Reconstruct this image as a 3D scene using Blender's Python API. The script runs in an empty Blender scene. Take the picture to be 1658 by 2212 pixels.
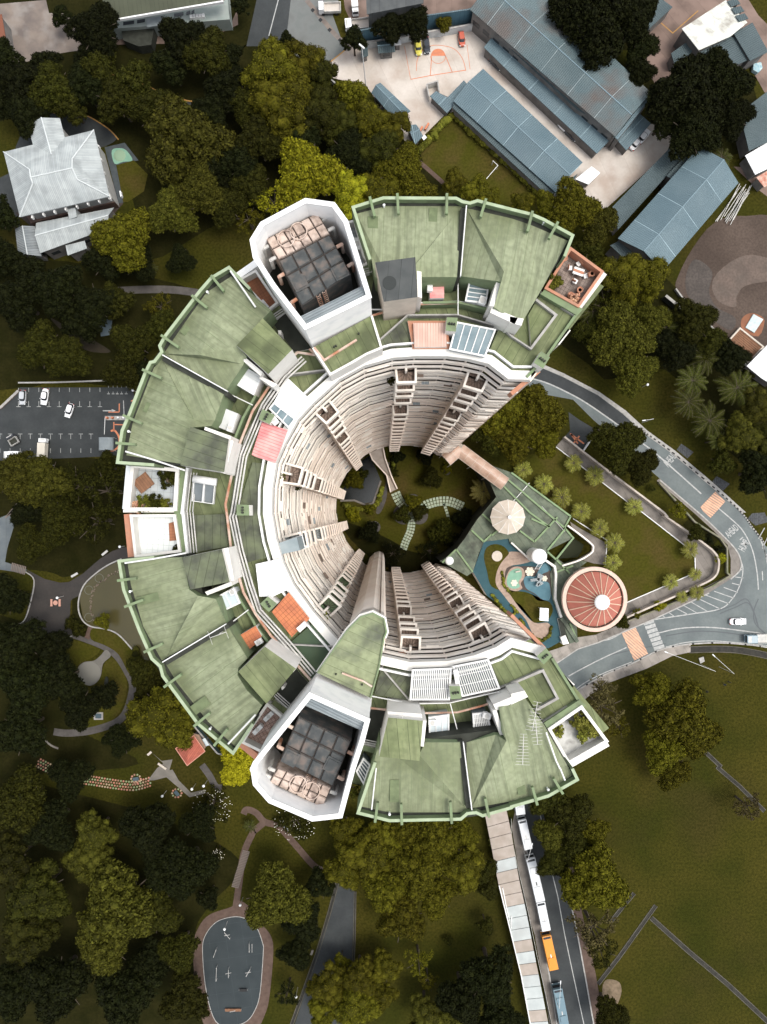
import bpy, bmesh, math, random
from mathutils import Vector, Matrix
import numpy as np
R = math.radians
random.seed(7); rng = np.random.default_rng(7)
C = bpy.context.scene.collection
S = bpy.context.scene
# ---------------------------------------------------------------- camera, sky, sun, exposure
CAMZ = 180.0
cam = bpy.data.objects.new('camera', bpy.data.cameras.new('camera')); C.objects.link(cam)
cam.location = (0, 0, CAMZ); cam.rotation_euler = (0, 0, 0)
cam.data.sensor_fit = 'VERTICAL'; cam.data.sensor_height = 36; cam.data.lens = 24
cam.data.clip_start = 1; cam.data.clip_end = 6000
S.camera = cam
SUN_EL, SUN_AZ = 68, 92          # azimuth clockwise from north (+Y): light falls from the lower right
w = bpy.data.worlds.new('World'); S.world = w; w.use_nodes = True
nt = w.node_tree; bg = nt.nodes['Background']
sky = nt.nodes.new('ShaderNodeTexSky'); sky.sky_type = 'NISHITA'; sky.sun_disc = False
sky.sun_elevation = R(SUN_EL); sky.sun_rotation = R(SUN_AZ)
sky.air_density = 1.0; sky.dust_density = 3.0; sky.ozone_density = 1.0
hsw = nt.nodes.new('ShaderNodeHueSaturation'); hsw.inputs['Saturation'].default_value = 0.28      # milky overcast
nt.links.new(sky.outputs[0], hsw.inputs['Color']); nt.links.new(hsw.outputs[0], bg.inputs[0]); bg.inputs[1].default_value = 0.15
sl = bpy.data.lights.new('sun', 'SUN'); sl.energy = 0.95; sl.angle = R(25); sl.color = (1.0, 0.93, 0.82)
sun = bpy.data.objects.new('sun', sl); C.objects.link(sun)
d = Vector((math.sin(R(SUN_AZ))*math.cos(R(SUN_EL)), math.cos(R(SUN_AZ))*math.cos(R(SUN_EL)), math.sin(R(SUN_EL))))
sun.rotation_euler = d.to_track_quat('Z', 'Y').to_euler(); sun.location = (60, -60, 260)
S.view_settings.view_transform = 'Standard'; S.view_settings.look = 'None'
S.view_settings.exposure = 1.03; S.view_settings.gamma = 1.0
S.render.engine = 'CYCLES'; S.cycles.max_bounces = 6; S.cycles.diffuse_bounces = 3
S.cycles.use_denoising = True
# ---------------------------------------------------------------- survey grid -> metres
F = 1474.7
OX = {0: 0.0, 1: 552.67, 2: 1105.33}; OY = {0: 0.0, 1: 553.5, 2: 1107.0, 3: 1658.9}
TL = {c: (i % 3, i//3) for i, c in enumerate('abcdefghijkl')}
def V(x, y, h=0.0):                     # plan sheet (1658 wide) to world metres at height h
    k = (CAMZ-h)/F
    return Vector(((x-829)*k, -(y-1106)*k, h))
def T(t, x, y, h=0.0):                  # sheet tile at three times the scale
    i, j = TL[t]
    return V(OX[i]+x/3, OY[j]+y/3, h)
def P(s, h=0.0):                        # 'b 10,20 30,40 c 1,2' -> list of points
    out = []; t = None
    for w_ in s.split():
        if ',' in w_:
            x, y = w_.split(','); x = float(x); y = float(y)
            out.append(V(x, y, h) if t == 'v' else T(t, x, y, h))
        else: t = w_
    return out
def smooth(pts, n=6, closed=False):
    m = len(pts); out = []
    rngi = range(m) if closed else range(m-1)
    for i in rngi:
        p0 = pts[(i-1) % m] if (closed or i > 0) else pts[i]
        p1 = pts[i]; p2 = pts[(i+1) % m]
        p3 = pts[(i+2) % m] if (closed or i+2 < m) else p2
        for k in range(n):
            t = k/n
            out.append(0.5*((2*p1)+(p2-p0)*t+(2*p0-5*p1+4*p2-p3)*t*t+(3*p1-p0-3*p2+p3)*t**3))
    if not closed: out.append(pts[-1])
    return out
# ---------------------------------------------------------------- materials
MATS = {}
def mat(name, col, col2=None, scale=0.5, rough=0.8, spec=0.3, seam=None, grid=None, seamcol=None, stain=None,
        stain_scale=0.15, stain_amt=0.5, bump=0.0, corr=None, metallic=0.0, island=0.0, speck=0.0, emit=None, alpha=None, trans=0.0, streak=0.0):
    if name in MATS: return MATS[name]
    m = bpy.data.materials.new(name); m.use_nodes = True; t = m.node_tree; N = t.nodes; L = t.links
    b = N['Principled BSDF']; b.inputs['Roughness'].default_value = rough
    b.inputs['Specular IOR Level'].default_value = spec; b.inputs['Metallic'].default_value = metallic
    tc = N.new('ShaderNodeTexCoord'); uv = tc.outputs['UV']; geo = N.new('ShaderNodeNewGeometry'); pos = geo.outputs['Position']
    def rgb(c):
        n = N.new('ShaderNodeRGB'); n.outputs[0].default_value = (*c, 1); return n.outputs[0]
    def noise(sc, det=4, src=None):
        n = N.new('ShaderNodeTexNoise'); n.inputs['Scale'].default_value = sc; n.inputs['Detail'].default_value = det
        L.new(src or pos, n.inputs['Vector']); return n.outputs['Fac']
    def ramp(f, a, b_):
        r = N.new('ShaderNodeMapRange'); r.inputs[1].default_value = a; r.inputs[2].default_value = b_; r.clamp = True
        L.new(f, r.inputs[0]); return r.outputs[0]
    def mix(f, a, b_, typ='MIX'):
        n = N.new('ShaderNodeMix'); n.data_type = 'RGBA'; n.blend_type = typ
        if isinstance(f, float): n.inputs[0].default_value = f
        else: L.new(f, n.inputs[0])
        L.new(a, n.inputs[6]); L.new(b_, n.inputs[7]); return n.outputs[2]
    def mth(op, a, b_=None, c_=None):
        n = N.new('ShaderNodeMath'); n.operation = op
        for i, x in enumerate((a, b_, c_)):
            if x is None: continue
            if isinstance(x, (int, float)): n.inputs[i].default_value = x
            else: L.new(x, n.inputs[i])
        return n.outputs[0]
    base = rgb(col)
    if col2: base = mix(ramp(noise(scale), 0.35, 0.65), base, rgb(col2))
    if stain:
        base = mix(mth('MULTIPLY', ramp(noise(stain_scale, 7), 0.48, 0.68), stain_amt), base, rgb(stain))
    if speck:
        base = mix(mth('MULTIPLY', ramp(noise(1.7, 8), 0.38, 0.66), speck), base, rgb(tuple(c*0.45 for c in col)))
    if streak:                                  # stains drawn out along the laid strips
        mp = N.new('ShaderNodeMapping'); mp.inputs['Scale'].default_value = (1.9, 0.16, 1); L.new(uv, mp.inputs[0])
        base = mix(mth('MULTIPLY', ramp(noise(1.0, 5, mp.outputs[0]), 0.45, 0.72), streak), base, rgb(tuple(c*0.5 for c in col)))
    if seam or grid:
        sx = N.new('ShaderNodeSeparateXYZ'); L.new(uv, sx.inputs[0])
        def line(o, per, wd):
            f = mth('FRACT', mth('DIVIDE', mth('ADD', o, 500.0), per))
            return mth('LESS_THAN', mth('ABSOLUTE', mth('SUBTRACT', f, 0.5)), wd/per/2)
        if seam: fac = line(sx.outputs[0], seam[0], seam[1])
        else: fac = mth('MAXIMUM', line(sx.outputs[0], grid[0], grid[2]), line(sx.outputs[1], grid[1], grid[2]))
        fac = mth('MULTIPLY', fac, ramp(noise(0.35), 0.2, 0.6))
        base = mix(fac, base, rgb(seamcol or tuple(c*0.35 for c in col)))
        if seam:        # each laid strip weathers a little differently
            fl = mth('FLOOR', mth('DIVIDE', mth('ADD', mth('ADD', sx.outputs[0], 500.0), seam[0]/2), seam[0]))
            wn = N.new('ShaderNodeTexWhiteNoise'); wn.noise_dimensions = '1D'; L.new(fl, wn.inputs['W'])
            hs = N.new('ShaderNodeHueSaturation'); L.new(base, hs.inputs['Color'])
            L.new(mth('ADD', mth('MULTIPLY', wn.outputs[0], 0.16), 0.92), hs.inputs['Value']); base = hs.outputs[0]
    if island:
        hs = N.new('ShaderNodeHueSaturation'); L.new(base, hs.inputs['Color'])
        L.new(mth('ADD', mth('MULTIPLY', geo.outputs['Random Per Island'], island), 1-island/2), hs.inputs['Value']); base = hs.outputs[0]
        oi = N.new('ShaderNodeObjectInfo'); hs2 = N.new('ShaderNodeHueSaturation'); L.new(base, hs2.inputs['Color'])
        L.new(mth('ADD', mth('MULTIPLY', oi.outputs['Random'], 0.5), 0.75), hs2.inputs['Value'])
        L.new(mth('ADD', mth('MULTIPLY', oi.outputs['Random'], 0.016), 0.496), hs2.inputs['Hue']); base = hs2.outputs[0]
    L.new(base, b.inputs['Base Color'])
    hgt = None
    if corr:
        sx = N.new('ShaderNodeSeparateXYZ'); L.new(uv, sx.inputs[0])
        hgt = mth('SINE', mth('MULTIPLY', sx.outputs[0], 2*math.pi/corr))
        bm = N.new('ShaderNodeBump'); bm.inputs['Strength'].default_value = 0.5; bm.inputs['Distance'].default_value = corr*0.18
        L.new(hgt, bm.inputs['Height']); L.new(bm.outputs[0], b.inputs['Normal'])
    elif bump:
        bm = N.new('ShaderNodeBump'); bm.inputs['Strength'].default_value = bump; bm.inputs['Distance'].default_value = 0.1
        L.new(noise(3.0, 6), bm.inputs['Height']); L.new(bm.outputs[0], b.inputs['Normal'])
    if trans: b.inputs['Transmission Weight'].default_value = trans
    if alpha: b.inputs['Alpha'].default_value = alpha
    MATS[name] = m; return m
GREEN = (0.215, 0.243, 0.145)
m_roof = mat('green_felt_roof', GREEN, (0.255, 0.284, 0.178), 0.25, seam=(1.15, 0.05), seamcol=(0.12, 0.15, 0.08), stain=(0.105, 0.125, 0.058), stain_scale=0.13, stain_amt=0.75, speck=0.4, bump=0.25, streak=0.75)
m_deck = mat('mossy_green_deck', (0.155, 0.185, 0.085), (0.20, 0.225, 0.115), 0.4, seam=(1.1, 0.06), stain=(0.035, 0.042, 0.022), stain_scale=0.3, stain_amt=0.7, speck=0.3, streak=0.6)
m_greenp = mat('green_painted_concrete', (0.1530, 0.2068, 0.1080), (0.1890, 0.2376, 0.1350), 0.8, stain=(0.06, 0.075, 0.04), stain_scale=0.8)
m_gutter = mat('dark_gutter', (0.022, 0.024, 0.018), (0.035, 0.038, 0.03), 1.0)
m_black = mat('black_bitumen', (0.05, 0.055, 0.055), (0.075, 0.08, 0.078), 0.6, stain=(0.03, 0.03, 0.03), seam=(1.3, 0.05))
m_mossbox = mat('blackened_green_felt', (0.13, 0.15, 0.085), (0.07, 0.075, 0.06), 0.35, seam=(0.9, 0.08), stain=(0.035, 0.036, 0.03), stain_scale=0.35, stain_amt=0.9, speck=0.3)
m_white = mat('white_painted_wall', (0.6880, 0.6715, 0.6308), (0.6364, 0.6205, 0.5810), 0.3, stain=(0.5, 0.48, 0.44), stain_scale=0.5, stain_amt=0.35)
m_tank = mat('white_tank_tower_wall', (0.86, 0.85, 0.83), (0.82, 0.82, 0.80), 0.5, stain=(0.5, 0.53, 0.55), stain_scale=0.7, stain_amt=0.3)
m_fac = mat('cream_facade', (0.84, 0.73, 0.64), (0.76, 0.65, 0.56), 0.4, stain=(0.50, 0.38, 0.29), stain_scale=0.22, stain_amt=0.45)
m_fac2 = mat('pale_facade', (0.8170, 0.7614, 0.6900), (0.7600, 0.6956, 0.6164), 0.5, stain=(0.55, 0.46, 0.38), stain_scale=0.25, stain_amt=0.35)
m_tan = mat('tan_inner_wall', (0.20, 0.15, 0.12), (0.13, 0.10, 0.08), 0.4)
m_win = mat('dark_window_glass', (0.03, 0.035, 0.04), rough=0.25, spec=0.5)
m_salmon = mat('salmon_parapet', (0.3900, 0.1725, 0.1050), (0.4500, 0.2325, 0.1500), 1.0, stain=(0.2, 0.1, 0.07), stain_scale=1.0)
m_pink = mat('pink_metal_roof', (0.58, 0.20, 0.20), (0.68, 0.30, 0.28), 0.6, seam=(0.35, 0.05), stain=(0.66, 0.42, 0.38), stain_scale=0.6)
m_peach = mat('peach_sheet_roof', (0.50, 0.33, 0.27), (0.58, 0.40, 0.33), 0.6, seam=(0.3, 0.05))
m_orange = mat('orange_clay_tiles', (0.5100, 0.1805, 0.0800), (0.4250, 0.1425, 0.0700), 1.2, grid=(0.4, 0.5, 0.05), stain=(0.3, 0.1, 0.06), stain_scale=0.8)
m_terra = mat('terracotta_floor', (0.36, 0.15, 0.08), (0.26, 0.11, 0.06), 0.8, grid=(0.35, 0.35, 0.03))
m_whroof = mat('white_sheet_roof', (0.6336, 0.6512, 0.6600), (0.7040, 0.7128, 0.7128), 0.5, seam=(0.5, 0.03))
m_grey = mat('grey_sheet_metal', (0.20, 0.23, 0.24), (0.26, 0.29, 0.30), 0.5, corr=0.35, rough=0.5)
m_glass = mat('blue_skylight_glass', (0.0800, 0.1330, 0.1550), (0.1760, 0.2310, 0.2480), 0.5, rough=0.2, spec=0.6)
m_frost = mat('pale_skylight', (0.45, 0.52, 0.55), (0.60, 0.66, 0.68), 0.8, rough=0.4)
m_wmetal = mat('white_metal', (0.6708, 0.6715, 0.6557), rough=0.5)
m_pipe = mat('grey_pipe', (0.38, 0.38, 0.36), (0.55, 0.53, 0.50), 0.8, rough=0.5)
m_rust = mat('rusty_pipe', (0.36, 0.16, 0.09), (0.55, 0.45, 0.38), 0.6)
m_tile = mat('pale_grid_tiles', (0.4000, 0.4400, 0.4560), (0.4800, 0.5120, 0.5200), 0.6, grid=(0.75, 0.75, 0.06), seamcol=(0.22, 0.23, 0.23), stain=(0.3, 0.31, 0.3), stain_scale=0.6)
m_tile2 = mat('white_grid_tiles', (0.6480, 0.6750, 0.6660), (0.5940, 0.6210, 0.6120), 0.5, grid=(0.62, 0.62, 0.04), seamcol=(0.38, 0.42, 0.40))
m_brtile = mat('brown_patterned_tiles', (0.30, 0.19, 0.15), (0.45, 0.33, 0.28), 3.0, grid=(0.4, 0.4, 0.05))
m_mossfl = mat('stained_terrace_floor', (0.15, 0.11, 0.09), (0.28, 0.23, 0.20), 0.8, grid=(0.4, 0.4, 0.04), stain=(0.05, 0.04, 0.035), stain_scale=0.6, stain_amt=0.8)
m_wornfl = mat('worn_grey_terrace_floor', (0.50, 0.50, 0.48), (0.36, 0.36, 0.34), 0.9, stain=(0.16, 0.15, 0.14), stain_scale=1.0, stain_amt=0.7)
m_tankd = mat('bitumen_coated_panels', (0.045, 0.05, 0.052), (0.085, 0.09, 0.088), 0.9, rough=0.7, stain=(0.20, 0.135, 0.105), stain_scale=0.9, stain_amt=0.45)
m_tankl = mat('bare_concrete_panels', (0.46, 0.36, 0.30), (0.56, 0.46, 0.40), 1.0, stain=(0.12, 0.085, 0.07), stain_scale=0.9, stain_amt=0.75)
m_asph = mat('asphalt', (0.1092, 0.1283, 0.1288), (0.1377, 0.1568, 0.1546), 0.25, stain=(0.085, 0.095, 0.1), stain_scale=0.12, speck=0.15, bump=0.1)
m_asphd = mat('fresh_asphalt', (0.030, 0.034, 0.036), (0.040, 0.044, 0.046), 0.4, speck=0.2)
m_asphm = mat('worn_dark_asphalt', (0.0287, 0.0331, 0.0344), (0.0415, 0.0459, 0.0472), 0.25, stain=(0.03, 0.033, 0.035), stain_scale=0.3, speck=0.2)
m_paint = mat('white_road_paint', (0.40, 0.40, 0.385), (0.27, 0.28, 0.275), 1.5)
m_ypaint = mat('yellow_road_paint', (0.40, 0.22, 0.06), (0.30, 0.16, 0.05), 1.5)
m_opaint = mat('orange_road_paint', (0.55, 0.20, 0.10), (0.44, 0.17, 0.10), 1.5)
m_hump = mat('orange_hatched_paint', (0.60, 0.36, 0.24), (0.54, 0.31, 0.20), 1.0, seam=(0.62, 0.24), seamcol=(0.24, 0.18, 0.15))
m_pave = mat('concrete_pavement', (0.23, 0.21, 0.185), (0.30, 0.27, 0.24), 0.4, seam=(2.4, 0.05), stain=(0.11, 0.1, 0.085), stain_scale=0.35, stain_amt=0.7)
m_kerb = mat('kerb_concrete', (0.36, 0.35, 0.33), (0.26, 0.25, 0.235), 1.2)
m_kerbd = mat('black_kerb_paint', (0.03, 0.03, 0.03))
m_path = mat('park_path_paving', (0.0600, 0.0544, 0.0496), (0.0880, 0.0800, 0.0736), 0.5, speck=0.2)
m_plaza = mat('plaza_asphalt', (0.0315, 0.0285, 0.0263), (0.0435, 0.0375, 0.0338), 0.3, speck=0.2)
m_brpath = mat('brown_brick_path', (0.0760, 0.0480, 0.0360), (0.1040, 0.0680, 0.0520), 0.8, speck=0.2)
m_court = mat('grey_rubber_court', (0.0224, 0.0301, 0.0330), (0.0292, 0.0372, 0.0402), 0.25, grid=(4.5, 4.5, 0.06), seamcol=(0.045, 0.055, 0.06))
m_grass = mat('lawn_grass', (0.0267, 0.0290, 0.0038), (0.0478, 0.0414, 0.0067), 0.055, rough=0.95, spec=0.05, stain=(0.045, 0.033, 0.010), stain_scale=0.045, stain_amt=0.5, speck=0.6, bump=0.5)
m_grass2 = mat('mown_grass', (0.0478, 0.0479, 0.0061), (0.0585, 0.0518, 0.0092), 0.2, rough=0.95, spec=0.05, stain=(0.085, 0.052, 0.022), stain_scale=0.12, stain_amt=0.5, speck=0.5, bump=0.3)
m_wood = mat('darkened_undergrowth', (0.0120, 0.0125, 0.0028), (0.020, 0.0185, 0.0050), 0.25, rough=1.0, spec=0.05, speck=0.5)  # woodland floor with the darkening toward the frame corners in its colour
m_olive = mat('dry_olive_bed', (0.0461, 0.0371, 0.0128), (0.0544, 0.0435, 0.0166), 0.15, rough=0.95, spec=0.05, speck=0.3)
m_conc = mat('school_concrete', (0.4278, 0.3813, 0.3348), (0.5208, 0.4743, 0.4278), 0.15, seam=(6.0, 0.05), seamcol=(0.30, 0.26, 0.23), stain=(0.28, 0.20, 0.15), stain_scale=0.11, stain_amt=0.55, speck=0.1)
m_yard = mat('weathered_yard_concrete', (0.19, 0.155, 0.13), (0.12, 0.10, 0.09), 0.25, stain=(0.26, 0.24, 0.22), stain_scale=0.2, stain_amt=0.6)
m_brconc = mat('brown_yard_concrete', (0.20, 0.14, 0.115), (0.15, 0.105, 0.085), 0.2, seam=(4.0, 0.05), stain=(0.08, 0.055, 0.045), stain_scale=0.2)
m_dirt = mat('bare_earth', (0.066, 0.050, 0.041), (0.095, 0.072, 0.059), 0.1, rough=1.0, spec=0.05, stain=(0.06, 0.045, 0.038), stain_scale=0.09, stain_amt=0.7, speck=0.35, bump=0.6)
m_blue = mat('blue_sheet_roof', (0.0862, 0.1314, 0.1528), (0.1068, 0.1539, 0.1740), 0.15, corr=0.5, rough=0.55, seam=(9.0, 0.12), seamcol=(0.30, 0.40, 0.44), spec=0.3)
m_bluep = mat('patched_blue_sheet_roof', (0.0743, 0.1079, 0.1166), (0.0950, 0.1287, 0.1354), 0.15, corr=0.5, rough=0.55, seam=(9.0, 0.12), seamcol=(0.28, 0.33, 0.34), stain=(0.095, 0.080, 0.072), stain_scale=0.11, stain_amt=0.95)
m_blued = mat('dull_blue_sheet_roof', (0.0482, 0.0711, 0.0775), (0.0603, 0.0854, 0.0918), 0.2, corr=0.5, rough=0.6)
m_temple = mat('pale_grey_tile_roof', (0.3060, 0.3315, 0.3315), (0.3740, 0.3995, 0.3952), 0.3, seam=(0.42, 0.14), seamcol=(0.24, 0.265, 0.27), stain=(0.17, 0.18, 0.18), stain_scale=0.35, stain_amt=0.5)
m_red = mat('red_clay_roof', (0.40, 0.115, 0.075), (0.33, 0.095, 0.065), 0.8, seam=(0.45, 0.06), stain=(0.22, 0.07, 0.05), stain_scale=0.5)
m_beige = mat('beige_canvas', (0.52, 0.46, 0.39), (0.44, 0.39, 0.33), 0.8)
m_cream = mat('cream_rib', (0.62, 0.45, 0.33))
m_water = mat('pond_water', (0.010, 0.013, 0.013), rough=0.12, spec=0.5, bump=0.15)
m_rubblue = mat('blue_play_surface', (0.0638, 0.1400, 0.1750), (0.0825, 0.1680, 0.2030), 0.8)
m_track = mat('dark_teal_channel', (0.0210, 0.0638, 0.0792), (0.0285, 0.0750, 0.0900), 0.6)
m_rubgreen = mat('green_play_surface', (0.16, 0.30, 0.22), (0.19, 0.34, 0.25), 0.8)
m_rubbrown = mat('dark_brown_play_surface', (0.060, 0.045, 0.038))
m_sand = mat('sandy_pebble_path', (0.30, 0.22, 0.17), (0.36, 0.27, 0.215), 1.5, speck=0.3)
m_stone = mat('pale_green_stepping_stone', (0.42, 0.47, 0.36), (0.32, 0.40, 0.30), 0.8, speck=0.2)
m_pave2 = mat('stained_paving', (0.15, 0.135, 0.12), (0.24, 0.215, 0.19), 0.3, stain=(0.07, 0.063, 0.055), stain_scale=0.3, stain_amt=0.8, seam=(1.6, 0.04))
m_bark = mat('bark', (0.045, 0.035, 0.025), (0.07, 0.055, 0.04), 3.0)
m_rubber = mat('tyre_rubber', (0.02, 0.02, 0.02))
m_carglass = mat('car_glass', (0.015, 0.018, 0.022), rough=0.12, spec=0.6)
m_netting = mat('dark_hoarding', (0.055, 0.060, 0.062), (0.075, 0.08, 0.08), 0.6, seam=(2.2, 0.1), seamcol=(0.03, 0.03, 0.03))
m_bluehoard = mat('blue_hoarding', (0.060, 0.125, 0.165), (0.075, 0.15, 0.19), 0.5, seam=(1.2, 0.06))
m_copper = mat('copper_tinted_canopy', (0.34, 0.22, 0.16), (0.46, 0.33, 0.26), 0.6, rough=0.35, spec=0.5)
m_lens = mat('pale_lamp_cover', (0.80, 0.82, 0.82), rough=0.4)
m_dgreen = mat('dark_glossy_green', (0.030, 0.060, 0.030), (0.045, 0.075, 0.035), 0.5, rough=0.45)
m_wooden = mat('timber', (0.22, 0.11, 0.06), (0.16, 0.08, 0.045), 2.0, seam=(0.3, 0.04))
def paint(name, c, rough=0.3): return mat(name, c, rough=rough, spec=0.5)
def leaf(name, c1, c2): return mat(name, c1, c2, 0.9, rough=0.8, spec=0.08, island=1.15)
L_olive = leaf('olive_leaves', (0.0511, 0.0483, 0.0029), (0.0691, 0.0609, 0.0047))
L_bright = leaf('yellow_green_leaves', (0.1185, 0.1165, 0.0052), (0.1580, 0.1436, 0.0073))
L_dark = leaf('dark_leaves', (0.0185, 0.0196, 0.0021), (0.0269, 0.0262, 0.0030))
L_vdark = leaf('painted_shade_leaves', (0.0062, 0.0079, 0.0014), (0.0099, 0.0111, 0.0020))  # near-black crowns: frame-corner darkening is put into the leaf colour
L_brown = leaf('sparse_brownish_leaves', (0.0490, 0.0392, 0.0154), (0.0700, 0.0574, 0.0210))
L_palm = leaf('palm_leaves', (0.14, 0.145, 0.022), (0.19, 0.185, 0.035))
L_palmd = leaf('dark_palm_leaves', (0.0284, 0.0320, 0.0053), (0.0400, 0.0435, 0.0073))
L_flower = leaf('pink_flowers', (0.55, 0.22, 0.16), (0.7, 0.45, 0.3))
L_hedge = leaf('hedge_leaves', (0.080, 0.085, 0.010), (0.11, 0.105, 0.014))
# ---------------------------------------------------------------- mesh builder
ORI = {}
class MB:
    def __init__(s): s.v = []; s.f = []; s.m = []
    def face(s, pts, m=0):
        n = len(s.v); s.v += [tuple(p) for p in pts]; s.f.append(tuple(range(n, n+len(pts)))); s.m.append(m); return s
    def prism(s, pts, z0, m=0, ms=None, z1=None):
        ms = m if ms is None else ms
        top = [Vector((p[0], p[1], p[2] if z1 is None else z1)) for p in pts]
        if sum(a.x*b.y-b.x*a.y for a, b in zip(top, top[1:]+top[:1])) < 0: top.reverse()
        n = len(top); o = len(s.v)
        s.v += [tuple(p) for p in top]+[(p.x, p.y, z0) for p in top]
        s.f.append(tuple(range(o, o+n))); s.m.append(m)
        s.f.append(tuple(range(o+2*n-1, o+n-1, -1))); s.m.append(ms)
        for i in range(n):
            j = (i+1) % n
            s.f.append((o+i, o+n+i, o+n+j, o+j)); s.m.append(ms)
        return s
    def strip(s, pts, width, z0, z1, m=0, ms=None, closed=False, flat=False, off=0.0):
        ms = m if ms is None else ms
        q = [Vector((p[0], p[1])) for p in pts]
        q = [q[0]]+[b for a, b in zip(q, q[1:]) if (b-a).length > 1e-4]
        n = len(q); Lf = []; Rt = []
        for i in range(n):
            a = q[i-1] if (i > 0 or closed) else None; c = q[(i+1) % n] if (i < n-1 or closed) else None
            d1 = (q[i]-a).normalized() if a is not None else (c-q[i]).normalized()
            d2 = (c-q[i]).normalized() if c is not None else d1
            t_ = (d1+d2); t_ = t_.normalized() if t_.length > 1e-6 else d1
            nn = Vector((-t_.y, t_.x)); k = 1/max(0.45, nn.dot(Vector((-d1.y, d1.x))))
            Lf.append(q[i]+nn*k*(off+width/2)); Rt.append(q[i]+nn*k*(off-width/2))
        for i in range(n if closed else n-1):
            j = (i+1) % n
            A, B, C_, D = Lf[i], Lf[j], Rt[j], Rt[i]
            s.face([(A.x, A.y, z1), (D.x, D.y, z1), (C_.x, C_.y, z1), (B.x, B.y, z1)], m)
            if not flat:
                s.face([(A.x, A.y, z0), (A.x, A.y, z1), (B.x, B.y, z1), (B.x, B.y, z0)], ms)
                s.face([(D.x, D.y, z1), (D.x, D.y, z0), (C_.x, C_.y, z0), (C_.x, C_.y, z1)], ms)
        if not closed and not flat:
            for i in (0, n-1):
                s.face([(Lf[i].x, Lf[i].y, z0), (Rt[i].x, Rt[i].y, z0), (Rt[i].x, Rt[i].y, z1), (Lf[i].x, Lf[i].y, z1)], ms)
        return s
    def box(s, c, sz, rz=0.0, m=0, tilt=None):
        M_ = Matrix.Translation(Vector(c)) @ Matrix.Rotation(rz, 4, 'Z')
        if tilt: M_ = M_ @ Matrix.Rotation(tilt, 4, 'Y')
        o = len(s.v); x, y, z = sz[0]/2, sz[1]/2, sz[2]/2
        for dx, dy, dz in ((-x,-y,-z),(x,-y,-z),(x,y,-z),(-x,y,-z),(-x,-y,z),(x,-y,z),(x,y,z),(-x,y,z)):
            s.v.append(tuple(M_ @ Vector((dx, dy, dz))))
        for f in ((0,3,2,1),(4,5,6,7),(0,1,5,4),(1,2,6,5),(2,3,7,6),(3,0,4,7)):
            s.f.append(tuple(o+i for i in f)); s.m.append(m)
        return s
    def tube(s, a, b, r, n=6, m=0, r2=None):
        a = Vector(a); b = Vector(b); d_ = b-a
        if d_.length < 1e-5: return s
        q = d_.to_track_quat('Z', 'Y'); r2 = r if r2 is None else r2; o = len(s.v)
        for (p, rr) in ((a, r), (b, r2)):
            for i in range(n):
                an = 2*math.pi*i/n; s.v.append(tuple(p+q @ Vector((rr*math.cos(an), rr*math.sin(an), 0))))
        for i in range(n):
            j = (i+1) % n; s.f.append((o+i, o+j, o+n+j, o+n+i)); s.m.append(m)
        s.f.append(tuple(o+n-1-i for i in range(n))); s.m.append(m); s.f.append(tuple(o+n+i for i in range(n))); s.m.append(m)
        return s
    def path(s, pts, r, n=6, m=0):
        for a, b in zip(pts, pts[1:]): s.tube(a, b, r, n, m)
        return s
    def ring(s, c, r0, r1, z0, z1, n=32, m=0, a0=0, a1=2*math.pi):
        closed = abs(a1-a0-2*math.pi) < 1e-6
        pts = [Vector((c[0]+(r0+r1)/2*math.cos(a0+(a1-a0)*i/n), c[1]+(r0+r1)/2*math.sin(a0+(a1-a0)*i/n))) for i in range(n if closed else n+1)]
        return s.strip(pts, abs(r1-r0), z0, z1, m, closed=closed)
    def cone(s, c, prof, n=24, m=0):                   # prof: (radius, z) rings, outside in
        o = len(s.v)
        for (r, z) in prof:
            for i in range(n):
                an = 2*math.pi*i/n; s.v.append((c[0]+r*math.cos(an), c[1]+r*math.sin(an), z))
        for k in range(len(prof)-1):
            for i in range(n):
                j = (i+1) % n; s.f.append((o+k*n+i, o+k*n+j, o+(k+1)*n+j, o+(k+1)*n+i)); s.m.append(m)
        s.f.append(tuple(o+(len(prof)-1)*n+i for i in range(n))); s.m.append(m)
        return s
    def build(s, name, mats, parent=None, ang=0.0, bevel=0.0, sm=False, coll=True):
        if not isinstance(mats, (list, tuple)): mats = [mats]
    
        o0 = ORI.get(parent.name, (0, 0, 0)) if parent is not None else (0, 0, 0)
        me = bpy.data.meshes.new(name)
        me.from_pydata([(x-o0[0], y-o0[1], z-o0[2]) for x, y, z in s.v], [], s.f)
        for mm in mats: me.materials.append(mm)
        me.polygons.foreach_set('material_index', s.m)
        if bevel:
            bm = bmesh.new(); bm.from_mesh(me); bmesh.ops.remove_doubles(bm, verts=bm.verts, dist=1e-4)
            bmesh.ops.bevel(bm, geom=bm.edges[:]+bm.verts[:], offset=bevel, segments=2, affect='EDGES', profile=0.6)
            bm.to_mesh(me); bm.free()
        uvl = me.uv_layers.new(name='UVMap'); ca, sa = math.cos(ang), math.sin(ang)
        uv = np.zeros((len(me.loops), 2)); vs = me.vertices
        for p in me.polygons:
            nz = abs(p.normal.z)
            if nz < 0.35:
                tx, ty = -p.normal.y, p.normal.x; l = math.hypot(tx, ty) or 1; tx /= l; ty /= l
                for li in p.loop_indices:
                    c = vs[me.loops[li].vertex_index].co; uv[li] = (c.x*tx+c.y*ty, c.z)
            else:
                for li in p.loop_indices:
                    c = vs[me.loops[li].vertex_index].co; uv[li] = (c.x*ca+c.y*sa, -c.x*sa+c.y*ca)
        uvl.data.foreach_set('uv', uv.ravel())
        if sm: me.polygons.foreach_set('use_smooth', [True]*len(me.polygons))
        o = bpy.data.objects.new(name, me); C.objects.link(o)
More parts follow.
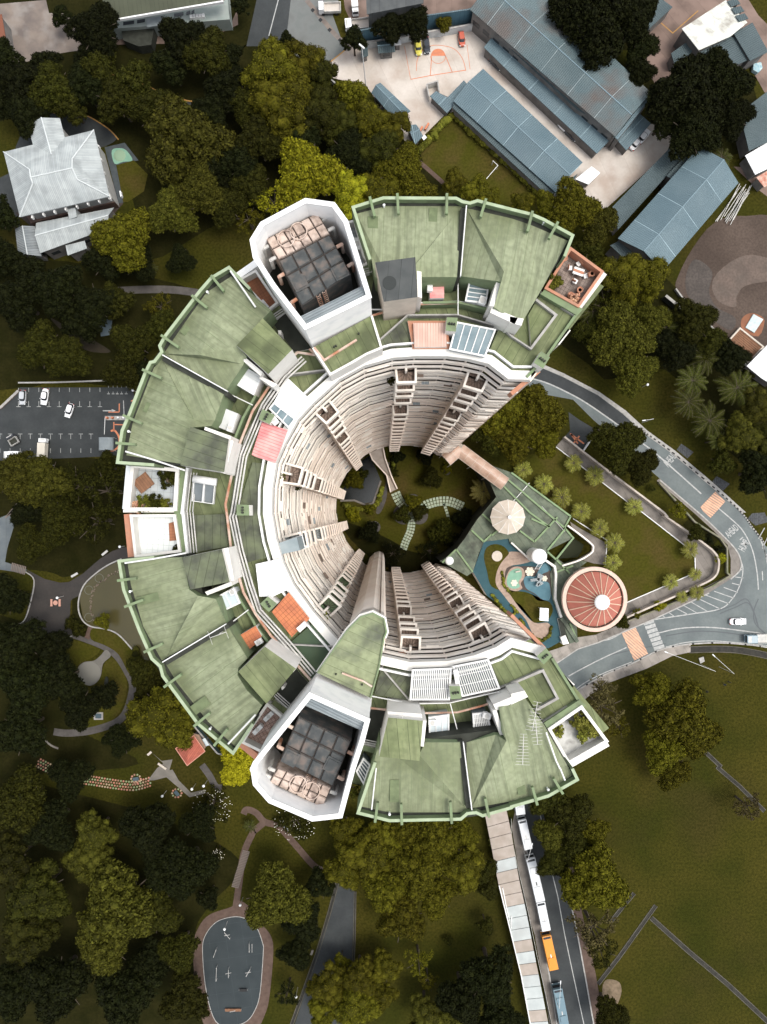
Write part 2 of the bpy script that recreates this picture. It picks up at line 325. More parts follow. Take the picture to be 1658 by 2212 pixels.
        if parent is not None: o.parent = parent; ORI[o.name] = tuple(o0)
        return o
def tag(o, label=None, cat=None, group=None, kind=None):
    if label: o['label'] = label
    if cat: o['category'] = cat
    if group: o['group'] = group
    if kind: o['kind'] = kind
    return o
def thing(name, loc, label, cat, group=None):
    o = bpy.data.objects.new(name, None); C.objects.link(o); o.location = loc; o.empty_display_size = 0.5
    ORI[o.name] = tuple(loc); return tag(o, label, cat, group)
def struct(name, mb, m, ang=0.0):
    return tag(mb.build(name, m, None, ang), kind='structure')
def clone(o, parent=None):
    c = o.copy(); C.objects.link(c); c.parent = parent
    for ch in [x for x in KIDS.get(o.name, [])]: clone(ch, c)
    return c
KIDS = {}
def remember(o):
    KIDS[o.name] = [x for x in bpy.data.objects if x.parent == o]
    for k in KIDS[o.name]: KIDS[k.name] = [x for x in bpy.data.objects if x.parent == k]
def place(proto, used, loc, rz, label, group=None):
    o = proto if not used.get(proto.name) else clone(proto)
    used[proto.name] = True
    o.location = loc; o.rotation_euler = (0, 0, rz); o['label'] = label
    if group: o['group'] = group
    return o
USED = {}
def ctr(pts): return sum((Vector(p) for p in pts), Vector((0, 0, 0)))/len(pts)
def edge_ang(a, b): return math.atan2(b[1]-a[1], b[0]-a[0])
# ================================================================ GROUND, ROADS, PATHS
CX, CY = 5.0, 0.3                      # centre of the horseshoe court
COURT_Z = -10.0
def rimr(a): return 19.5+6.5*max(0, math.cos(a-0.15))**3
court_rim = [Vector((CX+rimr(2*math.pi*i/48)*math.cos(2*math.pi*i/48), CY+rimr(2*math.pi*i/48)*math.sin(2*math.pi*i/48), 0)) for i in range(48)]
g = MB()
outer = []
for i in range(48):
    a = 2*math.pi*i/48; k = 1500/max(abs(math.cos(a)), abs(math.sin(a))); outer.append(Vector((CX+k*math.cos(a), CY+k*math.sin(a), 0)))
for i in range(48):
    j = (i+1) % 48; g.face([court_rim[i], outer[i], outer[j], court_rim[j]])
    g.face([court_rim[i], court_rim[j], court_rim[j]+Vector((0,0,COURT_Z)), court_rim[i]+Vector((0,0,COURT_Z))])
struct('ground', g, m_grass)
struct('court_lawn', MB().face([p+Vector((0,0,COURT_Z)) for p in court_rim]), m_grass2)
ZC = {}
def bump_z(z): ZC[z] = ZC.get(z, -1)+1; return z+ZC[z]*0.0006          # no two sheets in one plane
def region(name, spec, m, z, ang=0.0, sm=0, h=0.0):
    z = bump_z(z)
    pts = P(spec, h) if isinstance(spec, str) else spec
    if sm: pts = smooth(pts, sm, True)
    return struct(name, MB().prism([Vector((p.x, p.y, z)) for p in pts], z-0.006), m, ang)
def ribbon(name, spec, width, z, m, sm=5, ang=0.0, h=0.0, kind=True):
    z = bump_z(z); pts = P(spec, h) if isinstance(spec, str) else spec
    if sm: pts = smooth(pts, sm)
    b = MB().strip(pts, width, z, z, flat=True)
    return struct(name, b, m, ang)
# wooded undergrowth where crowns stand close together (frame-corner darkening is put into its colour)
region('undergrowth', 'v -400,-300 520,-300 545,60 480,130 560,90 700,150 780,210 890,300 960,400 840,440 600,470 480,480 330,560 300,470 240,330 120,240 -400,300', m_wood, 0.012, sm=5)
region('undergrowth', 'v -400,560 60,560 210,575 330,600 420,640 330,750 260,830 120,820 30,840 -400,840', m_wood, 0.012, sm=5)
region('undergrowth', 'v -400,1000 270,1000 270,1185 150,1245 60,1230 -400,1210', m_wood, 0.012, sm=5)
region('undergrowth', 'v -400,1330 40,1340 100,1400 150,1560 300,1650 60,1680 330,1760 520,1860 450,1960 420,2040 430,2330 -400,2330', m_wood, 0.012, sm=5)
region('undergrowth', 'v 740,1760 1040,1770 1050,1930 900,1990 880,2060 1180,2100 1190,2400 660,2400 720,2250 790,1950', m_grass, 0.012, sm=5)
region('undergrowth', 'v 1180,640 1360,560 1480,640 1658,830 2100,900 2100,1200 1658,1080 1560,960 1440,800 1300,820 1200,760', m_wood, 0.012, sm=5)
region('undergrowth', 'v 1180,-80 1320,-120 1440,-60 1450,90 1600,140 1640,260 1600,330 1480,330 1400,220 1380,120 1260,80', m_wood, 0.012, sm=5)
# road round the block
road = P('f -80,760 130,735 200,725 330,780 560,900 720,1020 860,1150 1040,1280 1300,1500 1490,1661 i 1570,100 1640,210 1900,420 2600,600 2600,1300 1900,880 1658,872 1520,852 1280,842 1000,875 780,975 600,1050 410,1160 200,1300 0,1350 0,1100 200,1010 290,975 430,880 560,840 920,690 1280,520 1420,430 1480,370 1480,300 1440,225 1330,110 1215,0 f 960,1440 530,1060 400,930 130,880 -80,880')
struct('road', MB().prism([Vector((p.x, p.y, 0.03)) for p in road], -0.01), m_asph)
region('road_resurfaced', 'f -80,760 130,735 200,727 330,782 560,902 720,1022 855,1150 800,1183 650,1062 450,930 250,830 135,790 -80,745', m_asphd, 0.04)
lowroad = P('l 20,230 30,250 110,560 200,1060 260,1400 330,1900 650,1900 535,1661 480,1350 425,1050 335,650 180,230')
struct('road', MB().prism([Vector((p.x, p.y, 0.03)) for p in lowroad], -0.01), m_asphm)
region('road', 'b 20,-60 240,-60 200,310 120,300 0,300 -60,300', m_asphm, 0.03)
region('road', 'b 235,-60 560,-60 500,100 580,320 420,450 375,420 190,330', mat('grey_forecourt', (0.12, 0.13, 0.125), (0.15, 0.155, 0.15), 0.3, stain=(0.07,0.075,0.07), stain_scale=0.3), 0.036)
region('road', 'k 560,300 640,740 640,830 620,1340 600,1500 560,1700 240,1700 330,1430 430,1100 500,900 540,740', m_asphm, 0.03)
region('road', 'a 480,425 640,470 860,540 1130,650 1400,680 1500,640 1500,700 1300,740 1000,690 640,560', m_asphm, 0.03)
region('temple_drive', 'a 180,800 300,750 430,715 560,745 700,830 760,900 640,960 560,900 300,900 100,1000', m_asphm, 0.03, sm=3)
region('temple_drive', 'a -60,1180 110,1100 130,1480 -60,1400', m_asphm, 0.03)
ribbon('road_edge_line', 'a 485,432 640,462 870,525 1130,632 1300,662 1400,655', 0.35, 0.045, m_ypaint)
ribbon('road_edge_line', 'a 350,735 430,717 560,748 700,832 770,905', 0.3, 0.045, m_ypaint)
ribbon('footpath', 'd 480,270 640,240 800,222 1000,215 1150,220 1300,240', 2.0, 0.03, m_path)
region('paved_patch', 'd 650,410 730,410 720,510 655,520', mat('blue_grey_slab', (0.09,0.12,0.14)), 0.03)
# car park
cp = P('d -150,1000 0,990 130,850 400,850 860,850 870,900 860,1290 400,1310 0,1325 -150,1330')
struct('car_park', MB().prism([Vector((p.x, p.y, 0.03)) for p in cp], -0.01), m_asphm)
mk = MB()
def line2(a, b, wd=0.12): mk.strip([a, b], wd, 0.05, 0.05, flat=True)
for x in range(0, 9):
    xx = 122+66*x
    if xx < 700:
        line2(T('d', xx, 940), T('d', xx, 975)); line2(T('d', xx-14, 975), T('d', xx+14, 975)); line2(T('d', xx+0, 853), T('d', xx, 880))
for x in range(10):
    xx = 2+65.5*x
    if xx < 670:
        line2(T('d', xx, 1150), T('d', xx, 1185)); line2(T('d', xx-14, 1152), T('d', xx+14, 1152)); line2(T('d', xx, 1245), T('d', xx, 1275))
for xx in (705, 735, 762, 790, 820): line2(T('d', xx, 840), T('d', xx, 852)); line2(T('d', xx-9, 892), T('d', xx+9, 892), 0.2); line2(T('d', xx, 878), T('d', xx, 892))
line2(T('d', 802, 935), T('d', 806, 1025), 0.2)
mk.face([T('d',668,998,0.05), T('d',725,998,0.05), T('d',725,990,0.05), T('d',752,1001,0.05), T('d',725,1012,0.05), T('d',725,1005,0.05), T('d',668,1005,0.05)])
struct('parking_marking', mk, m_paint)
b = MB()
for s_ in ('d 705,1010 775,1010', 'd 775,955 775,1010', 'd 740,1075 740,1130', 'd 740,1090 800,1092', 'd 850,940 870,930'):
    b.strip(P(s_), 0.28, 0.05, 0.05, flat=True)
arc = smooth(P('d 720,1133 745,1130 768,1160 776,1190 772,1230 745,1255 715,1262'), 5)
b.strip(arc, 0.5, 0.05, 0.05, flat=True)
struct('road_marking', b, m_opaint)
# road markings
mk = MB()
def ln(s_, wd, sm=5, z=0.055):
    p = P(s_); p = smooth(p, sm) if sm else p; mk.strip(p, wd, z, z, flat=True)
ln('f 130,792 250,830 450,930 650,1065 820,1190 960,1300 1230,1540', 0.36)
ln('f 1300,1600 1420,1700 i 1500,120 1560,240 1590,380 1600,500', 0.3)
ln('i 370,1060 480,1000 600,940 745,875', 0.3); ln('i 955,780 1100,750 1300,745 1560,775 1700,795', 0.3)
ln('i 1445,235 1480,300 1500,370 1480,470 1430,560 1350,625 1150,660 920,695 855,718', 0.28)
ln('i 560,833 640,820 710,783', 0.3); ln('i 1620,160 1658,330', 0.2, 0); ln('i 1625,380 1628,440', 0.25, 0)
for s_ in ('i 1475,370 1500,372','i 1450,418 1502,424','i 1428,458 1484,472','i 1375,485 1466,518','i 1313,510 1442,555','i 1258,535 1410,592','i 1215,560 1355,626','i 1160,578 1268,640','i 1107,598 1200,650','i 1062,618 1138,658','i 1015,645 1050,670','i 968,660 995,680','i 1600,170 1640,100','i 1625,235 1665,150','i 1645,290 1680,230'): ln(s_, 0.22, 0)
ln('i 1545,88 1600,150 1640,250 1665,340', 0.22)
ln('i 412,1150 480,1100 600,1040 780,968', 0.25); ln('i 1000,872 1130,842 1280,832 1400,838 1658,862', 0.22)
for k in range(7):
    p = T('i', 890+11.2*k, 712+27.2*k, 0.056); dx = T('i', 923+11.2*k, 702+27.2*k, 0.056)-p
    n_ = Vector((-dx.y, dx.x, 0)).normalized()*0.48
    mk.face([p-dx-n_, p+dx-n_, p+dx+n_, p-dx+n_])
ln('l 172,235 205,390 222,480 240,580 258,660 300,830 345,1080 385,1270 430,1480 470,1661', 0.22, 0)
ln('b 158,-40 85,238', 0.25, 0)
struct('road_marking', mk, m_paint)
mk = MB()
ln('f 215,718 330,770 560,890 720,1010 860,1140 1040,1270 1300,1490 1480,1650 i 1560,95 1640,200', 0.34)
ln('f 960,1450 1215,1665 i 1330,112 1440,225 1482,300 1482,370 1420,432', 0.34)
ln('i 1280,522 920,692 560,843 430,884 290,978', 0.34, 0); ln('i 410,1162 600,1052 780,978 1000,878 1280,845 1520,855 1700,880', 0.34)
ln('l 333,650 423,1050 478,1350 533,1661 600,1900', 0.3, 0); ln('l 25,250 105,560 195,1060 255,1400 330,1900', 0.3, 0)
kb = MB(); kb.v, kb.f, kb.m = mk.v, mk.f, mk.m
allk = MB()
def kerb(s_, sm=5):
    p = P(s_); p = smooth(p, sm) if sm else p; allk.strip(p, 0.34, 0.0, 0.16)
for s_, sm in (('f 215,718 330,770 560,890 720,1010 860,1140 1040,1270 1300,1490 1480,1650 i 1560,95 1640,200', 5), ('f 960,1450 1215,1665 i 1330,112 1440,225 1482,300 1482,370 1420,432', 5),
               ('i 1280,522 920,692 560,843 430,884 290,978', 0), ('i 410,1162 600,1052 780,978 1000,878 1280,845 1520,855 1700,880', 5), ('l 333,650 423,1050 478,1350 533,1661 600,1900', 0), ('l 25,250 105,560 195,1060 255,1400 330,1900', 0)): kerb(s_, sm)
struct('kerb', allk, m_kerb)
# black painted dashes on the outer kerb
b = MB(); p = smooth(P('f 860,1140 1040,1270 1300,1490 1480,1650 i 1560,95 1640,200'), 14)
for i in range(0, len(p)-1, 2): b.strip([p[i], p[i+1]], 0.37, 0.1, 0.18)
p = smooth(P('i 410,1162 600,1052 780,978 1000,878 1280,845 1520,855 1700,880'), 20)
for i in range(0, len(p)-1, 9): b.strip([p[i], p[i+1]], 0.37, 0.1, 0.18)
struct('kerb_paint', b, m_kerbd)
def hump(spec, ang): region('speed_hump', spec, m_hump, 0.075, ang)
a1 = edge_ang(T('f',1240,1620), T('f',1300,1525))
hump('f 1225,1625 1320,1525 1385,1590 i 1290,35 1240,-10', a1)
a2 = edge_ang(T('i',710,770), T('i',800,735))+R(28)
hump('i 712,775 800,737 885,915 795,960', a2)
def text(words, t, x, y, size, rz):
    cu = bpy.data.curves.new('road_lettering', 'FONT'); cu.body = words; cu.size = size; cu.align_x = 'CENTER'; cu.align_y = 'CENTER'; cu.offset = 0.035
    o = bpy.data.objects.new('tmp', cu); C.objects.link(o)
    me = bpy.data.meshes.new_from_object(o.evaluated_get(bpy.context.evaluated_depsgraph_get())); bpy.data.objects.remove(o)
    me.materials.clear(); me.materials.append(m_paint)
    q = bpy.data.objects.new('road_lettering', me); C.objects.link(q); p = T(t, x, y, 0.06); q.location = p
    q.scale = (0.62, 1.5, 1); q.rotation_euler = (0, 0, rz); return tag(q, kind='structure')
text('AHEAD', 'f', 1030, 1318, 1.9, R(-128)+R(180)); text('HUMP', 'f', 792, 1108, 1.9, R(-128)+R(180))
text('AHEAD', 'i', 1430, 122, 1.8, R(-63)+R(105)); text('HUMP', 'i', 1508, 215, 1.8, R(-63)+R(125))
b = MB(); b.strip([T('i',1480,178), T('i',1500,160)], 0.3, 0.056, 0.056, flat=True); struct('road_marking', b, m_paint)
# pavements
region('pavement', 'i 290,975 430,880 560,840 560,790 420,810 380,850 300,880 240,900 200,980', m_pave, 0.09, R(30))
region('pavement', 'i 410,1162 600,1052 780,978 1000,878 1160,845 1160,905 1040,930 880,1010 640,1100 500,1190 420,1260 300,1330', m_pave, 0.09, R(30))
region('pavement', 'i 560,840 920,690 1280,520 1420,430 1480,370 1480,300 1440,225 1330,110 1215,0 f 960,1440 940,1455 i 1190,10 1310,120 1400,210 1420,300 1420,400 1260,480 900,640 550,790', m_pave2, 0.09, R(25))
region('pavement', 'f 200,725 330,780 560,900 720,1020 860,1150 1040,1280 1300,1500 1490,1661 1520,1661 1320,1480 1060,1260 880,1130 740,1000 570,880 340,760 215,705', m_kerb, 0.09)
region('pavement', 'l 335,650 425,1050 480,1350 535,1661 600,1900 680,1900 600,1661 545,1330 480,1050 400,640', m_brpath, 0.09)
region('pavement', 'l 0,380 30,250 110,560 200,1060 260,1400 330,1900 285,1900 205,1400 150,1080 90,900 30,560', m_pave2, 0.09)
region('grass_verge', 'f 110,1290 290,1240 560,1440 750,1590 i 850,0 1120,210 1190,290 1190,370 1160,405 750,580 600,360 610,210 400,60 300,-60 f 0,1400', m_grass2, 0.02)
region('grass_verge', 'f 860,1140 560,900 330,770 215,700 300,560 500,700 700,900 900,700 1000,900 1300,1180 1600,1420 i 1700,100 1600,60 1560,80 1480,-20 f 1040,1270', m_grass, 0.02)
# worn earth patches in the grass (irregular trodden ground)
for s_ in ('l 620,1370 700,1390 710,1470 660,1560 600,1500 590,1420', 'd 330,400 460,470 600,540 720,620 560,610 420,500'):
    region('worn_ground', s_, mat('worn_ground', (0.20,0.145,0.095), (0.10,0.075,0.04), 0.5, speck=0.4) if s_[0] == 'l' else mat('brown_soil', (0.030,0.022,0.012), (0.02,0.016,0.008), 0.3, speck=0.4), 0.02, sm=4)
# drains through the field
def drain(s_, wd, label, z=0.0, sm=0):
    p = P(s_); p = smooth(p, sm) if sm else p
    c_ = ctr(p); c_.z = 0; t_ = thing('drain', c_, label, 'drain')
    b_ = MB(); b_.strip(p, 0.2, 0.0, 0.12, off=wd/2); b_.strip(p, 0.2, 0.0, 0.12, off=-wd/2); b_.build('drain_edge', mat('drain_edge_concrete', (0.085,0.078,0.062),(0.05,0.046,0.036),.5), t_)
    MB().strip(p, wd-0.25, 0.03, 0.03, flat=True).build('drain_channel', mat('drain_bed', (0.030,0.028,0.022), (0.016,0.015,0.012), 0.9), t_)
drain('l 560,1400 700,1220 800,1080 935,890', 0.95, 'straight open concrete drain from the lower pavement up into the dark field')
drain('l 905,970 1150,1190 1400,1400 1700,1680', 1.1, 'long open drain running diagonally to the bottom right corner of the field')
drain('i 1200,1500 1350,1640 l 1340,0 1480,120 1640,280', 0.9, 'open drain running out from under the large tree to the right edge')
drain('i 1150,890 1300,885 1450,890 1600,915 1750,950', 1.6, 'curved concrete drain beside the road below the parked pickup', sm=4)
drain('l 640,1000 720,900 795,810', 0.9, 'short drain piece beside the bright tree by the lower road')
drain('k 530,740 480,930 400,1200 300,1480 220,1700', 0.8, 'narrow dark drain along the left side of the lower lane')
drain('k 645,800 640,1100 630,1340', 0.5, 'thin drain along the right side of the lower lane')
# left park
region('plaza', 'g 175,370 290,430 390,455 450,450 540,395 650,300 730,250 800,225 870,228 870,292 780,310 700,350 620,400 545,480 515,560 460,570 455,680 470,790 120,860 90,740 160,700 225,440', m_plaza, 0.035)
region('pond', 'g 780,305 700,345 620,400 560,460 525,530 515,600 530,670 580,730 680,755 760,780 850,870 880,930 960,960 1060,1060 1300,1060 1300,300', mat('olive_pond_water', (0.050, 0.043, 0.014), (0.058, 0.049, 0.016), 0.12, rough=0.25, spec=0.5), 0.025)
kb = MB(); kb.strip(smooth(P('g 790,300 700,342 620,398 548,470 515,560 515,640 545,705 600,740 690,755 770,790 860,885'), 6), 0.32, 0, 0.3)
kb.strip(smooth(P('g 170,385 225,440 200,590 160,700 95,740'), 4), 0.25, 0, 0.25); kb.strip(P('g 130,860 470,800'), 0.25, 0, 0.25)
tag(kb.build('garden_kerb', m_kerb), 'pale low kerb curving round the olive pond and dark plaza', 'kerb')
ribbon('footpath', 'g 470,790 560,820 680,870 760,930 820,1020 860,1110 850,1200 820,1290 770,1350 680,1390 560,1420 430,1430 350,1420', 1.9, 0.04, m_path)
ribbon('footpath', 'g 560,815 600,735', 1.8, 0.045, m_brpath, 0)
region('footpath', 'g 690,890 720,930 670,980 655,1060 610,1115 560,1118 510,1070 505,1010 545,970 610,960 650,930', mat('pale_round_paving', (0.12,0.115,0.10),(0.15,0.14,0.125),0.6), 0.05, sm=4)
b = MB(); b.cone(T('g', 580, 1042), [(3.1, 0.055), (3.1, 0.07)], 30); struct('footpath', b, mat('pale_disc', (0.17,0.165,0.145)))
region('footpath', 'g -60,60 60,10 95,80 50,230 35,320 175,370 165,395 0,370 -60,360', mat('blue_grey_paving', (0.085,0.10,0.11), (0.11,0.125,0.13), 0.4, seam=(3,0.05)), 0.04)
region('lawn_patch', 'g 470,560 515,540 540,690 575,735 550,810 470,780', m_wood, 0.05)
region('lawn_patch', 'g 610,745 760,790 850,870 890,980 850,1060 770,920 680,860 590,820', m_grass2, 0.045, sm=3)
region('lawn_patch', 'g 430,830 560,850 650,890 600,940 500,1000 560,1120 640,1120 680,980 740,950 810,1040 820,1180 740,1340 560,1400 480,1300 400,1000', m_grass2, 0.028, sm=3)
ribbon('footpath', 'g 190,1330 250,1420 320,1500 380,1530', 0.5, 0.03, m_pave2)
ribbon('footpath', 'j 300,0 440,50 580,80 700,95 860,110 980,80', 0.01, 0.02, m_path)
region('footpath', 'j 960,80 1020,0 1060,-30 g 990,1560 1050,1610 1120,1600 1100,1670 j 1120,10 1160,80 1240,160 1330,140 1330,165 1230,190 1150,120 1080,60 1000,80', mat('park_pad', (0.13,0.12,0.105),(0.17,0.155,0.135),0.5), 0.035)
ribbon('footpath', 'j 1310,-20 1360,50 1400,120 1440,130', 1.8, 0.03, m_path)
ribbon('footpath', 'j 1580,300 1600,270 1660,290 k 60,350 150,380 260,500 400,650 540,680', 1.7, 0.03, m_brpath)
ribbon('footpath', 'k 60,350 0,400 j 1640,420 1580,560 1550,760 1530,900', 1.7, 0.031, m_brpath)
# stepped ramp treads
b = MB()
for k in range(24):
    p0 = T('j', 1597-3.1*k, 540+10*k); b.box((p0.x, p0.y, 0.09), (1.9, 0.3, 0.1), R(-14))
struct('steps', b, mat('step_edge', (0.16,0.13,0.11)))
b = MB()
for k in range(12):
    p0 = T('k', 410+10.5*k, 655+3.2*k); b.box((p0.x, p0.y, 0.09), (0.3, 1.8, 0.1), R(-14))
for k in range(9):
    p0 = T('g', 80+10.5*k, 352+3*k); b.box((p0.x, p0.y, 0.09), (0.28, 2.2, 0.1), R(-10))
for k in range(12):
    p0 = T('d', 170-10*k, 1545+12*k); b.box((p0.x, p0.y, 0.09), (2.4, 0.35, 0.1), R(35))
struct('steps', b, mat('step_edge', (0.16,0.13,0.11)))
# exercise court
region('court_path', 'j 1500,900 1560,860 1650,930 k 40,1010 100,1090 115,1200 90,1480 60,1600 0,1700 j 1500,1800 1340,1700 1270,1420 1255,1150 1290,1030 1360,950', m_brpath, 0.03, sm=4)
region('exercise_court', 'j 1500,965 1580,970 1658,1020 k 45,1130 50,1200 30,1450 0,1560 j 1600,1640 1500,1670 1400,1640 1340,1450 1315,1200 1330,1090 1400,1000', m_court, 0.05, R(8), sm=4)
b = MB(); b.strip(smooth(P('j 1500,965 1580,970 1658,1020 k 45,1130 50,1200 30,1450 0,1560 j 1600,1640 1500,1670 1400,1640 1340,1450 1315,1200 1330,1090 1400,1000'), 5, True), 0.16, 0, 0.14, closed=True)
tag(b.build('court_kerb', m_kerb), 'thin pale kerb round the oval grey exercise court', 'kerb')
# gardens and yards
region('temple_lawn', 'a 755,1070 870,1040 960,1130 935,1240 830,1310 800,1310', m_grass2, 0.05)
region('temple_terrace', 'a 680,955 810,925 900,1040 870,1045 755,1070 810,1310 770,1320', mat('slate_paving', (0.04,0.05,0.055),(0.06,0.07,0.075),0.6), 0.045)
region('temple_terrace', 'a 100,1380 760,1180 800,1320 730,1400 220,1480', mat('brown_terrace', (0.05,0.035,0.03),(0.03,0.025,0.022),0.6), 0.04)
region('yard', 'a -60,30 300,0 320,85 470,90 480,170 560,320 300,360 180,400 -60,400', m_yard, 0.03, R(5))
region('yard', 'a 700,220 1500,150 1540,60 1545,160 1300,280 760,290', m_brconc, 0.03)
region('school_yard', 'b 375,420 440,450 580,320 700,280 960,250 1500,150 1530,130 c 0,300 650,960 900,800 1060,860 1000,1000 560,1400 340,1400 0,1000 b 1440,900 1240,730 1120,850 1000,960 720,560 480,500', m_conc, 0.03, R(25))
region('school_lawn', 'b 1060,960 1280,710 1380,800 c 0,1080 300,1400 b 1640,1380 1250,1230 1100,1100', m_grass2, 0.035)
ribbon('footpath', 'b 950,950 1050,1040 1120,1100 1260,1225', 1.1, 0.045, m_brpath, 0)
region('school_yard', 'c 1040,-60 1500,-60 1600,100 1800,300 1800,600 1640,600 1540,420 1000,600 940,560 790,300 820,200', m_brconc, 0.03, R(40))
region('dirt_lot', 'c 1320,1440 1520,1400 1800,1500 f 1800,800 1560,560 1390,540 1280,430 1080,230 1080,130 c 1180,1600', m_dirt, 0.03, sm=3)
region('dirt_lot', 'c 1440,1080 1600,1230 1800,1380 1800,1100', m_brconc, 0.028)
region('site_yard', 'b 560,-80 1800,-80 1700,0 1500,110 900,200 640,190 580,60', m_brconc, 0.03)
region('dirt_patch', 'f 1300,170 1400,50 1560,-10 1750,60 1700,150 1520,190 1460,260 1450,330 1340,290', mat('pale_earth', (0.125,0.092,0.074),(0.09,0.068,0.055),.3,speck=.5,stain=(.09,.075,.062),stain_scale=.2), .05, sm=4)
region('dirt_patch', 'f 1190,20 1300,100 1280,230 1330,330 1450,400 1420,480 1290,400 1150,270 1130,130', mat('grey_earth', (0.055,0.046,0.040),(0.075,0.062,0.054),.3,speck=.5), .05, sm=4)
b = MB()                                         # painted
for q_ in ('i 1330,640 1440,600 1520,560 1570,640 1590,720','i 1350,655 1450,615 1530,585 1575,660 1600,740','i 1600,560 1570,640 1580,720 1640,780','i 1000,800 1200,770 1400,780 1600,815','i 450,1010 600,940 740,900 1000,850'): ribbon('tyre_marks', q_, .28, .052, mat('rubber_smear', (0.085,0.095,0.10)))
# basketball half court
def bl(s_, sm=0, wd=0.2):
    p = P(s_); b.strip(smooth(p, sm) if sm else p, wd, 0.05, 0.05, flat=True)
bl('b 1005,515 1135,490 1275,468 1365,455'); bl('b 1132,490 1142,350'); bl('b 1275,470 1225,350'); bl('b 965,300 1005,515', 0, 0.12); bl('b 1370,290 1390,450', 0, 0.12)
bl('b 1042,460 1050,380 1090,320 1150,295 1220,298 1290,320 1340,380 1362,455', 6, 0.16)
c0 = T('b', 1183, 362, 0.05); b.strip([c0+Vector((2.0*math.cos(a), 2.0*math.sin(a), 0)) for a in np.linspace(math.pi, 2*math.pi, 16)], 0.14, 0.05, 0.05, flat=True)
b.face([c0+Vector((1.9*math.cos(a), 1.9*math.sin(a), 0.002)) for a in np.linspace(0, math.pi, 16)])
struct('court_marking', b, m_opaint)
for s_ in ('b 375,300 350,285 375,325 395,300','b 370,52 385,66 370,82 356,66','b 420,115 436,130 420,145 406,130','b 480,180 495,194 480,210 465,194','b 547,247 562,260 547,275 532,260'):
    region('drain_cover', s_, mat('dark_grating', (0.02,0.022,0.024)), 0.06)
ribbon('paving_strip', 'b 330,0 420,110 520,230 620,320', 1.2, 0.05, m_yard, 0)
ribbon('road_edge_line', 'b 385,420 425,450 580,325', 0.3, 0.055, m_ypaint, 0)
ribbon('road_edge_line', 'c 970,150 1045,215 1210,70', 0.25, 0.05, m_ypaint, 0)
for s_ in ('f 1100,1215 1180,1270 1140,1310 1070,1255','f 1330,1425 1415,1475 1370,1520 1300,1460','i 1560,5 1640,0 1670,60 1580,85 1530,40'):
    region('drain_cover', s_, mat('slatted_cover', (0.07,0.075,0.08), (0.04,0.042,0.045), 2.0, seam=(0.5,0.12)), 0.06)
# ================================================================ THE HORSESHOE APARTMENT TOWER
tower = thing('apartment_tower', (CX, CY, 0), 'huge horseshoe shaped apartment tower with green felt roofs round a garden court', 'apartment building')
RH = 103.0
inner = P('f 128,795 e 1640,790 1510,690 1380,660 1240,642 1035,642 890,652 700,705 540,793 372,945 270,1055 185,1210 130,1335 103,1500 h 100,5 128,170 175,330 240,470 372,650 530,832 680,900 820,935 1000,975 1250,968 1420,930 1560,878 i 0,820 200,872', RH)
inner = [Vector((p.x, p.y, 0)) for p in inner]
n_in = len(inner)
def outpt(a, r): return Vector((CX+r*math.cos(a), CY+r*math.sin(a), 0))
A0, A1 = R(53), R(307)
outer_ring = [outpt(A0+(A1-A0)*i/40, 32.5) for i in range(41)]
def off_ring(pts, dd):
    out = []
    for i, p in enumerate(pts):
        a = pts[max(i-1, 0)]; c = pts[min(i+1, len(pts)-1)]; t_ = (c-a).normalized(); out.append(p+Vector((-t_.y, t_.x, 0))*dd)
    return out
# inner[] runs N end -> west -> S end (counter-clockwise), court side is on its left
# --- roof deck, body walls
deck = MB()
far = [outpt(math.atan2(p.y-CY, p.x-CX) if math.atan2(p.y-CY, p.x-CX) > 0 else math.atan2(p.y-CY, p.x-CX)+2*math.pi, 32.5) for p in inner]
for i in range(n_in-1):
    deck.face([inner[i]+Vector((0,0,102)), far[i]+Vector((0,0,102)), far[i+1]+Vector((0,0,102)), inner[i+1]+Vector((0,0,102))])
deck.build('roof_deck', m_deck, tower, R(20))
apron = MB(); apron.ring((CX, CY), 32.6, 39, .009, .009, 56, 0, R(62), R(298)); struct('apron_paving', apron, m_pave2)
ow = MB()
for a, b_ in zip(outer_ring, outer_ring[1:]): ow.face([a, b_, b_+Vector((0,0,102)), a+Vector((0,0,102))])
m_outw = mat('outer_wall_cream', (0.62,0.56,0.50), (0.5,0.45,0.40), 0.3, seam=None, grid=(3.4, 2.75, 0.9), seamcol=(0.06,0.06,0.065))
ow.build('outer_wall', m_outw, tower)
for k in range(0, 37, 1):
    b = MB(); b.strip(outer_ring, 0.5, k*2.75-0.1, k*2.75+0.35); b.build('floor_slab_edge', m_fac, tower)
for s_, e_ in ((inner[0], outer_ring[0]), (inner[-1], outer_ring[-1])):
    b = MB(); b.strip([s_, e_], 0.45, -14, 102); b.build('end_wall', m_fac, tower)
# --- inner wall with galleries
wall = MB(); core = off_ring(inner, -1.0)
for i in range(n_in-1): wall.face([core[i]+Vector((0,0,COURT_Z)), core[i+1]+Vector((0,0,COURT_Z)), core[i+1]+Vector((0,0,102)), core[i]+Vector((0,0,102))])
wall.build('inner_wall', mat('shaded_inner_wall_windows', (0.17,0.14,0.12), (0.12,0.10,0.085), 0.6, grid=(1.7, 2.4, 0.55), seamcol=(0.03,0.035,0.04)), tower)  # wall and windows toned down, shade of the gallery gaps is in the colour
fl = MB()
for i in range(n_in-1): fl.face([core[i]+Vector((0,0,101.95)), core[i+1]+Vector((0,0,101.95)), inner[i+1]+Vector((0,0,101.95)), inner[i]+Vector((0,0,101.95))])
rr = random.Random(3)
m_gal = mat('painted_shade_gallery_floor', (0.085,0.062,0.048), (0.055,0.042,0.034), 0.5)  # recess shade between storeys painted into floors and slab edges
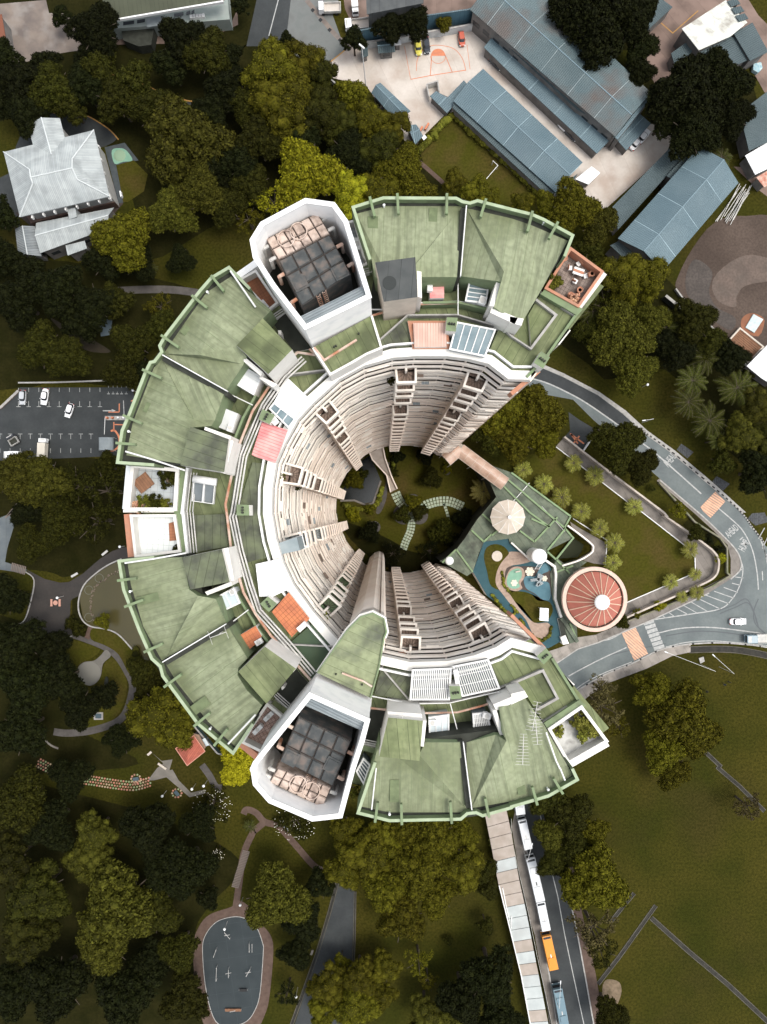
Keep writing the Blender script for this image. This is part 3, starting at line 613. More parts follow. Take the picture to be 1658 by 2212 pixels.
for k in range(-4, 42):
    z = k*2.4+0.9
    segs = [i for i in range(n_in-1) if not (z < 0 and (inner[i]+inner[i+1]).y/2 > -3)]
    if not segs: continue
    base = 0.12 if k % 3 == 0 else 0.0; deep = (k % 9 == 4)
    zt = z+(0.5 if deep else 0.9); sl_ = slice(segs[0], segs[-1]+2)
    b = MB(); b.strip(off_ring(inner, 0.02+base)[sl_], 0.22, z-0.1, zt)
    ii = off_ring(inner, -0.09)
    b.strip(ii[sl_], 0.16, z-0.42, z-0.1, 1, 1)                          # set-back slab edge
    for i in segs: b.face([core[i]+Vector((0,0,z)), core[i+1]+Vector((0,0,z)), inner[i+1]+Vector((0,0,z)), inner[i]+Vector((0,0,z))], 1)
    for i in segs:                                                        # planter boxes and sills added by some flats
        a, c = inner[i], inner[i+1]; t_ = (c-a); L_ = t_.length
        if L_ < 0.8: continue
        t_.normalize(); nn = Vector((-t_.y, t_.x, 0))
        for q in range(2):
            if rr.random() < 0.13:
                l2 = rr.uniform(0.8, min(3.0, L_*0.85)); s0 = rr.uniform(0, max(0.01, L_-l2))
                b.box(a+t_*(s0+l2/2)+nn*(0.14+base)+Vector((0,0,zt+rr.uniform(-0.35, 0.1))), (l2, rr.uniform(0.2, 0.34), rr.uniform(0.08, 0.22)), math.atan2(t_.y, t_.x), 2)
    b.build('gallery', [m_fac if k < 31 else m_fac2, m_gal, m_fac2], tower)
# downpipes and dividing walls between flats
for i in range(1, n_in-1):
    b = MB(); t_ = (inner[i+1]-inner[i-1]).normalized(); nn = Vector((-t_.y, t_.x, 0)); p = inner[i]
    zb = 0 if p.y > -3 else COURT_Z
    b.box(p-nn*0.5+Vector((0,0,(zb+101)/2)), (0.7, 0.18, 101-zb), math.atan2(nn.y, nn.x)); b.build('party_wall', m_fac, tower)
# clothes racks / small awnings on brackets
for q in range(34):
    i = rr.randrange(1, n_in-2); a, c = inner[i], inner[i+1]; t_ = (c-a); L_ = t_.length
    if L_ < 1: continue
    t_.normalize(); nn = Vector((-t_.y, t_.x, 0)); z = (rr.randrange(6, 40))*2.4+rr.uniform(1.2, 2.2)
    p = a+t_*rr.uniform(0.6, L_-0.6)+nn*0.38
    b = MB(); b.box(p+Vector((0,0,z)), (rr.uniform(0.7, 1.5), 0.4, 0.06), math.atan2(t_.y, t_.x))
    b.build('awning', m_grey if q % 3 else m_tan, tower)
# --- white ring parapet at the roof edge
rp = off_ring(inner, -0.42)
MB().strip(rp, 1.0, 101.6, 103.0).build('ring_parapet', m_white, tower)
MB().strip(off_ring(inner, -1.35), 0.22, 102.0, 103.25).build('ring_coping', m_wmetal, tower)
for i in range(n_in-1):
    pass
# --- stair towers on the inner face
TRAYS = [95.5, 90.0, 85.5, 79.5, 68.0, 62.5, 57.0, 51.5, 46, 40.5, 35, 29.5, 24, 18.5, 13, 7.5, 2.0, -3.5, -9.0]
def stair_tower(spec, side, zmin, floorm, wallside=0):
    fl_, fr_, br_, bl_ = P(spec, 95.5)           # front left, front right, back right, back left as drawn on the plan
    t_ = thing_part('stair_tower', tower)
    ang = edge_ang(fl_, fr_)
    down = Vector((0,0,1))
    def at(u, v, z):                              # u across 0..1, v from front to back 0..1
        a = fl_.lerp(fr_, u); b_ = bl_.lerp(br_, u); p = a.lerp(b_, v); return Vector((p.x, p.y, z))
    back = 1.0
    for n, z in enumerate(TRAYS):
        if z < zmin: continue
        rim = MB()
        rim.strip([at(0.03, back, 0), at(0.03, 0.04, 0), at(0.97, 0.04, 0), at(0.97, back, 0)], 0.27, z-0.25, z+1.0)
        tr = rim.build('landing_parapet', m_fac2 if n < 6 else m_fac, t_)
        f = MB(); f.prism([at(0.04, 0.05, z), at(0.96, 0.05, z), at(0.96, 0.5, z), at(0.04, 0.5, z)], z-0.2)
        # winders and the straight flight
        ca = at(0.5, 0.42, 0)
        for q in range(7):
            an = math.pi*q/6
            e_ = at(0.5-0.43*math.cos(an), 0.42-0.34*math.sin(an), 0)
            f.box(Vector(((ca.x+e_.x)/2, (ca.y+e_.y)/2, z+0.05+0.05*q)), ((e_-ca).length, 0.05, 0.1), math.atan2(e_.y-ca.y, e_.x-ca.x), 1)
        u0, u1 = (0.52, 0.95) if side > 0 else (0.05, 0.48)
        for q in range(9):
            v0 = 0.45+q*0.06
            f.prism([at(u0, v0, z), at(u1, v0, z), at(u1, v0+0.06, z), at(u0, v0+0.06, z)], z-0.05+0.0, 0, z1=z+0.12*q)
        f.build('stair_flight', [floorm, mat('stair_nosing', (0.09,0.07,0.055))], t_)
    z0 = min(z for z in TRAYS if z >= zmin)
    MB().strip([at(0.5, 1.0, 0), at(0.5, 0.38, 0)], 0.26, z0, TRAYS[0]+1.6).build('spine_wall', m_fac2, t_)
    if wallside: MB().strip([at(0.0 if wallside < 0 else 1.0, 1.0, 0), at(0.0 if wallside < 0 else 1.0, 0.1, 0)], 0.12, z0, TRAYS[0]-0.5).build('side_wall', m_fac, t_)
    return t_, at
def thing_part(name, par):
    o = bpy.data.objects.new(name, None); C.objects.link(o); o.parent = par; o.empty_display_size = 0.5; ORI[o.name] = ORI[par.name]; return o
m_stbrown = mat('brown_stair_tiles', (0.20,0.14,0.11), (0.28,0.21,0.17), 1.0, seam=(0.35,0.05))
m_stgrey = mat('grey_stair_tiles', (0.26,0.30,0.31), (0.33,0.37,0.38), 1.0)
m_stgreen = mat('green_stair_tiles', (0.10,0.16,0.085), (0.14,0.20,0.11), 1.0)
ST = [('e 915,835 1040,832 1040,640 895,650', 1, 2.0, m_stbrown, 0), ('e 1340,855 1460,890 1540,735 1395,680', -1, 2.0, m_stbrown, -1),
      ('e 545,1020 465,1095 345,985 450,895', 1, 2.0, m_stbrown, 1), ('e 320,1375 290,1485 125,1465 145,1325', 1, 2.0, m_stbrown, 1),
      ('h 322,235 300,125 130,170 145,240', 1, -9.0, m_stgrey, 0), ('h 560,600 480,528 365,640 440,712', 1, -9.0, m_stgreen, -1),
      ('h 945,790 1068,795 1062,972 928,945', 1, -9.0, m_stbrown, -1), ('h 1375,762 1478,700 1560,855 1440,915', -1, -9.0, m_stbrown, -1)]
for a in ST: stair_tower(*a)
# --- lift core with its smooth pink wall facing the court
core_t = P('h 594,766 682,678 759,655 832,693 848,774', 107)
b = MB(); pts = core_t+P('h 832,900 600,900', 107); b.prism([Vector((p.x, p.y, 106.6)) for p in pts], COURT_Z)
b.build('lift_core_wall', mat('pink_cream_smooth_wall', (0.88,0.77,0.67), (0.88,0.80,0.71), 0.15, stain=(0.66,0.52,0.42), stain_scale=0.12, stain_amt=0.6), tower)
jp = P('h 806,672', 107)[0]; MB().tube((jp.x, jp.y+.12, COURT_Z), (jp.x, jp.y+.12, 106.5), .09, 6).build('expansion_joint', m_tan, tower)
def roofpart(name, spec, h, base, m=m_roof, side=m_white, ang=0.0, zs=None, parent=tower):
    pts = P(spec, h)
    if zs:                                     # sloping sheets: every corner is set out at its own height
        zs = [z+1.6 for z in zs]
        pts = [Vector((p.x*(CAMZ-z)/(CAMZ-h), p.y*(CAMZ-z)/(CAMZ-h), z)) for p, z in zip(pts, zs)]
    b = MB(); b.prism(pts, base, 0, 1); return b.build(name, [m, side], parent, ang)
def wallpart(name, spec, h, base, th, m, closed=False, parent=tower, off=0.0):
    b = MB(); b.strip(P(spec, h), th, base, h, closed=closed, off=off); return b.build(name, m, parent)
m_wedge = mat('weathered_wedge_felt', (0.21,0.24,0.135), (0.25,0.28,0.165), 0.3, seam=(1.05,0.06), seamcol=(0.10,0.12,0.06), stain=(0.06,0.065,0.055), stain_scale=0.28, stain_amt=0.85, speck=.35)
# wedge roofs in front of the tank towers
roofpart('wedge_roof', 'h 400,1040 746,1203 801,1002 832,814 848,774 832,693 759,655 682,678 594,766', 107, 102, m_wedge, ang=R(66))
wallpart('wedge_coping', 'h 400,1040 594,766 682,678 759,655 832,693 848,774 832,814 801,1002 746,1203', 107.25, 106.8, 0.16, m_greenp)
wallpart('wedge_fascia', 'h 400,1036 590,760 679,668 759,644 838,686 855,774 839,814', 106.95, 106.2, 0.3, m_white)
roofpart('wedge_roof', 'e 372,592 752,385 812,590 700,640 485,762', 106, 102, m_deck, ang=R(28))
wallpart('wedge_coping', 'e 372,592 485,764 620,690 720,632 815,592 752,385', 106.25, 101.9, 0.25, m_white)
# --- tank towers
def tank_tower(rim, hrim, face, fbase, strip_, light, dark, darkh, ang, lid):
    t_ = thing_part('water_tank_tower', tower)
    rp_ = P(rim, hrim)
    b = MB(); b.strip(rp_, 0.32, 101, hrim, closed=True); b.build('tower_wall', m_tank, t_)
    b = MB(); b.strip(rp_, 0.5, hrim, hrim+0.18, closed=True); b.build('coping', m_wmetal, t_)
    fb = MB(); fb.prism([Vector((p.x, p.y, 102.6)) for p in rp_], 102.4); fb.build('well_floor', m_gutter, t_)
    b = MB(); sp = P(strip_, hrim)[:2]+P(strip_, hrim-1.2)[2:]; b.face([sp[0], sp[1], sp[2], sp[3]]); b.face([sp[2], sp[3], sp[3]+Vector((0,0,-.3)), sp[2]+Vector((0,0,-.3))]); b.build('corrugated_lip', m_grey, t_, ang+R(90))
    for nm, spec, m, nx, ny, hh in (('water_tank', light, m_tankl, 6, 2, darkh+0.1), ('water_tank', dark, m_tankd, 4, 3, darkh)):
        q = P(spec, hh); tk = MB(); tk.prism(q, 103.0, 0, 1); ob = tk.build(nm, [mat('tank_joint', (0.035,0.028,0.024)), m], t_, ang)
        pn = MB()
        for i in range(nx):                       # slightly pillowed panels with open joints
            for j in range(ny):
                def bil(u, v): return q[0].lerp(q[1], u).lerp(q[3].lerp(q[2], u), v)
                e_ = 0.03; u0, u1, v0, v1 = (i+e_*nx/4)/nx, (i+1-e_*nx/4)/nx, (j+e_*1.2)/ny, (j+1-e_*1.2)/ny
                cc = bil((u0+u1)/2, (v0+v1)/2)+Vector((0,0,0.26))
                c4 = [bil(u0, v0), bil(u1, v0), bil(u1, v1), bil(u0, v1)]
                c4u = [p.lerp(cc, 0.12)+Vector((0,0,0.14)) for p in c4]
                for k in range(4):
                    l_ = (k+1) % 4; pn.face([c4[k], c4[l_], c4u[l_], c4u[k]]); pn.face([c4u[k], c4u[l_], cc])
        pn.build('tank_panels', m, ob, ang)
        for (u, v) in ((0.15, 0.6), (0.85, 0.85)) if m is m_tankd else ((0.30, 0.42), (0.55, 0.38)):
            hb = MB(); c = bil(u, v)
            if m is m_tankd: hb.box(c+Vector((0,0,0.25)), (1.5, 1.5, 0.16), ang); hb.box(c+Vector((0,0,0.36)), (1.1, 1.1, 0.12), ang)
            else: hb.ring((c.x, c.y), .82, .92, c.z+0.1, c.z+0.42, 18)
            hb.build('tank_hatch', m, ob, ang)
        for (u, v) in ((-0.03, 0.25), (-0.03, 0.8), (1.03, 0.3), (1.03, 0.8)):
            c = bil(u, v); o2 = bil(0.5, v); dr = (c-o2).normalized(); pb = MB()
            pb.path([c+dr*-0.1+Vector((0,0,-.3)), c+dr*0.5+Vector((0,0,-.3)), c+dr*0.55+Vector((0,0,-2.5))], 0.2, 8)
            pb.build('overflow_pipe', m_rust if m is m_tankd else m_pipe, t_)
    for (u, v) in ((0.33, 1), (0.45, 1)):
        c = bil(u, v); dr = (bil(u, 1)-bil(u, 0)).normalized(); lb = MB()
        for sgn in (-.2, .2):
            s2 = Vector((-dr.y, dr.x, 0))*sgn; lb.tube(c+s2+dr*0.2+Vector((0,0,.8)), c+s2+dr*0.6+Vector((0,0,-5)), 0.04)
        for z in range(10): lb.tube(c+dr*(0.23+z*0.035)+Vector((-dr.y*.2, dr.x*.2, .5-z*.5)), c+dr*(0.23+z*0.035)-Vector((-dr.y*.2, dr.x*.2, -.5+z*.5)), 0.025, 5)
        lb.build('ladder', m_rust, t_)
    return t_
angN = edge_ang(T('b',65,1550), T('b',400,1380)); angS = edge_ang(T('h',300,1270), T('h',610,1430))
tank_tower('b -20,1560 45,1455 325,1305 505,1330 585,1440 655,1661 e 735,262 325,462 120,195 0,10', 112, None, 104, 'e 318,456 725,256 690,192 280,395',
           'b 65,1550 400,1380 480,1515 150,1685', 'b 150,1690 478,1520 617,1775 300,1988', 109, angN, 0)
tank_tower('g 1640,1661 h 0,1620 355,1182 725,1345 690,1480 630,1661 k 550,305 370,325 95,208 0,100 -12,20', 113, None, 104, 'h 350,1185 722,1345 690,1415 305,1245',
           'k 490,125 145,0 90,90 435,258', 'h 620,1480 280,1320 160,1600 k 500,120', 110, angS, 0)
# --- the big outer roofs
def parapet(spec, sides=None):
    wallpart('roof_parapet', spec, 107.0, 102, 0.26, m_greenp)
    wallpart('parapet_coping', spec, 107.1, 107.0, 0.32, mat('pale_green_coping', (0.32,0.38,0.26), (0.26,0.32,0.20), 1.0))
def beams(spec):
    p = P(spec, 107.2)
    for a, b_ in zip(p[::2], p[1::2]):
        q = MB(); dr = (b_-a); l = dr.length; dr.normalize()
        q.strip([a, b_], 0.27, 106.8, 107.3); q.build('roof_beam', m_greenp, tower)
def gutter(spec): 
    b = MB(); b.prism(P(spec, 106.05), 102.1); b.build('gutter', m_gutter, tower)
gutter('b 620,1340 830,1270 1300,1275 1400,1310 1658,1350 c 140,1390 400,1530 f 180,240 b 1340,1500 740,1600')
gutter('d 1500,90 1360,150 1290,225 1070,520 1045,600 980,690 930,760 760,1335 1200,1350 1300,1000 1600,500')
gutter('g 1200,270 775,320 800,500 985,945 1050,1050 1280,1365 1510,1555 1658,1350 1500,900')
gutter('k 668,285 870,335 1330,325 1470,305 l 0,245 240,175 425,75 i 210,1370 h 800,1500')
HR = 105
def rang(a, b_): return edge_ang(T(*a), T(*b_))
nsL = R(88)
roofpart('felt_roof', 'b 655,1385 840,1336 1338,1336 e 1080,0 900,220 775,135 745,-10', HR, 102, ang=R(-2), side=m_greenp, zs=[104.7,104.5,104.5,105.6,105.9,105.2,104.9])
roofpart('felt_roof', 'b 1338,1336 e 1305,135 1080,135 900,220 1080,0', HR, 102, ang=R(-1), side=m_greenp, zs=[104.5,105.6,105.9,105.9,105.6])
roofpart('felt_roof', 'b 1366,1348 e 1322,128 1590,165 1610,100', HR, 102, ang=R(-14), side=m_greenp, zs=[104.6,104.3,106.2,107.0])
roofpart('felt_roof', 'b 1366,1348 1658,1415 c 120,1455 365,1560 f 190,225 80,410 -20,395 e 1545,330 1610,100', HR, 102, ang=R(-12), side=m_greenp, zs=[104.6,104.5,104.5,104.7,104.5,104.5,104.8,105.6,107.0])
roofpart('felt_roof', 'd 1500,130 1760,350 1660,450 1540,580 1300,640 1062,632 1200,430 1340,235', HR, 102, ang=R(53), side=m_greenp, zs=[104.7,105.0,105.6,106,106.2,104.5,104.5,104.5])
roofpart('felt_roof', 'd 1062,632 1300,640 1540,580 1600,650 1580,700 1460,882', HR, 102, ang=R(30), side=m_greenp, zs=[104.5,106.2,106.0,105.6,105.3,105.0])
roofpart('felt_roof', 'd 1052,668 1452,895 1395,1060 1260,1060 1160,900', HR, 102, ang=R(25), side=m_greenp, zs=[104.5,105.4,105.7,106.1,106])
roofpart('felt_roof', 'd 1052,668 1160,900 1260,1060 1395,1060 1370,1100 1240,1110 1175,1345 820,1290 860,1085 1000,720', HR, 102, ang=R(66), side=m_greenp, zs=[104.5,106,106.1,105.7,105.5,105.6,105,104.5,104.5,104.5])
roofpart('felt_roof', 'g 825,305 1185,290 1228,500 1285,540 1170,760 1082,940 1050,960 930,740 850,470', HR, 102, ang=R(105), side=m_greenp, zs=[104.5,105,105.6,106,106.1,104.8,104.5,104.5,104.5])
roofpart('felt_roof', 'g 1082,940 1170,760 1285,540 1400,560 1472,728', HR, 102, ang=R(118), side=m_greenp, zs=[104.8,106.1,106,105.6,104.9])
roofpart('felt_roof', 'g 1078,985 1480,742 1605,945 1545,1010', HR, 102, ang=R(122), side=m_greenp, zs=[104.5,105,105.4,106.1])
roofpart('felt_roof', 'g 1078,985 1545,1010 1540,1055 1600,1150 1700,1250 1535,1525 1350,1355 1150,1105', HR, 102, ang=R(127), side=m_greenp, zs=[104.5,106.1,106,105.6,105,104.5,104.5,104.5])
roofpart('felt_roof', 'h 800,1500 1060,1570 k 1368,268 1330,288 870,288 684,250', HR, 102, ang=R(-1), side=m_greenp, zs=[105.2,106,104.5,104.5,104.5,104.5])
roofpart('felt_roof', 'h 1060,1570 1100,1490 1325,1490 k 1368,268', HR, 102, ang=R(1), side=m_greenp, zs=[106,105.7,105.4,104.5])
roofpart('felt_roof', 'h 1338,1498 1556,1440 1625,1480 k 1398,262', HR, 102, ang=R(12), side=m_greenp, zs=[104.3,105.4,107.0,104.6])
roofpart('felt_roof', 'h 1625,1480 1600,1430 i -80,1265 0,1245 70,1175 210,1375 375,1661 l 400,45 240,150 0,215 k 1398,262', HR, 102, ang=R(14), side=m_greenp, zs=[107.0,106.4,105.4,105,104.8,104.8,104.7,104.5,104.5,104.5,104.6])
parapet('e 742,20 b 632,1342 828,1282 1300,1284 1340,1306 1390,1316 1438,1300 1658,1356 c 130,1388 210,1422 398,1525 345,1661')
parapet('d 1620,210 1485,72 1370,140 1300,220 1068,522 1036,580 1050,620 1002,682 975,688 940,760 832,1040 792,1130 762,1336 1000,1352')
parapet('g 1000,292 772,316 802,500 902,760 985,948 1040,998 1056,1060 1282,1368 1512,1560 1640,1372')
parapet('h 775,1620 k 664,292 868,342 1330,332 1372,296 1430,290 1472,310 1658,258 l 0,252 240,182 428,76 i 395,1661')
beams('b 740,1275 772,1402 918,1254 926,1386 1240,1254 1238,1386 1494,1288 1458,1406 c 137,1368 104,1500 302,1438 244,1546')
beams('d 1370,124 1452,226 1244,254 1344,334 1046,512 1160,590 924,734 1048,790 798,1030 920,1084 752,1210 880,1220')
beams('g 762,442 886,426 808,612 930,566 934,906 1056,850 1064,1132 1176,1050 1258,1386 1362,1300 1388,1512 1476,1404')
beams('k 792,224 774,352 944,234 948,368 1262,220 1272,360 1488,198 1514,320 l 136,124 168,240 274,68 334,168')
m_patch = mat('felt_repair_patch', (0.15,0.185,0.095), (0.115,0.145,0.075), 1.0, speck=.4)
def patch(t, x, y, w_, l_, ang, z=106.75):
    c = T(t, x, y, z); MB().box((c.x, c.y, z), (w_, l_, .05), ang, 0).build('repair_patch', m_patch, tower)
for a in (('b',760,1480,1.1,2.6,0,106.5),('b',1150,1400,.9,1.8,R(-4),106.35),('d',1250,520,1.0,2.8,R(50),106.5),('d',1000,1000,1.1,2.2,R(66),106.5),('g',960,560,.9,2.4,R(105),106.55),('g',1300,1250,1.1,2.0,R(127),106.6),('k',900,150,1.0,2.4,0,106.5),('l',60,120,.9,1.8,R(12),106.5),('c',60,1560,1.0,2.2,R(-12),106.5)): patch(*a)
# valley gutters with a white pipe along each
def valley(spec, h=107.3):
    p = P(spec, h); MB().strip(p, 0.55, 102.5, h-0.5).build('valley_gutter', m_gutter, tower)
    MB().strip(p, 0.1, h-0.2, h+0.2, off=0.26).build('valley_pipe', m_wmetal, tower)
valley('b 1350,1335 e 1312,130'); valley('d 1050,655 1470,890'); valley('g 1065,982 1475,736'); valley('h 1330,1490 k 1385,270')
def pipes(spec, h, r=0.09, m=m_wmetal, name='roof_pipe', n=1, gap=0.3):
    p = P(spec, h)
    for i in range(n):
        c = off_ring(p, gap*i) if n > 1 else p
        MB().path([Vector((a.x, a.y, h)) for a in c], r).build(name, m, tower)
# ring gallery pipes and low walls
pipes('e 750,385 860,355 975,315 1110,308 1310,302 1440,325 1555,360 1640,400', 103.6, 0.13, m_rust)
pipes('e 745,345 860,345 970,305 1310,292 1500,325', 103.7, 0.08)
wallpart('ring_wall', 'e 752,480 e 800,545 985,380 1310,378 1600,462 f 0,515 130,600', 103.2, 102, 0.16, m_kerb)
wallpart('ring_wall', 'e 1080,132 1310,132 1510,165', 104.3, 102, 0.25, m_greenp)
wallpart('ring_wall', 'e 1085,300 1310,296 1520,345', 103.9, 102, 0.25, m_greenp)
wallpart('ring_wall', 'e 450,735 210,765 100,900 20,1010 d 1590,1180 1530,1440 1500,1661 g 1520,100 1560,330 1650,540 h 30,640 200,855 500,870', 103.2, 102, 0.16, m_kerb)
pipes('e 350,600 390,640 270,622 150,750 30,930 d 1640,1000 1540,1250 1495,1450 1462,1610 g 1470,0 1500,250 1580,520 1658,660 h 100,800 355,1085', 103.7, 0.15, m_rust)
pipes('e 300,650 170,770 40,960 d 1650,1070 1560,1290 1500,1661 g 1490,30 1535,250 1600,480 h 0,650 190,860 360,1060', 103.6, 0.1, m_pipe, n=3, gap=0.35)
wallpart('ring_wall', 'd 1658,900 1575,1050 1515,1200', 103.8, 102, 0.25, m_greenp)
wallpart('ring_wall', 'g 1500,470 1570,590 1640,700 h 0,740 100,865', 103.8, 102, 0.25, m_greenp)
wallpart('ring_wall', 'd 1215,1370 1180,1661 g 1185,0 1215,270', 103.6, 102, 0.3, m_wmetal)
pipes('d 1240,1400 1212,1661 g 1215,0 1240,262', 103.2, 0.07, m_pipe, n=3, gap=0.32)
pipes('h 745,1268 860,1280 1000,1300 1180,1300 1310,1295 1480,1250 1658,1185', 103.7, 0.12, m_rust)
wallpart('ring_wall', 'h 815,1005 1010,1235 1260,1225 1440,1190 1658,1110 i 0,1110 190,1025', 103.2, 102, 0.16, m_kerb)
pipes('h 750,1190 1005,1240 1255,1235 1580,1160', 103.5, 0.07)
wallpart('ring_wall', 'h 1090,1480 1330,1470 1555,1420', 104.2, 102, 0.25, m_greenp)
pipes('h 1262,1240 1310,1420 1355,1510', 104.3, 0.06); pipes('e 1312,105 1312,380', 104.3, 0.06); pipes('d 1475,885 1640,965', 104.3, 0.06); pipes('g 1480,730 1612,630', 104.3, 0.06)
pipes('d 815,1265 1000,1320 1200,1388', 107.4, 0.09); pipes('g 810,328 1000,300 1210,262', 107.4, 0.09); pipes('k 782,0 765,150 752,270', 107.2, 0.07, m_wmetal); pipes('l 315,0 347,80', 107.2, 0.09); pipes('g 1480,1500 1658,1310', 107.2, 0.1); pipes('d 1495,95 1658,330', 107.3, 0.1); pipes('h 750,1200 745,1265 725,1345', 103.4, 0.06)
pipes('i 225,1425 290,1610 315,1661', 107.3, 0.09)
# raised frames at the two ends of the ring
for s_ in ('f 125,600 290,380 160,280', 'i 165,1280 300,1205 205,1025 0,1110', 'f 190,235 420,385', 'i 205,1365 430,1225'):
    wallpart('end_frame', s_, 103.1, 102, 0.28, m_kerb)
roofpart('end_roof', 'f 195,225 450,345 235,640 130,760 95,785 e 1500,650 1590,440 1650,510 f 0,515 130,600 110,380', 102.6, 102, m_deck, ang=R(-30))
wallpart('edge_coping', 'f 220,205 452,345 415,385 235,640 100,782', 103.2, 101, 0.3, m_greenp)
wallpart('edge_coping', 'i 265,945 430,1210 470,1250 235,1405', 103.2, 101, 0.3, m_greenp)
roofpart('end_roof', 'i 120,820 265,960 440,1215 215,1370 100,1190 0,1110 h 1600,1160 1520,960', 102.6, 102, m_deck, ang=R(30))
roofpart('edge_band', 'f 225,205 450,340 420,380 188,245', 103.4, 102, m_greenp, m_greenp)
roofpart('edge_band', 'i 440,1215 470,1255 235,1405 210,1365', 103.4, 102, m_greenp, m_greenp)
roofpart('edge_ledge', 'f 235,640 365,468 385,480 310,575 300,570 240,640', 102, 99, m_white, m_white)
roofpart('edge_ledge', 'i 255,955 320,1030 410,1115 395,1135 310,1040', 102, 99, m_white, m_white)
wallpart('salmon_end_edge', 'f 180,740 0,890', 101.5, 99.5, 0.5, m_salmon); wallpart('salmon_end_edge', 'i 0,665 215,880', 102.4, 99.5, 0.4, m_salmon)
# penthouse boxes
def box_roof(spec, h, m=m_mossbox, ang=0.0, side=m_white, lip=True):
    roofpart('penthouse_roof', spec, h, 102, m, side, ang)
box_roof('e 775,40 1035,5 1050,265 830,295', 109.0, m_black, R(-5), m_beige)
box_roof('d 1535,578 1705,402 1895,605 1740,765', 108.6, m_deck, R(52))
box_roof('d 1235,1105 1485,1185 1455,1400 1170,1355', 108.6, m_mossbox, R(72))
box_roof('g 1180,292 1440,238 1490,450 1235,500', 108.6, m_mossbox, R(-12))
box_roof('h -112,1032 60,868 262,1012 70,1240', 108.6, m_deck, R(40))
box_roof('h 860,1328 1085,1350 1062,1610 800,1582', 108.8, m_deck, R(5))
c_ = T('e', 868, 172, 109.05); b = MB(); b.cone((c_.x, c_.y), [(0.72, 109.0), (0.72, 109.04), (0.7, 109.05)], 24); b.build('round_stain_cover', mat('dark_cover', (0.03,0.034,0.033)), tower)
for s_, h in (('d 1330,1105 1500,1165 1495,1190 1325,1125', 106.4), ('d 1485,1190 1515,1195 1460,1410 1430,1400', 106.6), ('g 1440,235 1480,228 1520,440 1490,450', 106.6), ('g 1330,515 1500,448 1502,475 1345,537', 106.2),
              ('h -30,1000 75,862 110,900 0,1000', 106.0), ('h 100,870 265,1010 245,1035 90,885', 106.0), ('e 1045,95 1075,100 1078,270 1050,262', 106.4), ('e 1560,165 1590,165 1545,325 1515,320', 106.2),
              ('e 1530,330 1700,400 1680,440 1520,365', 105.6), ('f -10,390 80,405 65,450 -10,430', 105.6), ('h 855,1290 1075,1305 1085,1350 860,1328', 106.6), ('h 1080,1348 1108,1350 1090,1518 1068,1515', 106.4),
              ('i 0,1175 85,1155 108,1195 0,1245', 105.6), ('h 1540,1245 1658,1195 1658,1240 1560,1285', 105.6), ('h 1535,1285 1562,1282 1612,1440 1585,1445', 106), ('d 1585,650 1705,750 1690,775 1580,680', 106), ('d 1690,775 1800,830 1770,850 1680,790', 105.0)):
    roofpart('white_upstand', s_, h+1.1, 102, m_white, m_white)
for s_ in ('e 145,480 165,480 168,510 148,505', 'h 165,1135 180,1122 190,1135 172,1152', 'h 808,1430 825,1425 825,1455 808,1460'): roofpart('vent_box', s_, 104, 102, m_white, m_white)
# coloured and glazed roofs of the inner ring
def flat(name, spec, h, m, ang=0.0, side=None, base=102): return roofpart(name, spec, h, base, m, side or m_white, ang)
flat('tiled_roof', 'e 985,418 1240,418 1262,602 1018,602', 103.2, m_salmon); flat('peach_roof', 'e 1022,432 1232,432 1240,585 1030,590', 103.7, m_peach, R(-90)+R(90))
flat('pink_roof', 'e 42,1075 208,1125 128,1338 0,1300 -25,1285', 103.6, m_pink, R(70)); flat('orange_tile_roof', 'h 105,645 215,517 350,688 235,808', 103.7, m_orange, R(42), m_white)
flat('orange_tile_roof', 'g 1540,805 1658,735 h 40,800 0,855 g 1600,900', 104.2, m_orange, R(30)); flat('small_pink_roof', 'e 1130,145 1222,150 1222,270 1130,272', 104.2, m_pink, R(90))
flat('white_flat_roof', 'e 205,785 340,915 255,1055 110,960', 103.5, m_whroof, R(48)); flat('white_flat_roof', 'h 0,335 160,300 232,490 110,545 25,545', 103.5, mat('bright_white_roof', (0.86,0.86,0.85), (0.8,0.8,0.79), 0.5), R(20))
flat('white_flat_roof', 'd 1520,825 1580,708 1700,785 1645,900', 104.4, m_whroof, R(60)); flat('white_flat_roof', 'd 1440,978 1545,1020 1500,1140 1385,1095', 104.4, mat('pale_grey_roof', (0.50,0.51,0.51),(0.58,0.59,0.59),0.8), R(70))
flat('felt_panel', 'h 230,840 365,722 522,848 365,1082 205,872', 102.8, m_dgreen, R(40), m_greenp)
flat('felt_panel', 'e -20,1335 90,1350 70,1661 h 75,0 98,290 0,308 g 1590,330 d 1540,1661', 102.8, m_mossbox, R(5), m_greenp)
flat('felt_panel', 'g 1230,20 1455,10 1480,220 1245,262', 102.7, m_mossbox, R(0), m_greenp)
flat('felt_panel', 'e 765,440 800,545 985,385 1005,585 830,610 812,590', 102.7, m_mossbox, R(25), m_greenp)
flat('felt_panel', 'h 770,1180 815,1005 1008,1035 1000,1220', 102.8, m_mossbox, R(-35), m_greenp)
flat('dark_well', 'e 745,270 770,110 830,345 755,380', 102.25, m_gutter); flat('dark_well', 'e 115,440 200,360 360,600 250,620', 102.25, m_gutter); flat('dark_well', 'h 745,1270 850,1285 800,1500 700,1500', 102.25, m_gutter); flat('dark_well', 'h 125,1190 260,1010 345,1110 220,1280', 102.25, m_gutter)
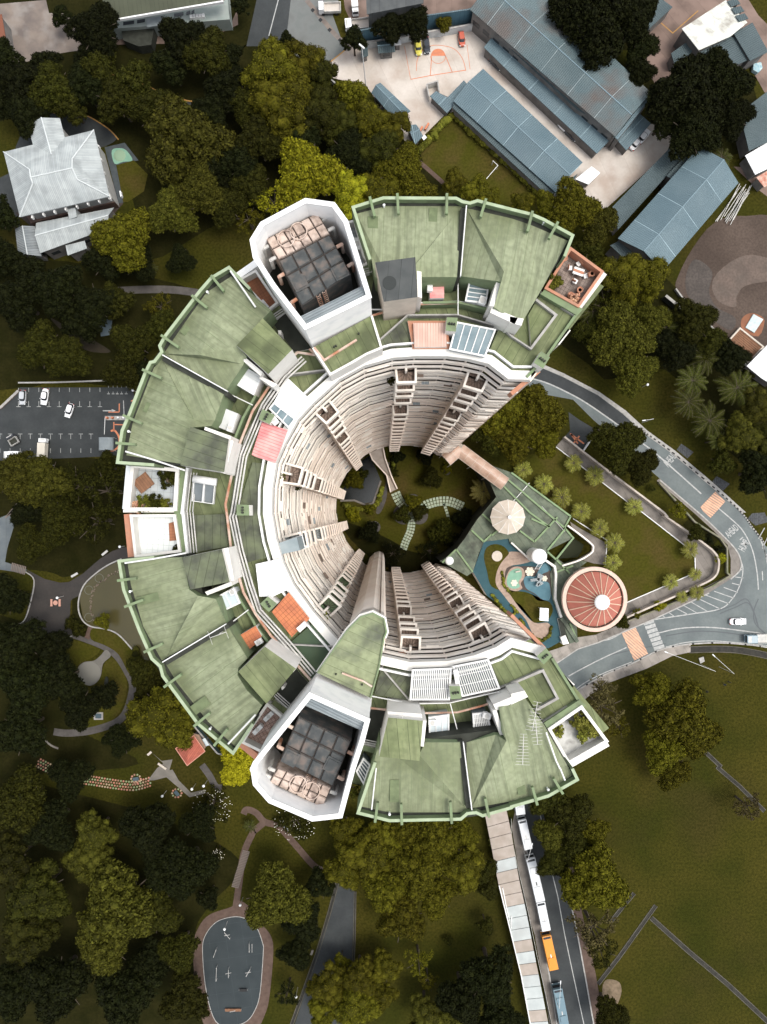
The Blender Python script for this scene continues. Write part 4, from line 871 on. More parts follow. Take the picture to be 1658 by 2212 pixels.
def skylight(spec, h, nbar, m=m_glass, across=1):
    p = P(spec, h); t_ = thing_part('skylight', tower); b = MB(); b.prism(p, 102); b.build('glazing', m, t_)
    b = MB(); b.strip(p, 0.18, h-0.2, h+0.12, closed=True)
    for i in range(1, nbar):
        u = i/nbar
        a, c = (p[0].lerp(p[1], u), p[3].lerp(p[2], u)) if across else (p[0].lerp(p[3], u), p[1].lerp(p[2], u))
        b.strip([a, c], 0.1, h, h+0.08)
    b.build('glazing_bars', m_wmetal, t_)
skylight('e 1305,430 1552,478 1485,648 1260,602', 103.8, 5); skylight('e 1385,175 1508,192 1490,305 1362,288', 104.4, 4, across=0)
skylight('e 92,988 120,952 255,1055 215,1110', 103.7, 3, across=0); skylight('g 1400,555 1515,490 1555,585 1450,635', 104.4, 2, m_frost); skylight('h 1125,1330 1250,1312 1250,1468 1130,1478', 104.3, 3, m_frost); skylight('k 655,20 700,-60 740,-20 700,100', 104.3, 5, mat('dim_glass', (0.09,0.11,0.12)))
skylight('h 165,265 320,230 300,150 150,200', 97.0, 2, mat('grey_glass_cover', (0.20,0.24,0.25),(0.27,0.31,0.32),.8))
def louvre(spec, h, n, wd=0.16):
    p = P(spec, h); t_ = thing_part('louvre_pergola', tower); b = MB(); b.strip(p, 0.16, h-0.3, h+0.05, closed=True); b.strip([p[0].lerp(p[3], .33), p[1].lerp(p[2], .33)], 0.06, h-.2, h-.1); b.strip([p[0].lerp(p[3], .66), p[1].lerp(p[2], .66)], 0.06, h-.2, h-.1); b.build('pergola_frame', m_wmetal, t_)
    b = MB()
    for i in range(n): u = (i+0.5)/n; b.strip([p[0].lerp(p[1], u), p[3].lerp(p[2], u)], wd, h-0.1, h+0.02)
    b.build('louvres', m_wmetal, t_); MB().prism([q+Vector((0,0,-1.0)) for q in p], 102.0).build('pergola_floor', mat('dark_terrace_floor', (0.10,0.12,0.13),(0.16,0.18,0.19),0.8), t_)
louvre('h 1018,1022 1268,1012 1255,1212 1002,1212', 104, 20, 0.11); louvre('h 1282,1000 1508,955 1580,1138 1340,1190', 104, 17, 0.085); louvre('h 1410,1308 1500,1298 1520,1388 1415,1400', 104.3, 9, 0.12)
def chimney(spec, h=105):
    p = P(spec, h); c = ctr(p); t_ = thing_part('chimney_box', tower); b = MB(); b.prism(p, 102, 0, 1); b.build('chimney_block', [m_greenp, m_white], t_)
    a = math.atan2(c.y-CY, c.x-CX)+R(90)
    for k in (-1, 0, 1):
        q = c+Vector((math.cos(a), math.sin(a), 0))*0.28*k; b = MB(); b.tube(q, q+Vector((0,0,0.35)), 0.12, 10); b.build('flue', m_gutter, t_)
chimney('e 1240,395 1310,398 1298,488 1232,482'); chimney('e 45,990 125,1030 90,1088 18,1055'); chimney('d 1535,1608 1615,1612 1618,1680 1535,1680'); chimney('h 28,592 80,545 140,592 85,645'); chimney('h 1255,1125 1325,1125 1335,1205 1265,1212'); chimney('f 145,690 195,615 250,655 205,728', 104.5); chimney('i 165,930 225,878 265,930 210,985', 104.5)
# roof terraces
def terrace(spec, zf, zp, m, pm, ang, th=0.3):
    zf = max(zf, 102.12); zp = zf+1.5; p = P(spec, zp); t_ = thing_part('roof_terrace', tower); b = MB(); b.prism([Vector((q.x, q.y, zf)) for q in p], zf-1.2); b.build('terrace_floor', m, t_, ang)
    MB().strip(p, th, zf-1.2, zp, closed=True).build('terrace_parapet', pm, t_); return t_
t1 = terrace('c 385,1610 f 590,100 435,322 225,205', 100, 102.6, m_mossfl, m_salmon, R(-30))
wallpart('white_outer_wall', 'f 605,108 440,330', 102.8, 98, 0.6, m_white)
t2 = terrace('d 860,1358 1150,1385 1135,1640 830,1640', 100.5, 102.8, m_tile, m_white, R(-4), 0.4); wallpart('white_outer_wall', 'd 845,1355 820,1640', 102.9, 97, 0.9, mat('pale_wall', (0.6,0.63,0.64)))
t3 = terrace('g 850,22 1130,20 1165,250 880,285', 100.5, 102.8, m_tile2, m_white, R(-4), 0.3); wallpart('salmon_outer_wall', 'g 828,10 855,288', 102.9, 97, 0.85, m_salmon)
wallpart('terrace_divider', 'd 800,1650 1130,1650', 103.2, 98, 0.35, m_white)
roofpart('link_roof', 'd 1155,1385 1205,1392 1180,1661 g 1185,0 1212,265 1165,268 1130,0 d 1130,1661', 103.2, 100, m_greenp, m_greenp)
roofpart('link_roof', 'g 1095,70 1130,60 1160,180 1100,185', 102.2, 100, m_terra, m_white)
t4 = terrace('d 1558,150 1658,95 e 140,300 60,365 d 1700,300', 101, 102.8, m_terra, m_white, R(30), 0.25); wallpart('white_outer_wall', 'd 1545,125 1658,45 e 20,20', 103, 99, 0.75, m_tank)
t5 = terrace('h 75,1245 175,1330 60,1560 g 1575,1490 1640,1380', 101, 102.8, m_brtile, m_white, R(30), 0.3); wallpart('salmon_outer_wall', 'g 1560,1500 1670,1590 h 30,1605', 103, 99, 0.7, m_salmon)
t6 = terrace('i 248,1405 455,1262 618,1482 372,1622', 100, 102.6, m_wornfl, m_white, R(30), 0.35); wallpart('white_outer_wall', 'i 370,1640 625,1495', 102.7, 97.5, 0.75, m_white)
t7 = terrace('b 600,1440 640,1430 660,1500 700,1661 e 730,40 690,60 b 640,1661', 101, 102.8, m_tile, m_white, R(5), 0.25)
flat('link_roof', 'e 680,60 740,45 765,85 690,115', 103.3, m_greenp); flat('link_roof', 'h 690,1505 780,1530 775,1565 690,1540', 103.3, m_greenp)
flat('link_roof', 'e 50,390 110,420 190,360 140,310', 102.9, m_deck); flat('link_roof', 'h 125,1215 215,1280 180,1320 90,1250', 102.9, m_deck)
for s_ in ('e 90,430 195,360', 'e 700,115 775,95', 'h 120,1190 220,1278', 'h 700,1500 800,1520'): pipes(s_, 103.4, 0.06, m_pipe, 'roof_pipe', 3, 0.25)
wallpart('roof_conduit', 'e 380,590 445,672 655,540', 106.3, 106.0, 0.22, m_rust); wallpart('roof_conduit', 'h 560,1042 700,1095 755,1130', 107.4, 107.1, 0.16, m_rust)
for s_, h in (('e 508,585', 106.4), ('e 520,578', 106.4), ('e 668,498', 106.4), ('h 520,1050', 107.3), ('h 690,1118', 107.3)):
    p = P(s_, h)[0]; MB().tube(p-Vector((0,0,.4)), p, 0.1, 8).build('vent_stub', m_gutter, tower)
for s_ in ('b 832,1330','c 210,1440','d 1345,232','d 835,1135','g 845,512','g 1362,1402','k 868,300','l 238,140'):
    p = P(s_, 106.6)[0]; b = MB(); b.tube(p-Vector((0,0,1.2)), p, 0.1, 8); b.cone((p.x, p.y), [(0.13, p.z-0.02), (0.15, p.z+0.1), (0.06, p.z+0.2)], 10); b.build('gutter_light', m_lens, tower)
# ---------------------------------------------------------------- loose things up on the roofs
def antenna(spec, label, n=9, L_=2.2, ang=0.0):
    p = P(spec, 107)[0]; p.z = 106.4; t_ = thing('television_aerial', p, label, 'aerial', 'television aerials on the lower right roof')
    MB().tube(p, p+Vector((0,0,2.4)), 0.05).build('mast', m_pipe, t_)
    b = MB(); d_ = Vector((math.cos(ang), math.sin(ang), 0)); s_ = Vector((-d_.y, d_.x, 0)); q = p+Vector((0,0,2.3))
    b.tube(q-d_*L_/2, q+d_*L_/2, 0.035)
    for i in range(n):
        w_ = 0.75-0.04*i; c = q+d_*(-L_/2+L_*i/(n-1)); b.tube(c-s_*w_, c+s_*w_, 0.018)
    b.build('aerial_array', m_pipe, t_)
antenna('h 955,1370', 'comb shaped television aerial standing on the small square green penthouse roof', 11, 3.2, R(95)); antenna('i 130,1290', 'upper of the television aerials on the lower right green roof', 9, 3.0, R(80)); antenna('i 140,1390', 'middle television aerial on the lower right green roof', 8, 2.6, R(-85)); antenna('i 55,1500', 'lowest television aerial on the lower right green roof, near its left seam', 11, 3.2, R(88)); antenna('g 1440,775', 'white cross shaped aerial at the top of the left lower valley', 2, 1.8, R(20))
def ac_unit(spec, label, h=102.7, ang=0.0, s_=(0.9, 0.35, 0.7)):
    p = P(spec, h)[0]; t_ = thing('air_conditioner', p, label, 'air conditioner', 'air conditioners on the roof')
    MB().box(p+Vector((0,0,s_[2]/2)), s_, ang).build('casing', m_wmetal, t_, 0, 0.03)
    b = MB(); b.cone((p.x, p.y), [(min(s_[1], s_[0])*0.42, p.z+s_[2]), (min(s_[1], s_[0])*0.40, p.z+s_[2]+0.03)], 14); b.build('fan_grille', m_pipe, t_)
ac_unit('e 65,325', 'white air conditioner on the terracotta terrace left of the upper tank tower', 102.15, R(-50), (1.1, .5, .8)); ac_unit('b 660,1600', 'tall white air conditioner in the narrow terrace right of the upper tank tower', 102.15, R(95), (1.4, .7, 1)); ac_unit('h 90,1310', 'upper white air conditioner on the patterned brown tile terrace', 102.15, R(45), (1.3, .5, .8)); ac_unit('h 20,1395', 'lower white air conditioner on the patterned brown tile terrace', 102.15, R(45), (1.3, .5, .8))
ac_unit('e 1128,190', 'white air conditioner beside the small pink roof', 104.2, R(90), (1.6, .6, .7)); ac_unit('e 1468,295', 'white box at the lower corner of the small blue skylight', 104.3, R(70), (.9, .8, .6)); ac_unit('d 1500,1115', 'white box at the corner of the pale grey flat roof', 104.4, R(70), (.9, .6, .6)); ac_unit('g 1515,512', 'white box at the corner of the pale square skylight', 104.4, R(30), (.7, .6, .6)); ac_unit('h 305,735', 'white air conditioner at the corner of the orange tile roof', 103.7, R(42), (1.2, .6, .7)); ac_unit('h 25,835', 'white box on the edge of the smaller orange tile roof', 104.2, R(30), (.8, .6, .6)); ac_unit('h 1145,1355', 'white box at the top of the frosted skylight', 104.4, R(0), (.9, .6, .5)); ac_unit('h 1495,1310', 'white box beside the small louvred opening', 104.4, R(-15), (.9, .6, .6)); ac_unit('e 118,1060', 'white slanted unit beside the upper left glass strips', 104, R(-50), (1.3, .7, .5)); ac_unit('h 1300,1060', 'long white unit between the two louvred pergolas', 104.2, R(100), (1.6, .5, .5)); ac_unit('h 145,1400', 'dark trimmed condenser against the lower tank tower wall', 102.15, R(50), (1.1, .8, .9))
# solar water heater
p = P('d 1325,1520', 102.7)[0]; t_ = thing('solar_water_heater', p, 'solar water heater with two dark panels and a long white tank', 'solar heater')
q = P('d 1258,1445 1398,1462 1385,1605 1245,1585', 103.6)
for i in (0, 1):
    u0, u1 = i*0.5+0.02, i*0.5+0.48; f = [q[0].lerp(q[1], u0), q[0].lerp(q[1], u1), q[3].lerp(q[2], u1)+Vector((0,0,-.5)), q[3].lerp(q[2], u0)+Vector((0,0,-.5))]
    o = MB().prism(f, 102.8).build('panel', mat('solar_panel', (0.13,0.15,0.16), (0.17,0.19,0.2), 0.6, rough=0.3), t_)
    MB().strip(f, 0.07, 103.1, 103.72, closed=True).build('panel_frame', m_wmetal, o)
b = MB(); a_, c = P('d 1255,1442 1405,1465', 104.0); b.tube(a_, c, 0.42, 20); b.build('storage_tank', m_wmetal, t_, 0, 0, True)
# terrace furniture
p = P('f 428,108', 102.4)[0]; p.z = 102.12
t_ = thing('garden_table', p, 'small pale table with a red cloth on the upper right roof terrace', 'table')
b = MB(); b.box(p+Vector((0,0,.72)), (1.2, .8, .06), R(-20)); b.build('tabletop', m_wmetal, t_); MB().box(p+Vector((0,0,.77)), (1.22, .3, .02), R(-20)).build('table_runner', m_salmon, t_)
for dx in (-.5, .5):
    for dy in (-.3, .3): MB().tube(p+Vector((dx,dy,0)), p+Vector((dx,dy,.7)), .03).build('leg', m_wmetal, t_)
for k, (dx, dy) in enumerate(((-.9,.5),(.9,-.4),(.1,1.0),(-.3,-1.0))):
    nm = ['left', 'right', 'upper', 'lower'][k]
    c = p+Vector((dx, dy, 0)); t2_ = thing('chair', c, f'white garden chair on the {nm} side of the pale terrace table', 'chair', 'chairs round the terrace table')
    MB().box(c+Vector((0,0,.44)), (.5,.5,.05), R(20*k)).build('seat', m_wmetal, t2_); MB().box(c+Vector((.22*(1 if dx > 0 else -1),0,.7)), (.05,.5,.5), R(20*k)).build('backrest', m_salmon, t2_)
    for ex in (-.2,.2):
        for ey in (-.2,.2): MB().tube(c+Vector((ex,ey,0)), c+Vector((ex,ey,.43)), .02).build('leg', m_wmetal, t2_)
p = P('d 945,1470', 102.12)[0]; t_ = thing('wooden_table', p, 'square brown slatted table on the grey tiled left terrace', 'table')
MB().box(p+Vector((0,0,.7)), (1.9,1.7,.08), R(38)).build('tabletop', m_wooden, t_, R(38))
for dx in (-.7,.7):
    for dy in (-.6,.6): MB().tube(p+Vector((dx*.8,dy*.8,0)), p+Vector((dx*.8,dy*.8,.68)), .05).build('leg', m_wooden, t_)
# ================================================================ BUILDINGS AROUND
def gable(name, spec, he, hr, m, label, cat='building', ridge_along=True, walls=mat('shadow_toned_school_wall', (0.17,0.16,0.15),(0.11,0.105,0.10),.5), ang=None, side=0.9, group=None, windows=6, ridge_pos=0.5, ridge_m=None, hip=0.0):  # shadow gaps between the roof tiers are put into the wall grey
    """spec: 4 corners; ridge runs parallel to side 0-1"""
    p = P(spec, he); c = ctr(p); c.z = 0
    t_ = thing(name, c, label, cat, group)
    a = edge_ang(p[0], p[1]) if ang is None else ang
    r0 = p[0].lerp(p[3], ridge_pos); r1 = p[1].lerp(p[2], ridge_pos); r0 = Vector((r0.x, r0.y, hr)); r1 = Vector((r1.x, r1.y, hr))
    if hip: r0, r1 = r0.lerp(r1, hip), r1.lerp(r0, hip)
    th = Vector((0,0,-0.18)); b = MB()
    b.face([p[0], p[1], r1, r0]); b.face([r0, r1, p[2], p[3]])
    b.face([p[0]+th, p[1]+th, r1+th, r0+th], 1); b.face([r0+th, r1+th, p[2]+th, p[3]+th], 1)
    for q0, q1 in ((p[0], p[1]), (p[2], p[3])): b.face([q0, q1, q1+th, q0+th], 0)
    b.face([p[0], r0, r0+th, p[0]+th]); b.face([r0, p[3], p[3]+th, r0+th]); b.face([p[1], r1, r1+th, p[1]+th]); b.face([r1, p[2], p[2]+th, r1+th])
    if hip: b.face([p[0], r0, p[3]]); b.face([p[1], p[2], r1])
    rf = b.build('roof', [m, walls], t_, a)
    MB().strip([r0, r1], 0.22, hr-0.05, hr+0.07).build('ridge_cap', ridge_m or mat('ridge_metal', (0.15,0.21,0.24)), rf)
    ins = [q.lerp(ctr(p), 0.0)+(ctr(p)-q).normalized()*side for q in p]
    wb = MB(); wb.prism([Vector((q.x, q.y, he-0.3)) for q in ins], 0)
    if not hip:
        for q0, q1, rr_ in ((ins[0], ins[3], r0), (ins[1], ins[2], r1)):
            dd = (ctr(p)-rr_); dd.z = 0; dd = dd.normalized()*side; wb.face([(q0.x,q0.y,he-.3), (q1.x,q1.y,he-.3), (rr_.x+dd.x, rr_.y+dd.y, hr-.35)])
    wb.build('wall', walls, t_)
    for q0, q1 in ((ins[0], ins[1]), (ins[2], ins[3])):
        L_ = (q1-q0).length; d_ = (q1-q0).normalized(); n = max(1, int(windows))
        for k in range(n):
            cc = q0+d_*(L_*(k+0.5)/n); w_ = MB(); w_.box((cc.x, cc.y, he*0.5), (min(2.2, L_/n*0.6), 0.1, min(1.4, he*.4)), math.atan2(d_.y, d_.x)); w_.build('window', m_win, t_)
    return t_
def flatb(name, spec, h, m, label, cat='building', walls=mat('shadow_toned_school_wall', (0.17,0.16,0.15)), ang=None, group=None, zs=None, nm='roof'):
    p = P(spec, h); c = ctr(p); c.z = 0; t_ = thing(name, c, label, cat, group); a = edge_ang(p[0], p[1]) if ang is None else ang
    if zs: p = [Vector((q.x, q.y, z)) for q, z in zip(p, zs)]
    b = MB(); b.prism(p, min(q.z for q in p)-0.2); b.build(nm, m, t_, a)
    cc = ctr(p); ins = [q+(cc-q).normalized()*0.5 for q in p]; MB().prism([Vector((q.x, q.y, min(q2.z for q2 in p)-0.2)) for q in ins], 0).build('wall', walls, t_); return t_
# school with blue sheet roofs
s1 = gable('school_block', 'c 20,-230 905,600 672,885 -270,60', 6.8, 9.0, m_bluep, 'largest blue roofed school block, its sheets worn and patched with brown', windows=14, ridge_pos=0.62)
def lean(parent, name, spec, h, m, ang, zs=None, base=0):
    p = P(spec, h)
    if zs: p = [Vector((q.x, q.y, z)) for q, z in zip(p, zs)]
    MB().prism(p, min(q.z for q in p)-0.2).build(name, m, parent, ang)
    cc = ctr(p); MB().prism([Vector((q.x+(cc-q).normalized().x*.6, q.y+(cc-q).normalized().y*.6, min(k.z for k in p)-.25)) for q in p], base).build('wall', MATS['shadow_toned_school_wall'], parent)
a_ = edge_ang(T('c',20,-230), T('c',905,600))
lean(s1, 'lower_roof', 'c 0,215 60,270 352,560 320,590 440,700 560,745 690,890 680,900 540,770 430,710 300,595 0,320', 5.4, m_blued, a_)
lean(s1, 'end_roof', 'c 672,890 900,600 915,620 690,905', 6.6, m_blue, a_)
lean(s1, 'lower_roof', 'b 1530,180 1560,155 c 0,215 20,260 -10,320', 5.0, m_blued, a_)
p4 = flatb('school_wing', 'b 1545,225 1640,262 c 310,600 640,905 555,995 0,480 b 1480,305', 3.4, m_blue, 'long low blue school wing in front of the patched roof block', ang=a_)
flatb('school_wing', 'c 675,895 830,735 905,800 745,975', 3.4, m_blue, 'short blue wing at the lower corner of the largest school block', ang=a_)
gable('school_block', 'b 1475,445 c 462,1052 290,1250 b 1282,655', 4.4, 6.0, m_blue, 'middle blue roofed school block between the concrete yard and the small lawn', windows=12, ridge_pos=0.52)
lean(bpy.data.objects['school_block.001'], 'lower_roof', 'b 1282,655 c 290,1250 240,1272 b 1278,700', 3.8, m_blued, a_); lean(bpy.data.objects['school_block.001'], 'lower_roof', 'c 290,1250 372,1165 430,1125 400,1180 330,1250 275,1270', 3.4, m_blued, a_)
flatb('school_annex', 'b 1130,622 1170,590 1242,632 1350,520 1372,545 1282,655 1278,690 1240,732', 3.0, m_blue, 'low blue annex joined to the left end of the middle school block', ang=a_)
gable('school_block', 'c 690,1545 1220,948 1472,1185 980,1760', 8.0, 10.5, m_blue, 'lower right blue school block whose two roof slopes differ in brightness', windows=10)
a2_ = edge_ang(T('c',690,1545), T('c',1220,948))
flatb('school_wing', 'c 655,1340 1045,940 1140,990 690,1490', 5.0, m_blued, 'dull blue lean-to wing along the upper left side of the lower right block', ang=a2_)
flatb('school_wing', 'c 1005,1140 1065,1075 1130,1010 1180,1060 1100,1130 1040,1160', 6.0, m_blued, 'small blue step roof between the lean-to wing and the lower right block', ang=a2_)
flatb('school_wing', 'c 640,1590 700,1560 860,1661 900,1740 800,1740', 5.5, m_blued, 'dark blue strip roof at the bottom of the lower right school block', ang=a2_)
gable('blue_roof_shed', 'b 808,535 1005,720 925,800 750,600', 4.5, 5.6, m_blue, 'blue hip roofed shed at the edge of the trees below the concrete yard', windows=3)
gable('blue_roof_shed', 'b 975,815 1040,805 1085,880 1035,935', 3.5, 3.9, m_blue, 'small light blue shed beside the hedge corner of the school lawn', windows=1)
gable('blue_roof_shed', 'b 785,270 895,255 905,335 795,345', 3.2, 3.8, m_blued, 'small blue roofed shelter at the wall left of the parked cars', windows=1)
flatb('store_shed', 'b 895,262 942,258 945,288 900,292', 2.5, m_whroof, 'tiny pale flat roofed store beside the blue roofed shelter')
flatb('store_shed', 'b 680,300 725,290 730,360 688,375', 2.6, m_blued, 'narrow blue store at the foot of the tall white pole')
flatb('store_shed', 'c 415,1160 520,1078 575,1120 500,1195', 3.0, mat('white_tarp_roof', (0.80,0.82,0.82), (0.7,0.72,0.72), 0.8), 'bright white canopy at the right end of the middle school block')
flatb('store_shed', 'b 1075,890 1095,872 1110,890 1090,908', 2.2, m_whroof, 'tiny white box roof between the small light blue shed and the hedge')
flatb('workshop', 'c 1105,185 1390,0 1530,145 1420,235 1215,325', 6.5, mat('stained_white_roof', (0.62,0.63,0.58), (0.55,0.56,0.51), 0.4, seam=(1.5,0.05), stain=(0.20,0.17,0.14), stain_scale=0.35, stain_amt=0.7), 'white flat roofed workshop with rusty stains at the top right', ang=R(55))
for k in range(3):
    x, y = 1440+26*k, 15+48*k
    flatb('roof_canopy', f'c {x-40},{y-10} {x+20},{y-25} {x+45},{y+8} {x-15},{y+28}', 6.9, m_blued, ['upper', 'middle', 'lower'][k]+' blue strip canopy on the right edge of the stained white workshop', 'canopy')
flatb('workshop', 'c 1440,215 1562,145 1665,335 1548,395', 5.5, m_blued, 'square dark blue workshop right of the stained white roof', ang=R(-60))
flatb('workshop', 'c 1218,330 1420,238 1450,240 1530,390 1450,425 1300,390', 4.8, m_blued, 'dark blue roof half hidden under the big dark tree at the top right', ang=R(-60))
flatb('workshop', 'c 1480,730 1700,560 1900,800 1658,922 1540,978', 5, m_blued, 'long patched blue roof at the right edge', ang=R(60))
flatb('workshop', 'c 1515,1008 1660,922 1750,1050 1580,1132', 4, m_whroof, 'white roofed hut at the right edge under the patched blue roof', ang=R(60))
flatb('workshop', 'c 1588,1150 1660,1105 1700,1170 1640,1215', 3.5, mat('rust_red_roof', (0.36,0.13,0.09),(0.5,0.35,0.28),1.2), 'little rust red shed below the white hut at the right edge', ang=R(60))
flatb('workshop', 'f 1525,712 1658,575 1800,700 1700,840 1620,790', 4, m_whroof, 'white sheet roof at the right edge beside the palms', ang=R(40))
flatb('hoarded_block', 'b 715,-40 1090,-40 1088,20 720,92', 9, m_netting, 'dark netted building under construction at the top edge', walls=m_netting)
flatb('guard_hut', 'c 930,-40 1045,45 880,200 830,215', 4, m_blued, 'narrow dark blue roof beside the top right yard', ang=R(45))
flatb('guard_hut', 'c 765,350 830,305 872,372 805,430', 4, mat('faded_blue_hut', (0.10,0.135,0.15),(0.13,0.12,0.10),0.8), 'faded blue square hut between the big roof and the brown yard')
flatb('guard_hut', 'c 1035,345 1160,255 1175,330 1130,375 1055,410', 4, m_blued, 'small blue hut tucked left of the big dark tree')
flatb('low_building', 'v -60,60 4,30 14,90 -40,110', 5, mat('rust_brown_roof', (0.16,0.06,0.035)), 'sliver of a rust brown roof at the top left edge')
# long grey-green roofed building at the top edge
t_ = thing('long_building', V(370, 10), 'long building with a moss dark roof and white gutter at the top left', 'building')
MB().prism(P('a 640,-60 1480,-60 1445,5 720,130', 9), 8.5).build('roof', mat('dark_moss_roof', (0.060,0.066,0.042), (0.05,0.055,0.035), 0.3, seam=(1.1,.06)), t_, R(8))
MB().strip(P('a 720,132 1445,8 1440,-20', 9.1), 0.35, 8.5, 9.2).build('gutter', m_wmetal, t_)
MB().prism(P('a 680,-20 1470,-80 1490,125 700,190', 4), 0).build('wall', mat('pale_green_wall', (0.23,0.27,0.25),(0.28,0.31,0.29),0.5), t_)
for x, y, w_ in ((740,168,35),(835,150,70),(915,138,50),(1160,95,60),(1222,85,25),(1252,80,18)):
    MB().prism(P(f'a {x-w_/2},{y-8} {x+w_/2},{y-18} {x+w_/2},{y+2} {x-w_/2},{y+12}', 4.1), 3.9).build('window', m_win, t_)
MB().prism(P('a 945,120 1050,105 1062,160 955,175', 5), 4.7).build('canopy', m_grey, t_)
MB().prism(P('a 790,200 1000,180 980,290 900,300 800,260', 3), 0).build('porch', m_gutter, t_)
for k in range(5):
    q = P(f'a {1245+18*k},{112-2*k}', 4.3)[0]; MB().box(q, (0.9,0.9,0.7), R(8)).build('roof_unit', m_wmetal, t_)
# pale grey hip-roofed hall
tp = thing('hall', V(128, 350), 'large pale grey hip roofed hall with a projecting porch at the left', 'hall')
HE, HT = 9.0, 12.5
q = lambda x, y, h: T('a', x, y, h)
A_, B_, C_, D_ = q(25,985,HE), q(610,842,HE), q(710,1272,HE), q(130,1405,HE)
u1, u2, u3, u4 = q(195,1100,HT), q(470,1030,HT-1), q(505,1165,HT-1), q(215,1190,HT)
m1, m2 = q(200,1150,HT), q(470,1090,HT)
angT = edge_ang(A_, B_)
def slope(name, pts, ang, m=m_temple): b = MB(); b.face(pts); b.face([p+Vector((0,0,-.25)) for p in pts]); return b.build(name, m, tp, ang)
vN = q(335,1000,11.2)
slope('roof', [A_, q(215,937,HE), vN, q(420,890,HE), B_, u2, m2, m1, u1], angT)
slope('roof', [D_, u4, m1, m2, u3, C_], angT); slope('roof', [B_, C_, u3, m2, u2], angT+R(90)); slope('roof', [D_, A_, u1, m1, u4], angT+R(90))
pr0, pr1 = q(270,762,11.2), vN
slope('porch_roof', [q(178,805,HE), pr0, pr1, q(215,937,HE)], angT+R(90)); slope('porch_roof', [pr0, q(388,765,HE), q(420,890,HE), pr1], angT+R(90))
b = MB()
for s_, e_ in ((A_,u1),(u1,m1),(m1,m2),(m2,u2),(u2,B_),(u3,C_),(u3,m2),(u4,m1),(u4,D_),(pr0,pr1)): b.tube(s_+Vector((0,0,.08)), e_+Vector((0,0,.08)), 0.16, 6)
b.build('hip_tiles', mat('hip_tiles', (0.50,0.53,0.53)), tp)
w_ = P('a 75,1000 590,880 690,1240 170,1360', 8.6); MB().prism(w_, 0).build('wall', mat('hall_wall', (0.42,0.42,0.40),(0.34,0.34,0.33),0.6), tp)
MB().prism(P('a 215,840 380,800 415,890 335,960 235,940', 8.6), 0).build('porch_wall', MATS['hall_wall'], tp)
MB().prism(P('a 160,1375 720,1245 745,1310 200,1445', 3.2), 0).build('lower_wall', mat('brown_plinth', (0.12,0.075,0.06),(0.07,0.05,0.045),1.0), tp)
for k in range(9):
    e_ = P(f'a {212+72*k},{1415-17.5*k}', 8.0)[0]; d_ = P(f'a {185+72*k+20},{1375-17*k}', 8.0)[0]; bb = MB(); bb.strip([d_, e_], 0.35, 7.2, 8.2); bb.build('eaves_bracket', m_wmetal, tp)
for k in range(5):
    e_ = P(f'a {645+17*k},{950+85*k}', 8.0)[0]; d_ = P(f'a {612+20*k},{925+85*k}', 8.0)[0]; bb = MB(); bb.strip([d_, e_], 0.35, 7.2, 8.2); bb.build('eaves_bracket', m_wmetal, tp)
MB().prism(P('a 437,1355 488,1345 500,1405 450,1420', 7), 0).build('stair_hood', m_temple, tp)
gable('hall_annex', 'a 235,1445 740,1345 700,1480 262,1640', 6, 7.6, m_temple, 'pale ribbed annex roof just below the hip roofed hall', windows=4, ridge_m=MATS['hip_tiles'])
flatb('hall_annex', 'a 425,1590 550,1560 565,1610 440,1655', 5.2, m_temple, 'small stub roof hanging below the ribbed annex')
gable('hall_annex', 'a 120,1661 100,1485 225,1465 270,1661', 5, 6.2, mat('darker_tile_roof', (0.16,0.18,0.19),(0.24,0.26,0.27),0.4, seam=(0.42,.12)), 'darker grey ribbed roof at the left end of the annex', windows=3, ridge_m=MATS['hip_tiles'])
t_ = thing('play_mound', T('a', 790, 1010), 'pale green rounded play surface on the small lawn beside the hall', 'play area')
MB().prism([Vector((p.x, p.y, .12)) for p in smooth(P('a 728,975 790,962 830,985 860,1040 800,1050 745,1062'), 4, True)], 0.04).build('surface', m_rubgreen, t_)
b = MB(); c_ = T('a', 778, 1010); b.cone((c_.x, c_.y), [(1.6, .12), (1.2, .3), (.5, .45)], 18); b.build('mound', mat('pale_green_mound', (0.22,0.32,0.22)), t_)
# red pyramid pavilion in the park
p = P('g 1140,1530 1258,1445 1330,1548 1215,1640', 4.2); c_ = ctr(p); t_ = thing('red_pavilion', (c_.x, c_.y, 0), 'small square pavilion with a red pyramid roof beside the lower left wing', 'pavilion')
ap = Vector((c_.x-0.1, c_.y, 6.2)); b = MB()
for i in range(4): b.face([p[i], p[(i+1)%4], ap]); 
b.face([x+Vector((0,0,-.12)) for x in p]); b.build('roof', m_red, t_, R(-35))
MB().strip(p, 0.2, 4.05, 4.25, closed=True).build('eaves', mat('pale_red_trim', (0.5,0.25,0.18)), t_)
for x in p: y_ = x.lerp(ap, .18); MB().tube((y_.x, y_.y, 0), (y_.x, y_.y, 4.2), .12).build('post', m_beige, t_)
flatb('service_hut', 'g 1250,1430 1290,1440 1335,1520 1318,1545 1258,1445', 3.4, mat('tan_roof', (0.26,0.17,0.12)), 'narrow tan roof strip right behind the red pavilion')
flatb('service_hut', 'g 1312,1470 1330,1462 1358,1508 1335,1515', 2.6, m_frost, 'pale little box beside the red pavilion')
